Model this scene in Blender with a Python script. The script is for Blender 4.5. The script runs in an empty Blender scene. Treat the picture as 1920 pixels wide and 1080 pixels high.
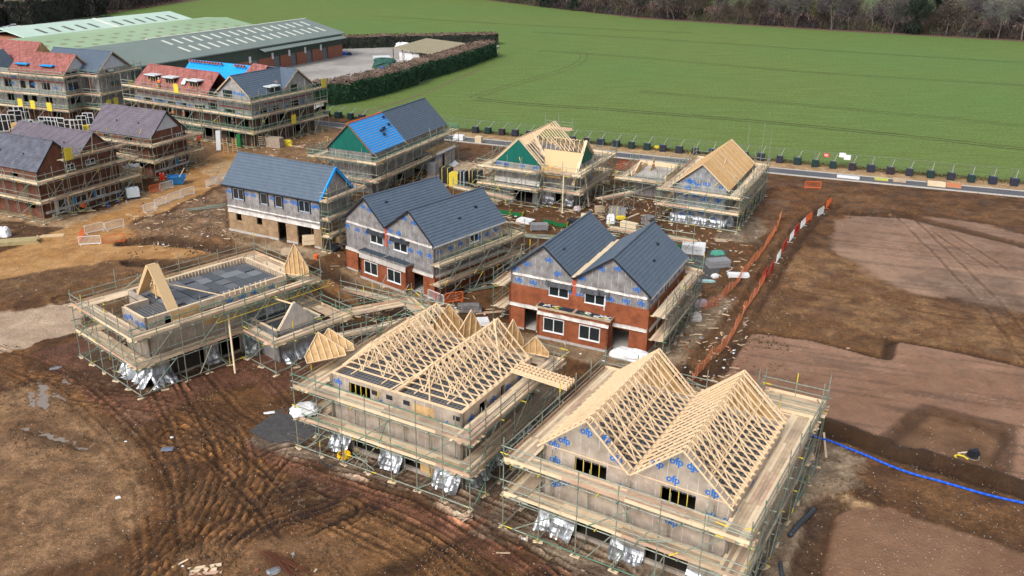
import bpy, math, random
import numpy as np
from mathutils import Vector, Matrix
random.seed(7)
SC = bpy.context.scene
COL = SC.collection
# ---------------------------------------------------------------- camera, world, sun, exposure
F_PX, PITCH, ROLL, CAM_H = 1673.71, 0.3885, 0.0191, 34.627
fwd = Vector((0, math.cos(PITCH), -math.sin(PITCH)))
rt0 = Vector((1, 0, 0)); up0 = rt0.cross(fwd)
rt = rt0*math.cos(ROLL) + up0*math.sin(ROLL)
up = -rt0*math.sin(ROLL) + up0*math.cos(ROLL)
cam = bpy.data.cameras.new("camera"); camo = bpy.data.objects.new("camera", cam); COL.objects.link(camo)
cam.sensor_width = 36; cam.lens = F_PX*36/1920; cam.clip_start = .5; cam.clip_end = 4000
mw = Matrix((rt, up, -fwd)).transposed().to_4x4(); mw.translation = (0, 0, CAM_H); camo.matrix_world = mw
SC.camera = camo
SUN_EL, SUN_AZ = math.radians(42), math.radians(215)      # azimuth clockwise from +Y
w = bpy.data.worlds.new("World"); SC.world = w; w.use_nodes = True
nt = w.node_tree; bg = nt.nodes['Background']
sky = nt.nodes.new('ShaderNodeTexSky'); sky.sky_type = 'NISHITA'; sky.sun_disc = False
sky.sun_elevation = SUN_EL; sky.sun_rotation = SUN_AZ; sky.dust_density = 4; sky.air_density = 1.0; sky.ozone_density = 1
hs = nt.nodes.new('ShaderNodeHueSaturation'); hs.inputs['Saturation'].default_value = .38
nt.links.new(sky.outputs[0], hs.inputs['Color']); nt.links.new(hs.outputs[0], bg.inputs[0]); bg.inputs[1].default_value = .14
sl = bpy.data.lights.new("sun", 'SUN'); sl.energy = 1.35; sl.angle = math.radians(18); sl.color = (1, .96, .9)
so = bpy.data.objects.new("sun", sl); COL.objects.link(so)
sd = Vector((math.sin(SUN_AZ)*math.cos(SUN_EL), math.cos(SUN_AZ)*math.cos(SUN_EL), math.sin(SUN_EL)))
so.rotation_euler = (-sd).to_track_quat('-Z', 'Y').to_euler()
SC.view_settings.view_transform = 'Standard'; SC.view_settings.look = 'None'
SC.view_settings.exposure = 0.42; SC.view_settings.gamma = 1
SC.cycles.max_bounces = 5; SC.cycles.diffuse_bounces = 3; SC.cycles.transparent_max_bounces = 8

def P(px, py, z=0.0):
    """point of the site at height z seen at a pixel of the 1920 px photograph"""
    d = rt*(px-960) + up*(540-py) + fwd*F_PX
    t = (z-CAM_H)/d.z
    return Vector((d.x*t, d.y*t, z))

# ---------------------------------------------------------------- object helpers
def tag(o, label=None, cat=None, group=None, kind=None):
    if label: o['label'] = label
    if cat: o['category'] = cat
    if group: o['group'] = group
    if kind: o['kind'] = kind
    return o
def empty(name, loc, rz=0.0, label=None, cat=None, group=None):
    o = bpy.data.objects.new(name, None); COL.objects.link(o); o.empty_display_size = .3
    o.location = (loc[0], loc[1], loc[2] if len(loc) > 2 else 0); o.rotation_euler = (0, 0, rz)
    return tag(o, label, cat, group)
def copy_tree(o, parent=None):
    c = o.copy(); COL.objects.link(c)
    if parent: c.parent = parent
    for ch in [x for x in o.children]: copy_tree(ch, c)
    return c
class MB:
    def __init__(s): s.v = []; s.f = []; s.m = []
    def poly(s, pts, mi=0):
        n = len(s.v); s.v += [tuple(p) for p in pts]; s.f.append(tuple(range(n, n+len(pts)))); s.m.append(mi)
    def hexa(s, c, mi=0):
        n = len(s.v); s.v += [tuple(p) for p in c]
        for f in ((0,3,2,1),(4,5,6,7),(0,1,5,4),(1,2,6,5),(2,3,7,6),(3,0,4,7)):
            s.f.append(tuple(n+i for i in f)); s.m.append(mi)
    def box(s, a, b, mi=0):
        (x0,y0,z0),(x1,y1,z1) = a, b
        s.hexa([(x0,y0,z0),(x1,y0,z0),(x1,y1,z0),(x0,y1,z0),(x0,y0,z1),(x1,y0,z1),(x1,y1,z1),(x0,y1,z1)], mi)
    def obox(s, c, x, y, z, mi=0):
        c, x, y, z = Vector(c), Vector(x), Vector(y), Vector(z)
        s.hexa([c-x-y-z, c+x-y-z, c+x+y-z, c-x+y-z, c-x-y+z, c+x-y+z, c+x+y+z, c-x+y+z], mi)
    def bar(s, p, q, w, h, mi=0, upv=(0,0,1)):
        p, q = Vector(p), Vector(q); d = q-p
        if d.length < 1e-6: return
        dn = d.normalized(); u = Vector(upv); sd_ = dn.cross(u)
        if sd_.length < 1e-3: sd_ = dn.cross(Vector((1,0,0)))
        sd_.normalize(); u = sd_.cross(dn)
        s.obox((p+q)/2, d/2, sd_*w/2, u*h/2, mi)
    def tube(s, p, q, r, n=5, mi=0, r2=None, cap=True):
        p, q = Vector(p), Vector(q); d = (q-p)
        if d.length < 1e-6: return
        d.normalize(); a = d.orthogonal().normalized(); b = d.cross(a); r2 = r if r2 is None else r2
        k = len(s.v)
        for c, rr in ((p, r), (q, r2)):
            for i in range(n):
                t = 2*math.pi*i/n; s.v.append(tuple(c + (a*math.cos(t)+b*math.sin(t))*rr))
        for i in range(n):
            j = (i+1) % n; s.f.append((k+i, k+j, k+n+j, k+n+i)); s.m.append(mi)
        if cap: s.f.append(tuple(range(k+n-1, k-1, -1))); s.m.append(mi); s.f.append(tuple(range(k+n, k+2*n))); s.m.append(mi)
    def path(s, pts, r, n=6, mi=0):
        for a, b in zip(pts[:-1], pts[1:]): s.tube(a, b, r, n, mi)
    def prism(s, pts, off, mi=0):
        off = Vector(off); a = [Vector(p) for p in pts]; b = [p+off for p in a]
        s.poly(a, mi); s.poly(b[::-1], mi)
        for i in range(len(a)):
            j = (i+1) % len(a); s.poly([a[j], a[i], b[i], b[j]], mi)
    def build(s, name, mats, parent=None, smooth=False, **tags):
        me = bpy.data.meshes.new(name); me.from_pydata(s.v, [], s.f)
        mats = mats if isinstance(mats, (list, tuple)) else [mats]
        for m in mats: me.materials.append(m)
        if len(mats) > 1: me.polygons.foreach_set('material_index', s.m)
        if smooth: me.polygons.foreach_set('use_smooth', [True]*len(s.f))
        me.update()
        o = bpy.data.objects.new(name, me); COL.objects.link(o)
        if parent: o.parent = parent
        return tag(o, **tags)

# ---------------------------------------------------------------- materials
def M(name, c1, c2=None, scale=3.0, rough=.85, metal=0.0, bump=0.0, bscale=20.0, stretch=(1,1,1), c3=None, s3=.4, spec=.3, bdist=.02):
    m = bpy.data.materials.new(name); m.use_nodes = True; t = m.node_tree; N = t.nodes; K = t.links
    b = N['Principled BSDF']; b.inputs['Roughness'].default_value = rough; b.inputs['Metallic'].default_value = metal
    b.inputs['Specular IOR Level'].default_value = spec
    b.inputs['Base Color'].default_value = (*c1, 1)
    tc = N.new('ShaderNodeTexCoord'); mp = N.new('ShaderNodeMapping'); mp.inputs['Scale'].default_value = stretch
    K.new(tc.outputs['Object'], mp.inputs[0]); last = None
    if c2:
        n1 = N.new('ShaderNodeTexNoise'); n1.inputs['Scale'].default_value = scale; n1.inputs['Detail'].default_value = 8; n1.inputs['Roughness'].default_value = .65
        K.new(mp.outputs[0], n1.inputs['Vector'])
        r = N.new('ShaderNodeValToRGB'); r.color_ramp.elements[0].position = .33; r.color_ramp.elements[1].position = .67
        r.color_ramp.elements[0].color = (*c1, 1); r.color_ramp.elements[1].color = (*c2, 1)
        K.new(n1.outputs[0], r.inputs[0]); last = r.outputs[0]
        if c3:
            n2 = N.new('ShaderNodeTexNoise'); n2.inputs['Scale'].default_value = s3; n2.inputs['Detail'].default_value = 3
            K.new(tc.outputs['Object'], n2.inputs['Vector'])
            r2 = N.new('ShaderNodeValToRGB'); r2.color_ramp.elements[0].position = .45; r2.color_ramp.elements[1].position = .65
            mx = N.new('ShaderNodeMix'); mx.data_type = 'RGBA'; mx.inputs[7].default_value = (*c3, 1)
            K.new(n2.outputs[0], r2.inputs[0]); K.new(r2.outputs[0], mx.inputs[0]); K.new(last, mx.inputs[6]); last = mx.outputs[2]
        K.new(last, b.inputs['Base Color'])
    if bump:
        n3 = N.new('ShaderNodeTexNoise'); n3.inputs['Scale'].default_value = bscale; n3.inputs['Detail'].default_value = 6
        K.new(mp.outputs[0], n3.inputs['Vector'])
        bp = N.new('ShaderNodeBump'); bp.inputs['Strength'].default_value = bump; bp.inputs['Distance'].default_value = bdist
        K.new(n3.outputs[0], bp.inputs['Height']); K.new(bp.outputs[0], b.inputs['Normal'])
    return m
def brick_mat(name, ca, cb, cm, bw=.225, bh=.075, mortar=.012, rough=.9, xy=True, patch=None):
    m = bpy.data.materials.new(name); m.use_nodes = True; t = m.node_tree; N = t.nodes; K = t.links
    b = N['Principled BSDF']; b.inputs['Roughness'].default_value = rough; b.inputs['Specular IOR Level'].default_value = .25
    tc = N.new('ShaderNodeTexCoord'); sp = N.new('ShaderNodeSeparateXYZ'); K.new(tc.outputs['Object'], sp.inputs[0])
    ad = N.new('ShaderNodeMath'); ad.operation = 'ADD'; K.new(sp.outputs[0], ad.inputs[0]); K.new(sp.outputs[1], ad.inputs[1])
    cb_ = N.new('ShaderNodeCombineXYZ'); K.new(ad.outputs[0], cb_.inputs[0]); K.new(sp.outputs[2], cb_.inputs[1])
    br = N.new('ShaderNodeTexBrick'); br.inputs['Scale'].default_value = 1; br.inputs['Brick Width'].default_value = bw; br.inputs['Row Height'].default_value = bh
    br.inputs['Mortar Size'].default_value = mortar; br.inputs['Color1'].default_value = (*ca, 1); br.inputs['Color2'].default_value = (*cb, 1); br.inputs['Mortar'].default_value = (*cm, 1)
    K.new(cb_.outputs[0], br.inputs['Vector'])
    n = N.new('ShaderNodeTexNoise'); n.inputs['Scale'].default_value = 1.3; n.inputs['Detail'].default_value = 6; K.new(tc.outputs['Object'], n.inputs['Vector'])
    mr = N.new('ShaderNodeMapRange'); mr.inputs[1].default_value = .3; mr.inputs[2].default_value = .7; mr.inputs[3].default_value = (patch or (.7,1.25))[0]; mr.inputs[4].default_value = (patch or (.7,1.25))[1]; K.new(n.outputs[0], mr.inputs[0])
    mx = N.new('ShaderNodeMix'); mx.data_type = 'RGBA'; mx.blend_type = 'MULTIPLY'; mx.inputs[0].default_value = 1
    K.new(br.outputs[0], mx.inputs[6]); K.new(mr.outputs[0], mx.inputs[7]); K.new(mx.outputs[2], b.inputs['Base Color'])
    bp = N.new('ShaderNodeBump'); bp.inputs['Strength'].default_value = .4; bp.inputs['Distance'].default_value = .01; K.new(br.outputs[1], bp.inputs['Height']); bp.invert = True
    K.new(bp.outputs[0], b.inputs['Normal'])
    return m
def grid_mat(name, base=(.05,.055,.065), lineC=(.20,.21,.225), cell=.30, wl=.10):
    m = bpy.data.materials.new(name); m.use_nodes = True; t = m.node_tree; N = t.nodes; K = t.links; b = N['Principled BSDF']; b.inputs['Roughness'].default_value = .6
    tc = N.new('ShaderNodeTexCoord'); sp = N.new('ShaderNodeSeparateXYZ'); K.new(tc.outputs['Object'], sp.inputs[0]); o = []
    for i in (0, 1):
        f = N.new('ShaderNodeMath'); f.operation = 'PINGPONG'; f.inputs[1].default_value = cell/2; K.new(sp.outputs[i], f.inputs[0]); l = N.new('ShaderNodeMath'); l.operation = 'LESS_THAN'; l.inputs[1].default_value = cell*wl; K.new(f.outputs[0], l.inputs[0]); o.append(l)
    mx = N.new('ShaderNodeMath'); mx.operation = 'MAXIMUM'; K.new(o[0].outputs[0], mx.inputs[0]); K.new(o[1].outputs[0], mx.inputs[1])
    m2 = N.new('ShaderNodeMix'); m2.data_type = 'RGBA'; m2.inputs[6].default_value = (*base, 1); m2.inputs[7].default_value = (*lineC, 1); K.new(mx.outputs[0], m2.inputs[0]); K.new(m2.outputs[2], b.inputs['Base Color']); return m
def foil_mat(name, c1, c2, metal=.45, rough=.38, cr=.5):
    """reflective house wrap over boards: vertical taped joints, creases and scuffs"""
    m = bpy.data.materials.new(name); m.use_nodes = True; t = m.node_tree; N = t.nodes; K = t.links
    b = N['Principled BSDF']; b.inputs['Metallic'].default_value = metal
    tc = N.new('ShaderNodeTexCoord'); sp = N.new('ShaderNodeSeparateXYZ'); K.new(tc.outputs['Object'], sp.inputs[0])
    ad = N.new('ShaderNodeMath'); ad.operation = 'ADD'; K.new(sp.outputs[0], ad.inputs[0]); K.new(sp.outputs[1], ad.inputs[1])
    n0 = N.new('ShaderNodeTexNoise'); n0.inputs['Scale'].default_value = 1.2; n0.inputs['Detail'].default_value = 7; K.new(tc.outputs['Object'], n0.inputs['Vector'])
    r = N.new('ShaderNodeValToRGB'); r.color_ramp.elements[0].position = .35; r.color_ramp.elements[1].position = .68
    r.color_ramp.elements[0].color = (*c1, 1); r.color_ramp.elements[1].color = (*c2, 1); K.new(n0.outputs[0], r.inputs[0])
    fr = N.new('ShaderNodeMath'); fr.operation = 'PINGPONG'; fr.inputs[1].default_value = .3; K.new(ad.outputs[0], fr.inputs[0])
    lt = N.new('ShaderNodeMath'); lt.operation = 'LESS_THAN'; lt.inputs[1].default_value = .016; K.new(fr.outputs[0], lt.inputs[0])
    nb = N.new('ShaderNodeTexNoise'); nb.inputs['Scale'].default_value = 2.1; nb.inputs['Detail'].default_value = 2; K.new(tc.outputs['Object'], nb.inputs['Vector'])
    gt = N.new('ShaderNodeMath'); gt.operation = 'GREATER_THAN'; gt.inputs[1].default_value = .5; K.new(nb.outputs[0], gt.inputs[0])
    ml = N.new('ShaderNodeMath'); ml.operation = 'MULTIPLY'; K.new(lt.outputs[0], ml.inputs[0]); K.new(gt.outputs[0], ml.inputs[1])
    vo = N.new('ShaderNodeTexNoise'); vo.inputs['Scale'].default_value = 9; vo.inputs['Detail'].default_value = 5; vo.inputs['Distortion'].default_value = 2
    mpv = N.new('ShaderNodeMapping'); mpv.inputs['Scale'].default_value = (1, 1, .35); K.new(tc.outputs['Object'], mpv.inputs[0]); K.new(mpv.outputs[0], vo.inputs['Vector'])
    g2 = N.new('ShaderNodeMapRange'); g2.inputs[1].default_value = .66; g2.inputs[2].default_value = .74; K.new(vo.outputs[0], g2.inputs[0])
    mxm = N.new('ShaderNodeMath'); mxm.operation = 'MAXIMUM'; K.new(ml.outputs[0], mxm.inputs[0]); K.new(g2.outputs[0], mxm.inputs[1])
    mx = N.new('ShaderNodeMix'); mx.data_type = 'RGBA'; mx.inputs[7].default_value = (.72, .73, .76, 1)
    K.new(mxm.outputs[0], mx.inputs[0]); K.new(r.outputs[0], mx.inputs[6]); K.new(mx.outputs[2], b.inputs['Base Color'])
    b.inputs['Roughness'].default_value = rough
    bp = N.new('ShaderNodeBump'); bp.inputs['Strength'].default_value = cr; bp.inputs['Distance'].default_value = .05
    n4 = N.new('ShaderNodeTexNoise'); n4.inputs['Scale'].default_value = 3.5; n4.inputs['Detail'].default_value = 5; n4.inputs['Distortion'].default_value = 1.2; K.new(mpv.outputs[0], n4.inputs['Vector'])
    K.new(n4.outputs[0], bp.inputs['Height']); K.new(bp.outputs[0], b.inputs['Normal'])
    return m
m_foil = foil_mat('foil_wrap', (.25, .24, .245), (.46, .445, .445), .4, .42, .9)
m_foilw = foil_mat('foil_wrap_warm', (.42, .355, .295), (.64, .565, .495), .4, .36, .9)
m_silver = foil_mat('loose_silver_sheet', (.28, .295, .32), (.52, .54, .57), .75, .32, 1.0)
m_wrapdk = foil_mat('foil_wrap_grey', (.17, .16, .16), (.30, .285, .275), .3, .5)
m_brick = brick_mat('red_brick', (.34, .085, .028), (.24, .058, .02), (.24, .11, .065))
m_buff = brick_mat('buff_brick', (.38, .235, .125), (.27, .165, .085), (.30, .24, .17))
m_brickd = brick_mat('dark_red_brick', (.20, .06, .035), (.13, .042, .028), (.17, .11, .08))
m_block = brick_mat('grey_blockwork', (.27, .26, .25), (.21, .205, .20), (.30, .29, .28), .44, .215, .02)
m_slate = brick_mat('slate_tile', (.108, .144, .192), (.096, .130, .175), (.07, .10, .138), .33, .36, .003, .5, patch=(.95,1.06))
m_purple = brick_mat('purple_tile', (.175, .155, .185), (.14, .12, .15), (.08, .07, .09), .33, 50, .006, .6, patch=(.85,1.15))
m_redtile = brick_mat('red_tile', (.37, .145, .125), (.27, .10, .09), (.16, .06, .05), .3, 50, .006, .7)
m_foot = M('concrete_plinth', (.36, .34, .32), (.5, .48, .46), 4)
m_tim = M('sawn_timber', (.70, .505, .31), (.82, .63, .42), 6, .8, bump=.2, bscale=30, stretch=(1,1,1))
m_timd = M('weathered_board', (.42, .315, .21), (.59, .455, .31), 1.5, .85, bump=.3, bscale=12, c3=(.36,.27,.20), s3=.7)
m_timp = M('pale_board', (.66, .51, .335), (.78, .63, .44), 1.3, .8, bump=.3, bscale=12)
m_timr = M('reddish_board', (.46, .29, .20), (.60, .42, .31), 1.4, .85)
m_board = [m_timd, m_timp, m_timr]
m_osb = M('osb_panel', (.50, .32, .14), (.66, .45, .23), 14, .75, c3=(.44,.27,.12), s3=2)
m_osbl = M('pale_osb_panel', (.56, .38, .20), (.68, .49, .28), 12, .75)
m_galv = M('galvanised_tube', (.20, .23, .185), (.34, .37, .31), 5, .5, .25)
m_grn = M('green_tube_paint', (.06, .17, .11), (.12, .25, .17), 6, .6)
m_yel = M('yellow_tube_paint', (.72, .58, .03), (.6, .45, .05), 6, .6)
m_tube = [m_galv, m_grn, m_yel]
m_blk = M('black_plastic', (.012, .014, .02), (.03, .035, .045), 3, .45, bump=.3, bscale=8)
m_dark = M('dark_interior', (.03, .025, .02), (.05, .04, .03), 3)  # near-black: the shade inside the openings is put into this colour
m_flr = grid_mat('dark_floor_panel')
m_flr2 = M('stacked_insulation_panel', (.10, .11, .125), (.16, .17, .19), 9, .6, bump=.5, bscale=30)
m_white = M('white_upvc', (.80, .81, .82), (.72, .73, .75), 3, .35)
m_wht = M('white_wrap', (.72, .73, .75), (.86, .87, .88), 2.5, .45, bump=1, bscale=5, bdist=.1)
m_blue = M('blue_membrane', (.005, .29, .80), (.02, .38, .88), 4, .5)
m_green = M('green_membrane', (.0, .09, .07), (.004, .135, .105), 2, .6, stretch=(1,1,.2))
m_logo = M('blue_print', (.01, .13, .50), (.015, .17, .58), 5, .5)
m_red = M('red_paint', (.6, .02, .015), (.5, .03, .02), 4, .45)
m_orange = M('orange_plastic', (.80, .14, .03), (.7, .16, .05), 4, .6)
m_bpipe = M('blue_pipe_plastic', (.01, .09, .62), (.02, .13, .72), 2, .35)
m_ply = M('plywood', (.55, .38, .20), (.68, .5, .3), 2.5, .8)
m_conc = M('concrete_slab', (.40, .38, .35), (.52, .50, .46), 1.5, .9, c3=(.32,.29,.26), s3=.3)
m_rust = M('rusty_steel', (.10, .035, .02), (.16, .06, .03), 8, .8)
def glass_mat():
    m = bpy.data.materials.new('window_glass'); m.use_nodes = True; b = m.node_tree.nodes['Principled BSDF']
    b.inputs['Base Color'].default_value = (.018, .024, .028, 1); b.inputs['Roughness'].default_value = .06; b.inputs['Specular IOR Level'].default_value = .6
    return m
m_glass = glass_mat()

# ---------------------------------------------------------------- printed wrap logo ("ofp") as flat letters
def logo_mesh():
    cu = bpy.data.curves.new('ofp_print', 'FONT'); cu.body = 'ofp'; cu.size = 1.0; cu.offset = .022; cu.resolution_u = 2; cu.align_x = 'CENTER'
    cu.space_character = .93
    o = bpy.data.objects.new('ofp_print', cu); COL.objects.link(o)
    dg = bpy.context.evaluated_depsgraph_get(); me = bpy.data.meshes.new_from_object(o.evaluated_get(dg))
    vs = [tuple(v.co) for v in me.vertices]; fs = [tuple(p.vertices) for p in me.polygons]
    bpy.data.objects.remove(o); bpy.data.curves.remove(cu); bpy.data.meshes.remove(me)
    return vs, fs
LV, LF = logo_mesh()
def logo(mb, P0, d, s, z, size=.62, mi=1, off=.012, flip=False, frac=None):
    """print one logo on a vertical plane that starts at P0 and runs along d (outward side to the right)"""
    d = Vector((d[0], d[1], 0)).normalized(); n = Vector((d.y, -d.x, 0))
    o = Vector((P0[0], P0[1], 0)) + d*s + Vector((0, 0, z)) + n*off
    k = len(mb.v); sg = -1 if flip else 1
    for x, y, _ in LV: mb.v.append(tuple(o + d*(x*size*sg) + Vector((0, 0, (y-.25)*size*sg))))
    for f in LF: mb.f.append(tuple(k+i for i in f)); mb.m.append(mi)

# ---------------------------------------------------------------- building helpers (all in the house's own axes)
def wall(mb, P0, P1, z0, z1, th=.22, ops=(), mi=0):
    """upright wall from P0 to P1, outward face to the right of the direction, rectangular openings ops=(s0,s1,z0,z1)"""
    P0, P1 = Vector((P0[0], P0[1], 0)), Vector((P1[0], P1[1], 0)); d = (P1-P0); L = d.length; d.normalize()
    inn = Vector((-d.y, d.x, 0))*th
    xs = sorted({0, L, *[min(max(o[i], 0), L) for o in ops for i in (0, 1)]}); zs = sorted({z0, z1, *[min(max(o[i], z0), z1) for o in ops for i in (2, 3)]})
    hole = lambda x, z: any(o[0] < x < o[1] and o[2] < z < o[3] for o in ops)
    for j in range(len(zs)-1):
        zm = (zs[j]+zs[j+1])/2; i = 0
        while i < len(xs)-1:
            if hole((xs[i]+xs[i+1])/2, zm): i += 1; continue
            k = i
            while k < len(xs)-1 and not hole((xs[k]+xs[k+1])/2, zm): k += 1
            a, b = P0+d*xs[i], P0+d*xs[k]; lo, hi = Vector((0,0,zs[j])), Vector((0,0,zs[j+1]))
            mb.hexa([a+lo, b+lo, b+inn+lo, a+inn+lo, a+hi, b+hi, b+inn+hi, a+inn+hi], mi); i = k
def wpt(P0, d, s, z): return Vector((P0[0]+d[0]*s, P0[1]+d[1]*s, z))
def gable(mb, P0, d, pts, th=.2, mi=0):
    """upright polygon pts=(s,z) on a plane through P0 along d, thickness inwards"""
    dd = Vector((d[0], d[1], 0)).normalized(); mb.prism([wpt(P0, dd, s, z) for s, z in pts], Vector((-dd.y, dd.x, 0))*th, mi)
def window(par, P0, d, s0, s1, z0, z1, n=2, fm=None, open_leaf=False, inset=.03):
    d = Vector((d[0], d[1], 0)).normalized(); nn = Vector((d.y, -d.x, 0)); t = .07; mb = MB(); fm = fm or m_white
    o = Vector((P0[0], P0[1], 0)) - nn*inset
    def bx(a, b, c, e, y0=-.04, y1=.06, m=mb):
        A = o+d*a; B = o+d*b
        m.hexa([A+nn*y0*-1+Vector((0,0,c)), B+nn*-y0+Vector((0,0,c)), B-nn*y1+Vector((0,0,c)), A-nn*y1+Vector((0,0,c)), A-nn*y0+Vector((0,0,e)), B-nn*y0+Vector((0,0,e)), B-nn*y1+Vector((0,0,e)), A-nn*y1+Vector((0,0,e))])
    bx(s0, s1, z0, z0+t); bx(s0, s1, z1-t, z1); bx(s0, s0+t, z0+t, z1-t); bx(s1-t, s1, z0+t, z1-t)
    for i in range(1, n):
        c = s0+(s1-s0)*i/n; bx(c-t*.55, c+t*.55, z0+t, z1-t)
    bx(s0-.03, s1+.03, z0-.05, z0-.003, -.1, .05)
    f = mb.build('window', fm, par)
    g = MB(); bx(s0+t, s1-t, z0+t, z1-t, -.002, .012, g); g.build('pane', m_glass, f)
    if open_leaf:
        w2 = (s1-s0)/2; g = MB(); A = o+d*(s1-.05); e = (nn*.9+d*.25).normalized()
        for (a, b) in (((0, z0+.05), (w2, z0+.05)), ((0, z1-.05), (w2, z1-.05)), ((0, z0+.05), (0, z1-.05)), ((w2, z0+.05), (w2, z1-.05))):
            g.bar(A+e*a[0]+Vector((0,0,a[1])), A+e*b[0]+Vector((0,0,b[1])), .05, .08)
        g.build('opened_sash', fm, f)
    return f
def slope(mb, a, b, c, d, rows, lift=.045, th=.10, mi=0, hang=0, uh=None):
    """tiled roof plane: a-b eaves edge, d-c upper edge; each course a plank-like step"""
    a, b, c, d = map(Vector, (a, b, c, d)); n = (b-a).cross(d-a).normalized()
    if n.z < 0: n = -n
    for i in range(rows):
        t0, t1 = i/rows, (i+1)/rows
        p, q = a.lerp(d, t0), b.lerp(c, t0); r, s = b.lerp(c, t1), a.lerp(d, t1)
        hi = n*lift
        mb.poly([p+hi, q+hi, r+n*.004, s+n*.004], mi)
        mb.poly([p+n*.0, q+n*.0, q+hi, p+hi], mi)
        mb.poly([p, p+hi, s+n*.004], mi); mb.poly([q, r+n*.004, q+hi], mi)
    mb.hexa([a-n*th, b-n*th, c-n*th, d-n*th, a-n*.002, b-n*.002, c-n*.002, d-n*.002], mi)
def ridge_caps(mb, p, q, r=.11, mi=0):
    p, q = Vector(p), Vector(q); L = (q-p).length; n = max(2, int(L/.45)); d = (q-p)/n
    for i in range(n): mb.tube(p+d*(i+.02), p+d*(i+.98), r, 7, mi)
def btube(mb, p, q, r=.026, n=5):
    """scaffold tube, mostly dull galvanised, with the painted marker lengths real tubes carry"""
    p, q = Vector(p), Vector(q); L = (q-p).length
    if L < .01: return
    c = random.random()
    if c < .42 and L > 1.2:
        k = random.uniform(.3, .7)/L; t = random.choice([0, 1-k, random.random()*(1-k)]); mi = 2 if random.random() < .6 else 1
        if t > 0: mb.tube(p, p.lerp(q, t), r, n, 0, cap=False)
        mb.tube(p.lerp(q, t), p.lerp(q, t+k), r*1.03, n, mi)
        if t+k < 1: mb.tube(p.lerp(q, t+k), q, r, n, 0, cap=False)
    else: mb.tube(p, q, r, n, 1 if c > .93 else 0)
CNT = {}
def part_tube(par, name, segs, r=.026):
    mb = MB()
    for p, q in segs: btube(mb, p, q, r)
    return mb.build(name, m_tube, par)
def board_run(mb, p, q, inward, n=5, z=0, bw=.225, lens=3.9, over=.12, miss=0.0):
    """a scaffold deck: n boards side by side from p to q, laid inward, in board lengths"""
    p, q = Vector((p[0], p[1], 0)), Vector((q[0], q[1], 0)); d = q-p; L = d.length; d.normalize(); inn = Vector((inward[0], inward[1], 0)).normalized()
    for i in range(n):
        s = -random.uniform(0, over)
        while s < L:
            e = min(s+lens*random.uniform(.93, 1.0), L+random.uniform(0, over))
            if e-s > .3 and random.random() > miss:
                c = p + d*((s+e)/2) + inn*(bw*(i+.5)) + Vector((0, 0, z+random.uniform(-.006, .006)))
                mi = random.choices([0, 1, 2], [.48, .42, .10])[0]
                mb.obox(c, d*((e-s)/2), inn*(bw*.475), Vector((0, 0, .019)), mi)
            s = e+.01
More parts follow.
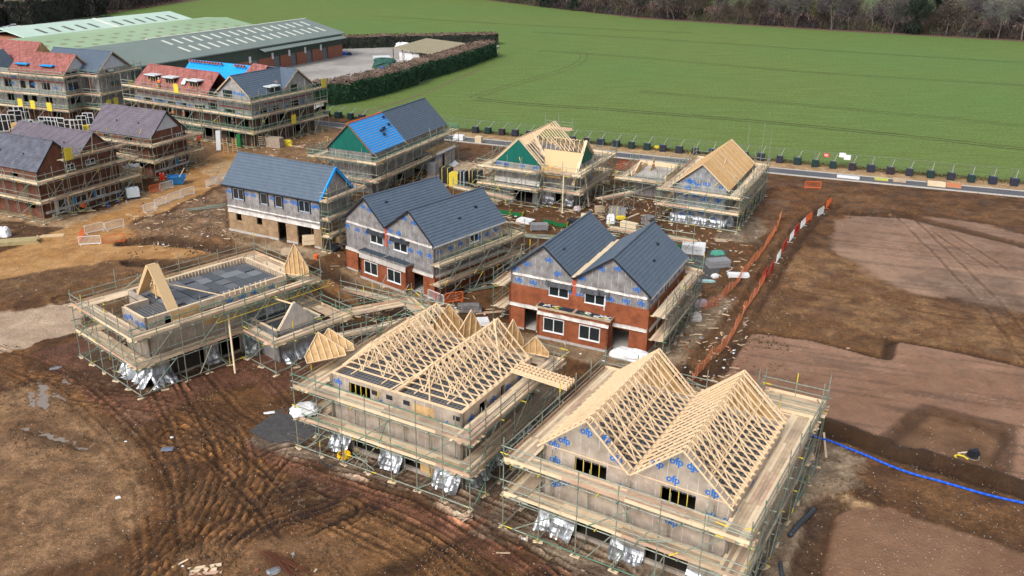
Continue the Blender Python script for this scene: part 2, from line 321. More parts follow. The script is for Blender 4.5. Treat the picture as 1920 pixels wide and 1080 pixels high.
def scaffold(label, loc, rz, path, levels, closed=True, w=1.15, top=1.15, spacing=2.1, inner=True, name='scaffold', far=False,
             widths=None, net=(), skip_deck=(), zbase=None, nlad=0, toe=True, group='scaffolds round the houses', rail_skip=()):
    """tube scaffold along a polygon path (outer line, outside to the right); every tube run and deck is its own part"""
    root = empty(name, loc, rz, label, 'scaffold', group)
    segs = [(Vector((*path[i], 0)), Vector((*path[(i+1) % len(path)], 0))) for i in range(len(path) if closed else len(path)-1)]
    r = .04 if not far else .055
    hi = levels[-1]+top; nst = 0; ntr = 0; extra_tr = MB()
    for si, (a, b) in enumerate(segs):
        d = (b-a); L = d.length; d.normalize(); inn = Vector((-d.y, d.x, 0)); ww = (widths[si] if widths else w)
        n = max(1, round(L/spacing)); rng = range(n+1) if (not closed and si == len(segs)-1) else range(n)
        for i in range(n+1):
            pt = a+d*(L*i/n)
            if i in rng and nst < 98:
                h = hi+random.uniform(-.1, .95); ln = d*random.uniform(-.03, .03)
                part_tube(root, 'standard', [(pt, pt+ln+Vector((0,0,h)))], r); nst += 1
                mb = MB(); ang = random.uniform(-.5, .5); e = d*math.cos(ang)+inn*math.sin(ang); f = Vector((-e.y, e.x, 0))
                mb.obox(pt+Vector((0,0,.05)), e*.3, f*.12, Vector((0,0,.025)), 0); mb.build('sole_board', m_timp, root)
            if inner and 0 < i < n and nst < 98 and ww > .3:
                pi_ = pt+inn*ww; part_tube(root, 'standard', [(pi_, pi_+Vector((0,0,levels[-1]+random.uniform(-.1,.9))))], r); nst += 1
            for k, z in enumerate([.35]+list(levels)):
                if far and i % 2: continue
                s0 = pt-inn*random.uniform(.08, .35)+Vector((0,0,z-.07)); s1 = pt+inn*(ww+.1)+Vector((0,0,z-.07))
                if ntr < 98: part_tube(root, 'transom', [(s0, s1)], r); ntr += 1
                else: btube(extra_tr, s0, s1, r)
            if not far:
                for z in levels:                       # short putlog ends that poke out under the decks
                    q = pt+d*(L/n*.5)
                    if i < n: btube(extra_tr, q-inn*random.uniform(.1,.4)+Vector((0,0,z-.07)), q+inn*ww+Vector((0,0,z-.07)), r)
        ov = .25
        for z in [.30]+list(levels):
            for rr in ([0] if z == .30 or (si, z) in rail_skip else [-.12, .5, 1.0]):
                zz = Vector((0,0,z+rr+random.uniform(-.03,.03)))
                part_tube(root, 'ledger' if rr <= 0 else 'guard_rail', [(a-d*random.uniform(.05,ov)+zz, b+d*random.uniform(.05,ov)+zz)], r)
            if inner and z > 1:
                zz = Vector((0,0,z-.12)); part_tube(root, 'ledger', [(a+inn*ww+zz, b+inn*ww+zz)], r)
        for lv, z in enumerate(levels):
            if (si, lv) in skip_deck: continue
            mb = MB(); nb = max(2, int(ww/.23)); board_run(mb, a+inn*.05, b+inn*.05+d*0, inn, nb, z+(si % 2)*.042, over=.3 if not far else .1)
            mb.build('platform', m_board, root)
            if toe:
                mb = MB(); s = 0
                while s < L-.2:
                    e = min(L, s+3.9); mb.obox(a+d*((s+e)/2)-inn*.0+Vector((0,0,z+.14+(si%2)*.01)), d*((e-s)/2-.01), inn*.019, Vector((0,0,.11)), random.choice([0,1,1,2])); s = e
                mb.build('toe_board', m_board, root)
            if (si, lv) in net:
                mb = MB(); s = 0
                for k in range(6): mb.tube(a+inn*.04+Vector((0,0,z+.2+k*.16)), b+inn*.04+Vector((0,0,z+.2+k*.16)), .012, 3, 0, cap=False)
                m = int(L/.25)
                for k in range(m+1): q = a+d*(L*k/m)+inn*.04; mb.tube(q+Vector((0,0,z+.15)), q+Vector((0,0,z+1.05)), .011, 3, 0, cap=False)
                mb.build('mesh_guard', m_net, root)
        nbz = max(1, int(L/4.2))
        for i in range(nbz):
            t0, t1 = (i+.15)/nbz, (i+.75)/nbz; zt = levels[-1]-.1; z0 = .3
            p = a+d*(L*t0); q = a+d*(L*t1)
            part_tube(root, 'brace', [(p-inn*.03+Vector((0,0,z0)), p.lerp(q, .5)-inn*.03+Vector((0,0,levels[0]-.1)))] if i % 2 else [(q-inn*.03+Vector((0,0,levels[0]-.1)), p-inn*.03+Vector((0,0,z0)))], r)
            if len(levels) > 1: part_tube(root, 'brace', [(p-inn*.03+Vector((0,0,levels[0])), q-inn*.03+Vector((0,0,levels[1])))], r)
        if not far:                                    # spare diagonals, rakers and odd tubes that make the site scaffolds untidy
            for k in range(int(L/2.6)):
                t = random.uniform(.05, .9); p = a+d*(L*t); z0 = random.choice([.3]+list(levels)); q = p+d*random.uniform(-1.6,1.6)
                btube(extra_tr, p-inn*random.uniform(-.1,.15)+Vector((0,0,z0)), q+inn*random.choice([0, ww*.9])+Vector((0,0,z0+random.uniform(1.2,2.2))), r*.9)
                if random.random() < .6: btube(extra_tr, p-inn*.1+Vector((0,0,z0+random.uniform(.2,1.2))), p+d*random.uniform(1,2.6)-inn*.1+Vector((0,0,z0+random.uniform(.2,1.2))), r*.9)
    if extra_tr.v: extra_tr.build('transom', m_tube, root, kind='stuff')
    return root
m_net = M('green_mesh_net', (.05, .28, .2), (.12, .36, .27), 5, .6)
# ================================================================ the ground
def vnoise(x, y, s, seed):
    x = x/s; y = y/s; xi = np.floor(x).astype(np.int64); yi = np.floor(y).astype(np.int64); fx = x-xi; fy = y-yi
    fx = fx*fx*(3-2*fx); fy = fy*fy*(3-2*fy)
    def h(a, b):
        n = (a*374761393 + b*668265263 + seed*982451653) & 0x7fffffff
        n = ((n ^ (n >> 13))*1274126177) & 0x7fffffff
        return ((n ^ (n >> 16)) & 0xffff)/65535.0
    return (h(xi,yi)*(1-fx)+h(xi+1,yi)*fx)*(1-fy) + (h(xi,yi+1)*(1-fx)+h(xi+1,yi+1)*fx)*fy
def fbm(x, y, s, seed, o=4):
    r = 0; a = 1; t = 0
    for i in range(o): r = r+a*vnoise(x, y, s/2**i, seed+i*17); t += a; a *= .55
    return r/t
def W(pts): return np.array([tuple(P(*p))[:2] for p in pts])
def seg_dist(X, Y, pts, closed=False):
    """distance, signed side and arc length to a polyline"""
    best = np.full(X.shape, 1e9); sg = np.zeros(X.shape); arc = np.zeros(X.shape); n = len(pts); acc = 0
    for i in range(n if closed else n-1):
        a = pts[i]; b = pts[(i+1) % n]; d = b-a; L = np.hypot(*d)+1e-9
        t = np.clip(((X-a[0])*d[0]+(Y-a[1])*d[1])/L**2, 0, 1); dx = X-(a[0]+d[0]*t); dy = Y-(a[1]+d[1]*t)
        q = np.hypot(dx, dy); m = q < best; best = np.where(m, q, best); sg = np.where(m, np.sign(d[0]*dy-d[1]*dx), sg); arc = np.where(m, acc+t*L, arc); acc += L
    return best, sg, arc
def inside(X, Y, pts):
    r = np.zeros(X.shape, bool); n = len(pts)
    for i in range(n):
        a = pts[i]; b = pts[(i+1) % n]
        if a[1] == b[1]: continue
        c = ((a[1] > Y) != (b[1] > Y)) & (X < (b[0]-a[0])*(Y-a[1])/(b[1]-a[1])+a[0]); r ^= c
    return r
def smooth(e0, e1, v):
    t = np.clip((v-e0)/(e1-e0), 0, 1); return t*t*(3-2*t)
def spline(pts, n=6):
    pts = np.asarray(pts, float); p = np.vstack([2*pts[0]-pts[1], pts, 2*pts[-1]-pts[-2]]); out = []
    for i in range(1, len(p)-2):
        for k in range(n):
            t = k/n; out.append(.5*((2*p[i])+(-p[i-1]+p[i+1])*t+(2*p[i-1]-5*p[i]+4*p[i+1]-p[i+2])*t*t+(-p[i-1]+3*p[i]-3*p[i+1]+p[i+2])*t**3))
    out.append(p[-2]); return np.array(out)
FENCE = np.array([(-36.5,170.2),(-8.1,158.8),(42.1,141.2),(74.2,130.8),(150,106)])
def fence_y(X): return np.interp(X, FENCE[:,0], FENCE[:,1])
H_ = {'E':(-.13,75.28,-.446),'D':(-17.65,89.42,-.678),'C':(-33.84,101.13,-.464),'H1':(2.08,45.93,-.527),'H2':(-12.35,54.53,-.505),'G':(-31.28,65.42,-.715),
      'B':(-25.57,120.15,-.404),'T':(-2.51,116.57,-.429),'Bt':(20.23,108.57,-.438),'L1':(-57.4,104.24,1.128),'L3':(-51.52,124.53,1.153),'A2':(-49,147.37,-.506),'A1':(-79.5,158.9,-.32)}
def loc2w(h, pts):
    X, Y, a = H_[h]; c, s = math.cos(a), math.sin(a); return np.array([(X+u*c-v*s, Y+u*s+v*c) for u, v in pts])
def rect(u0, v0, u1, v1): return [(u0,v0),(u1,v0),(u1,v1),(u0,v1)]

xs = np.concatenate([np.arange(-150, -60, .8), np.arange(-60, 60, .2), np.arange(60, 110, .7), [110]])
ys = [30.0]
while ys[-1] < 178: ys.append(ys[-1]+.12+.0034*max(0, ys[-1]-36))
ys = np.array(ys); X, Y = np.meshgrid(xs, ys)
wx = X+(fbm(X, Y, 3.0, 5)-.5)*2.0+(fbm(X, Y, .6, 6, 3)-.5)*.7; wy = Y+(fbm(X, Y, 3.0, 9)-.5)*2.0+(fbm(X, Y, .6, 10, 3)-.5)*.7
Z = (fbm(X, Y, 9, 1)-.5)*.30 + (fbm(X, Y, 1.4, 3)-.5)*.16 + np.maximum(0, fbm(X, Y, .45, 4, 3)-.5)*.34
C = np.zeros(X.shape+(3,)); 
big = fbm(X, Y, 8, 21)[..., None]; med = fbm(X, Y, 1.6, 31, 5)[..., None]; fine = fbm(X, Y, .5, 41, 3)[..., None]
mud1 = np.array((.150, .086, .046)); mud2 = np.array((.088, .050, .027)); mud3 = np.array((.205, .130, .075))
C[:] = mud2+(mud1-mud2)*smooth(.36, .64, med)
C += (mud3-C)*smooth(.52, .72, big)*.6
DT = np.full(X.shape, 1.0)
def paint(mask, col, col2=None, n=None):
    c = np.array(col)
    if col2 is not None: c = c+(np.array(col2)-c)*smooth(.3, .7, med if n is None else n)
    C[:] = C*(1-mask[..., None])+c*mask[..., None]
def zone(pts, soft=.5, world=False, warp=True):
    p = np.asarray(pts, float) if world else W(pts); x, y = (wx, wy) if warp else (X, Y)
    lo = p.min(0)-4; hi = p.max(0)+4; out = np.zeros(X.shape)
    i0, i1 = np.searchsorted(ys, [lo[1], hi[1]]); j0, j1 = np.searchsorted(xs, [lo[0], hi[0]]); sl_ = (slice(i0, i1), slice(j0, j1))
    d, _, _ = seg_dist(x[sl_], y[sl_], p, True); ins = inside(x[sl_], y[sl_], p)
    out[sl_] = smooth(-soft*.55, soft*.55, np.where(ins, d, -d)); return out
def line(pts, hw, soft=.4, world=False):
    p = np.asarray(pts, float) if world else W(pts); lo = p.min(0)-hw-4; hi = p.max(0)+hw+4; out = np.zeros(X.shape)
    i0, i1 = np.searchsorted(ys, [lo[1], hi[1]]); j0, j1 = np.searchsorted(xs, [lo[0], hi[0]]); sl_ = (slice(i0, i1), slice(j0, j1))
    d, _, _ = seg_dist(X[sl_]*.7+wx[sl_]*.3, Y[sl_]*.7+wy[sl_]*.3, p); out[sl_] = 1-smooth(hw-soft*.55, hw+soft*.55, d); return out
# far left: trampled site around the flats; tan haul road; rubble and wet pads
z = zone([(0,250),(620,230),(660,300),(430,330),(380,300),(0,420)], 2); paint(z, (.20,.14,.09), (.30,.22,.15))
z = zone([(-60,385),(90,398),(150,405),(260,372),(330,330),(380,318),(360,350),(180,405),(130,432),(60,425),(0,412),(-60,412)], .7); paint(z, (.36,.28,.20), (.47,.39,.30)); Z -= z*.05
road = zone([(-80,500),(40,462),(130,425),(215,392),(300,360),(350,332),(362,308),(415,283),(468,290),(455,318),(420,345),(330,388),(262,408),(240,425),(246,452),(330,458),(405,470),(395,486),(300,486),(200,492),(100,505),(0,528),(-80,545)], .6)
paint(road, (.42,.265,.135), (.52,.36,.205)); Z = Z*(1-road*.75)
z = zone([(380,320),(430,300),(440,312),(425,335),(390,330)], .5); paint(z*.7, (.50,.42,.30))
z = zone([(-60,418),(20,414),(120,428),(90,440),(0,462),(-60,470)], .5); paint(z, (.10,.062,.04), (.16,.1,.06))
z = zone([(-60,592),(40,578),(110,566),(150,562),(160,590),(140,622),(70,640),(0,662),(-60,680)], .35); paint(z, (.46,.40,.36), (.56,.50,.45)); LP = z; Z = Z*(1-z*.9)-z*.12
z = zone([(0,525),(100,505),(200,492),(330,487),(400,475),(395,462),(430,455),(480,470),(330,500),(180,520),(100,545),(0,565)], .5); paint(z, (.14,.09,.055), (.22,.145,.09))
z = zone([(240,425),(330,395),(430,348),(425,430),(420,455),(330,452),(250,450)], .8); paint(z, (.17,.12,.085), (.27,.20,.145)); Z += z*(fbm(X,Y,2.2,77)-.3)*.8
for ln, hw in (([(235,455),(300,452),(380,462),(420,470)], .9), ([(250,492),(350,500),(470,505),(560,520),(700,572)], 1.0)):
    t = line(ln, hw, .5); paint(line(ln, hw+.3, .5), (.065,.04,.024)); Z -= t*.5
t = line([(240,440),(330,438),(420,455)], .8, .7); Z += t*.5
# aprons of stone and blinding round each plot
def apron(h, pts, col, col2, soft=.35, dz=0): 
    global Z
    q = zone(loc2w(h, pts), soft, True); paint(q, col, col2); Z = Z*(1-q*.7)+q*dz; return q
red1, red2 = (.115,.062,.046), (.165,.092,.07); gr1, gr2 = (.13,.108,.095), (.24,.21,.19)
apron('G', rect(-8.6,-4.6,8.9,18), red1, red2); apron('G', rect(5,5,12.2,18.5), red1, red2)
apron('G', rect(-5.2,-1.4,5.2,16), (.07,.05,.04), (.12,.09,.07))
apron('H2', rect(-5,-4.5,14,14), red1, red2); apron('H2', rect(-5.5,-2.6,13,14), gr1, gr2)
apron('H1', rect(-3.2,-4.5,15,5), red1, red2); apron('H1', [(-3.5,-3),(13.5,-2.8),(16.3,2),(16.8,10),(15,15),(-3.5,15)], gr1, (.30,.27,.24))
apron('H1', [(14.5,6),(18.5,6),(17.5,13),(14.5,14)], (.42,.31,.19), (.48,.40,.30))
apron('E', [(13.5,-3),(17.5,0),(19,6),(19.5,13),(16,17),(12,10),(12,-3)], (.26,.22,.18), (.36,.32,.27), .8)
apron('E', rect(-2.5,-3.5,13.5,-.2), (.24,.19,.14), (.32,.26,.2), .6)
apron('D', rect(-1.5,-3.4,13.5,-.2), (.22,.17,.12), (.32,.25,.18), .5)
t = line([(600,500),(640,530),(700,560),(770,590),(860,600)], 1.1, .5); paint(line([(600,500),(640,530),(700,560),(770,590),(860,600)], 1.4, .5), (.065,.04,.025)); Z -= t*.6
t = line([(606,520),(650,552),(700,580)], .9, .5); paint(t, (.26,.16,.09)); 
apron('C', rect(-1,-3.4,14.5,-.1), (.20,.145,.10), (.32,.26,.2), .6); apron('C', rect(7,-3,15,0), (.36,.31,.25), (.42,.37,.31), .4)
apron('B', rect(9,10,16,22), (.52,.46,.38), (.62,.56,.48), .5)
z = zone([(960,370),(1250,370),(1400,440),(1330,480),(1000,440)], 2); paint(z*.6, (.11,.068,.042))
apron('Bt', [(6,-5),(11.5,-4),(12.6,6),(11.5,15),(6,16)], (.17,.15,.13), (.30,.27,.24), .4)
apron('T', rect(13,0,20,14), (.10,.06,.04), (.15,.09,.06), .8); z = zone([(1155,300),(1225,300),(1215,315),(1150,318)], .6); paint(z, (.30,.09,.04))
# right side: stripped building pads, spoil, foundation trenches
pad1 = zone([(1560,412),(1640,400),(1745,409),(1850,421),(1960,450),(1960,600),(1880,575),(1790,560),(1700,545),(1630,520),(1560,470)], .8)
paint(pad1, (.25,.175,.14), (.34,.25,.205), n=big); Z = Z*(1-pad1*.85)
z = zone([(1440,580),(1480,470),(1580,480),(1700,545),(1790,570),(1960,610),(1960,700),(1680,640),(1560,628)], 1.2); paint(z*.8, (.16,.095,.055), (.27,.185,.115))
z = zone([(1690,520),(1780,510),(1900,520),(1920,590),(1850,590),(1780,560)], 1.5); paint(z*.55, (.13,.10,.085), (.2,.16,.13))
pad2p = [(1350,700),(1400,625),(1520,640),(1640,672),(1664,676),(1676,642),(1800,665),(1960,700),(1960,925),(1880,900),(1770,862),(1670,842),(1548,812),(1500,790),(1350,740)]
pad2 = zone(pad2p, .22, warp=False); paint(pad2, (.26,.170,.130), (.33,.225,.178), n=big); Z = Z*(1-pad2*.9)+pad2*.18
sc = fbm((X*.95-Y*.3)*.25, (Y*.95+X*.3)*3, 1.6, 91, 5)[..., None]; C *= 1-.34*(pad2+pad1*.8)[..., None]*smooth(.5, .7, sc)
edge = line([(1350,700),(1400,622),(1520,636),(1640,668),(1662,672),(1674,638),(1800,660),(1960,695)], .5, .3); paint(edge*.95, (.06,.036,.022)); Z -= edge*.3
pit = zone([(1680,808),(1738,768),(1892,806),(1876,886),(1770,858),(1672,838)], .3); paint(pit, (.13,.08,.05), (.21,.135,.09)); Z -= pit*.25
ped = line([(1660,832),(1738,768),(1892,806),(1878,880)], .65, .5); paint(ped*.75, (.07,.042,.026))
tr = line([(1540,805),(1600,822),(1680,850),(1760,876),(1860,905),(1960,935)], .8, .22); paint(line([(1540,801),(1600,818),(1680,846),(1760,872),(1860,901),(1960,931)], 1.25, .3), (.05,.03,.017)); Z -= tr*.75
z = zone([(1500,860),(1560,830),(1620,860),(1580,930),(1500,1080),(1440,1100),(1430,1000)], .7); paint(z, (.26,.215,.175), (.38,.34,.29), n=fine)
pad3 = zone([(1555,962),(1640,945),(1780,990),(1960,1060),(1960,1200),(1500,1200)], .5); paint(pad3, (.20,.13,.095), (.27,.18,.135), n=big); Z = Z*(1-pad3*.8)
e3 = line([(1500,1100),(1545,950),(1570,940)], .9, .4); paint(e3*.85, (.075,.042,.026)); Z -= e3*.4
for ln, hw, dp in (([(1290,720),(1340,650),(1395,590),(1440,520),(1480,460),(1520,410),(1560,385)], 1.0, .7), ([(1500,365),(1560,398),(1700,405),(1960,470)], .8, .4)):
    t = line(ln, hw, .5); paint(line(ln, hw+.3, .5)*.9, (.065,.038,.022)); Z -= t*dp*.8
t = line([(1310,670),(1380,600),(1425,530),(1462,460),(1495,420)], 1.2, .8); paint(t*.6, (.19,.115,.065)); Z += t*.35
z = zone([(1410,400),(1450,340),(1530,350),(1560,370),(1500,400),(1450,450)], .8); paint(z*.8, (.12,.062,.032), (.19,.105,.055)); Z += z*(fbm(X,Y,2.5,71)-.35)*.8
for k, (a, b) in enumerate((((1480,352),(1960,400)), ((1500,372),(1960,432)), ((1520,392),(1700,398)))):
    t = line([a, b], .5, .4)*smooth(.35,.6,fbm(X,Y,5,60+k)); paint(t*.7, (.085,.05,.03)); Z -= t*.1
# tyre ruts worked by plant in the foreground
RUTS = [[(270,1120),(420,990),(480,900),(540,852),(640,866),(760,895),(900,955),(1010,1010),(1110,1090)],
 [(300,1120),(300,1010),(282,900),(240,830),(160,750),(60,690),(-60,655)],
 [(1150,1080),(900,965),(700,892),(560,848),(450,800),(390,745),(350,690),(340,640)],
 [(390,1000),(430,900),(420,820),(330,765),(200,745),(60,720)],
 [(380,1120),(450,960),(560,880),(600,800),(560,740),(520,700)],
 [(1040,1120),(860,1000),(700,930),(560,890),(470,850),(380,800),(250,760)],
 [(900,1120),(760,1020),(620,960),(520,950),(430,1000),(360,1080)],
 [(1000,1120),(800,980),(640,915),(520,870)], [(440,1120),(520,1010),(640,960)], [(120,560),(300,520),(420,505)],
 [(200,1120),(330,1020),(380,900),(350,800),(300,700)], [(620,1120),(560,1000),(470,900),(400,840),(330,820)], [(1700,350+60),(1850,560),(1960,700)], [(1740,420),(1960,560)], [(1500,540),(1640,560),(1960,620)]]
for i, r0 in enumerate(RUTS):
    p = spline(W(r0), 5); lo = p.min(0)-4; hi = p.max(0)+4
    i0, i1 = np.searchsorted(ys, [lo[1], hi[1]]); j0, j1 = np.searchsorted(xs, [lo[0], hi[0]]); s_ = (slice(i0, i1), slice(j0, j1))
    d, sg, arc = seg_dist(X[s_]+.22*(wx[s_]-X[s_]), Y[s_]+.22*(wy[s_]-Y[s_]), p)
    fade = smooth(.25, .5, vnoise(X[s_], Y[s_], 6, 300+i)); st = .55 if i > 11 else 1
    for off, wd in ((1.05, .24), (.55, .12), (1.6, .12)) if i < 9 or i in (10,11) else ((1.0, .26),):
        e = np.abs(d-off); m = (1-smooth(wd*.5, wd, e))*fade*st
        Z[s_] -= m*.11*(1 if off == 1 else .5); Z[s_] += (1-smooth(0, .14, np.abs(e-wd-.05)))*fade*.07*st
        cl = .86+.14*(np.sin(arc*2*math.pi/.7) > 0)
        mm = (m*.85*cl)[..., None]; C[s_] = C[s_]*(1-mm)+np.array((.052,.030,.017))*mm; ml_ = ((1-smooth(0, .2, np.abs(e-wd-.12)))*fade*.35*st)[..., None]; C[s_] = C[s_]*(1+ml_)
# worked soil bank beside the front plots, pale scraped patch bottom left, churned fan of tracks bottom right
z = zone([(-60,760),(60,720),(200,790),(268,870),(280,960),(250,1010),(120,1060),(-60,1110)], 1.2); paint(z*.92, (.20,.135,.088), (.315,.225,.155), n=med*.6+fine*.4)
z = zone([(500,880),(700,930),(960,1010),(1150,1110),(440,1130),(420,1000)], 1.5)
st = fbm((X*.80+Y*.6)*.22, (Y*.80-X*.6)*2.2, 2.2, 55); C *= (1-.5*z*smooth(.42, .62, st))[..., None]; C *= (1+.2*z*smooth(.42, .3, st))[..., None]; Z += z*(st-.5)*.14
z = zone([(330,1040),(560,1000),(700,1040),(640,1130),(300,1130)], .9); paint(z*.6, (.27,.185,.125), (.2,.13,.08))
z = zone([(90,690),(240,690),(330,760),(440,800),(300,740),(180,740)], 1.0); paint(z*.7, (.06,.036,.022)); 
# puddles sit in shallow hollows
PUD = [[(34,801),(55,798),(100,812),(165,828),(172,846),(150,846),(110,828),(60,815)], [(92,736),(110,740),(124,750),(118,752),(100,744)], [(70,722),(84,722),(94,756),(86,770),(72,760)], [(112,700),(122,704),(132,720),(120,716)], [(160,818),(190,822),(200,830),(170,828)], [(52,738),(62,740),(66,764),(54,758)]]
pm = np.zeros(X.shape)
for q in PUD: pm = np.maximum(pm, zone(q, .25, warp=False))
Z = Z*(1-pm*.45)-pm*.12; paint(line([(40,806),(100,818),(165,836)], 1.1, .7)*.6, (.07,.042,.026))
st_ = fbm(X, Y, .9, 101, 5)[..., None]; C *= .80+.42*st_
fl = vnoise(X, Y, .22, 500)*vnoise(X, Y, 3.5, 501); m = (smooth(.66, .76, fl))[..., None]*.3; C = C*(1-m)+np.array((.42,.37,.31))*m
# verge beyond the road, then the ground drops under the crop field sheet
fy = fence_y(X); dv = (fy-Y)*.95;
v = smooth(2.6, 2.2, dv+(fbm(X,Y,1.2,66)-.5)*1.2)*(dv < 6); v = smooth(2.0, .8, dv)*(X > -45); paint(v, (.10,.115,.04), (.20,.17,.09))
s2 = smooth(5.6, 5.0, dv)*smooth(1.2, 2.0, dv)*(X > -12); paint(s2, (.38,.29,.19), (.47,.39,.28)); Z = Z*(1-.8*s2)
s3 = (dv < 9.6)*(dv > 4.8); Z = np.where(s3 > 0, Z*.1-.05, Z)
Z = np.where(Y > fy+.3, -.6, Z)
nv = X.size; ny, nx = X.shape
idx = np.arange(nv).reshape(ny, nx); F = np.stack([idx[:-1,:-1], idx[:-1,1:], idx[1:,1:], idx[1:,:-1]], -1).reshape(-1, 4)
me = bpy.data.meshes.new('ground'); me.vertices.add(nv); me.vertices.foreach_set('co', np.stack([X, Y, Z], -1).astype(np.float32).ravel())
me.loops.add(F.size); me.loops.foreach_set('vertex_index', F.astype(np.int32).ravel()); me.polygons.add(len(F))
me.polygons.foreach_set('loop_start', np.arange(0, F.size, 4, dtype=np.int32)); me.polygons.foreach_set('loop_total', np.full(len(F), 4, np.int32))
me.polygons.foreach_set('use_smooth', np.ones(len(F), bool)); me.update(); me.validate()
DT *= 1-.72*np.clip(pad1+pad2+pad3, 0, 1); DT *= 1-.5*road; DT *= 1-.6*LP; C = C*np.array((.84,.715,.585)); pq = np.clip(pad1+pad2+pad3*.6, 0, 1)[..., None]; C *= 1+pq*np.array((.10,.14,.20)); C = C.mean(-1, keepdims=True)+(C-C.mean(-1, keepdims=True))*1.12
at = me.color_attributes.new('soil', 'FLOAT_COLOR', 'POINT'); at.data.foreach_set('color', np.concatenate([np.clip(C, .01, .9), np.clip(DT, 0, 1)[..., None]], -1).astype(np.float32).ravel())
def ground_mat():
    m = bpy.data.materials.new('bare_soil'); m.use_nodes = True; t = m.node_tree; N = t.nodes; K = t.links; b = N['Principled BSDF']
    a = N.new('ShaderNodeAttribute'); a.attribute_name = 'soil'; tc = N.new('ShaderNodeTexCoord')
    n = N.new('ShaderNodeTexNoise'); n.inputs['Scale'].default_value = 3.4; n.inputs['Detail'].default_value = 12; n.inputs['Roughness'].default_value = .82; K.new(tc.outputs['Object'], n.inputs['Vector'])
    mr = N.new('ShaderNodeMapRange'); mr.inputs[1].default_value = .34; mr.inputs[2].default_value = .66; mr.inputs[3].default_value = .48; mr.inputs[4].default_value = 1.6; K.new(n.outputs[0], mr.inputs[0])
    nm = N.new('ShaderNodeTexNoise'); nm.inputs['Scale'].default_value = .8; nm.inputs['Detail'].default_value = 6; nm.inputs['Roughness'].default_value = .75; nm.inputs['Distortion'].default_value = .6; K.new(tc.outputs['Object'], nm.inputs['Vector'])
    mq = N.new('ShaderNodeMapRange'); mq.inputs[1].default_value = .36; mq.inputs[2].default_value = .62; mq.inputs[3].default_value = .66; mq.inputs[4].default_value = 1.25; K.new(nm.outputs[0], mq.inputs[0])
    mm_ = N.new('ShaderNodeMath'); mm_.operation = 'MULTIPLY'; K.new(mr.outputs[0], mm_.inputs[0]); K.new(mq.outputs[0], mm_.inputs[1])
    mx = N.new('ShaderNodeMix'); mx.data_type = 'RGBA'; mx.blend_type = 'MULTIPLY'; K.new(a.outputs['Alpha'], mx.inputs[0]); K.new(a.outputs['Color'], mx.inputs[6]); K.new(mm_.outputs[0], mx.inputs[7])
    v = N.new('ShaderNodeTexVoronoi'); v.inputs['Scale'].default_value = 3.2; v.inputs['Randomness'].default_value = 1; K.new(tc.outputs['Object'], v.inputs['Vector'])
    lt = N.new('ShaderNodeMath'); lt.operation = 'LESS_THAN'; lt.inputs[1].default_value = .045; K.new(v.outputs['Distance'], lt.inputs[0])
    n2 = N.new('ShaderNodeTexNoise'); n2.inputs['Scale'].default_value = .33; n2.inputs['Detail'].default_value = 4; K.new(tc.outputs['Object'], n2.inputs['Vector'])
    g = N.new('ShaderNodeMapRange'); g.inputs[1].default_value = .54; g.inputs[2].default_value = .62; K.new(n2.outputs[0], g.inputs[0])
    ml = N.new('ShaderNodeMath'); ml.operation = 'MULTIPLY'; K.new(lt.outputs[0], ml.inputs[0]); K.new(g.outputs[0], ml.inputs[1])
    m2 = N.new('ShaderNodeMix'); m2.data_type = 'RGBA'; m2.inputs[7].default_value = (.52,.47,.41,1); K.new(ml.outputs[0], m2.inputs[0]); K.new(mx.outputs[2], m2.inputs[6])
    K.new(m2.outputs[2], b.inputs['Base Color'])
    r = N.new('ShaderNodeMapRange'); r.inputs[1].default_value = .35; r.inputs[2].default_value = .65; r.inputs[3].default_value = .55; r.inputs[4].default_value = .95; K.new(n2.outputs[0], r.inputs[0]); K.new(r.outputs[0], b.inputs['Roughness'])
    b.inputs['Specular IOR Level'].default_value = .3
    n3 = N.new('ShaderNodeTexNoise'); n3.inputs['Scale'].default_value = 5; n3.inputs['Detail'].default_value = 8; n3.inputs['Roughness'].default_value = .7; K.new(tc.outputs['Object'], n3.inputs['Vector'])
    bp = N.new('ShaderNodeBump'); bp.inputs['Strength'].default_value = 1; bp.inputs['Distance'].default_value = .16; K.new(n3.outputs[0], bp.inputs['Height']); K.new(bp.outputs[0], b.inputs['Normal'])
    return m
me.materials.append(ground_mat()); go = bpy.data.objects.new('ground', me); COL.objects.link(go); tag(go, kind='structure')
def ground_z(x, y):
    j = min(max(np.searchsorted(xs, x)-1, 0), nx-2); i = min(max(np.searchsorted(ys, y)-1, 0), ny-2)
    tx = (x-xs[j])/(xs[j+1]-xs[j]); ty = (y-ys[i])/(ys[i+1]-ys[i]); tx = min(max(tx,0),1); ty = min(max(ty,0),1)
    return float((Z[i,j]*(1-tx)+Z[i,j+1]*tx)*(1-ty)+(Z[i+1,j]*(1-tx)+Z[i+1,j+1]*tx)*ty)
def G(px, py):
    p = P(px, py); p.z = ground_z(p.x, p.y); return p
# puddles: still water lying in the hollows
m_water = bpy.data.materials.new('puddle_water'); m_water.use_nodes = True; b = m_water.node_tree.nodes['Principled BSDF']
b.inputs['Base Color'].default_value = (.24,.20,.165,1); b.inputs['Roughness'].default_value = .05; b.inputs['Specular IOR Level'].default_value = .5
for q in PUD:
    p = W(q); p = spline(np.vstack([p, p[:1]]), 4)[:-1]; c = p.mean(0); mb = MB(); mb.poly([(c[0]+(a-c[0])*1.35, c[1]+(b_-c[1])*1.5, -.085) for a, b_ in p]); mb.build('water_puddle', m_water, kind='structure')
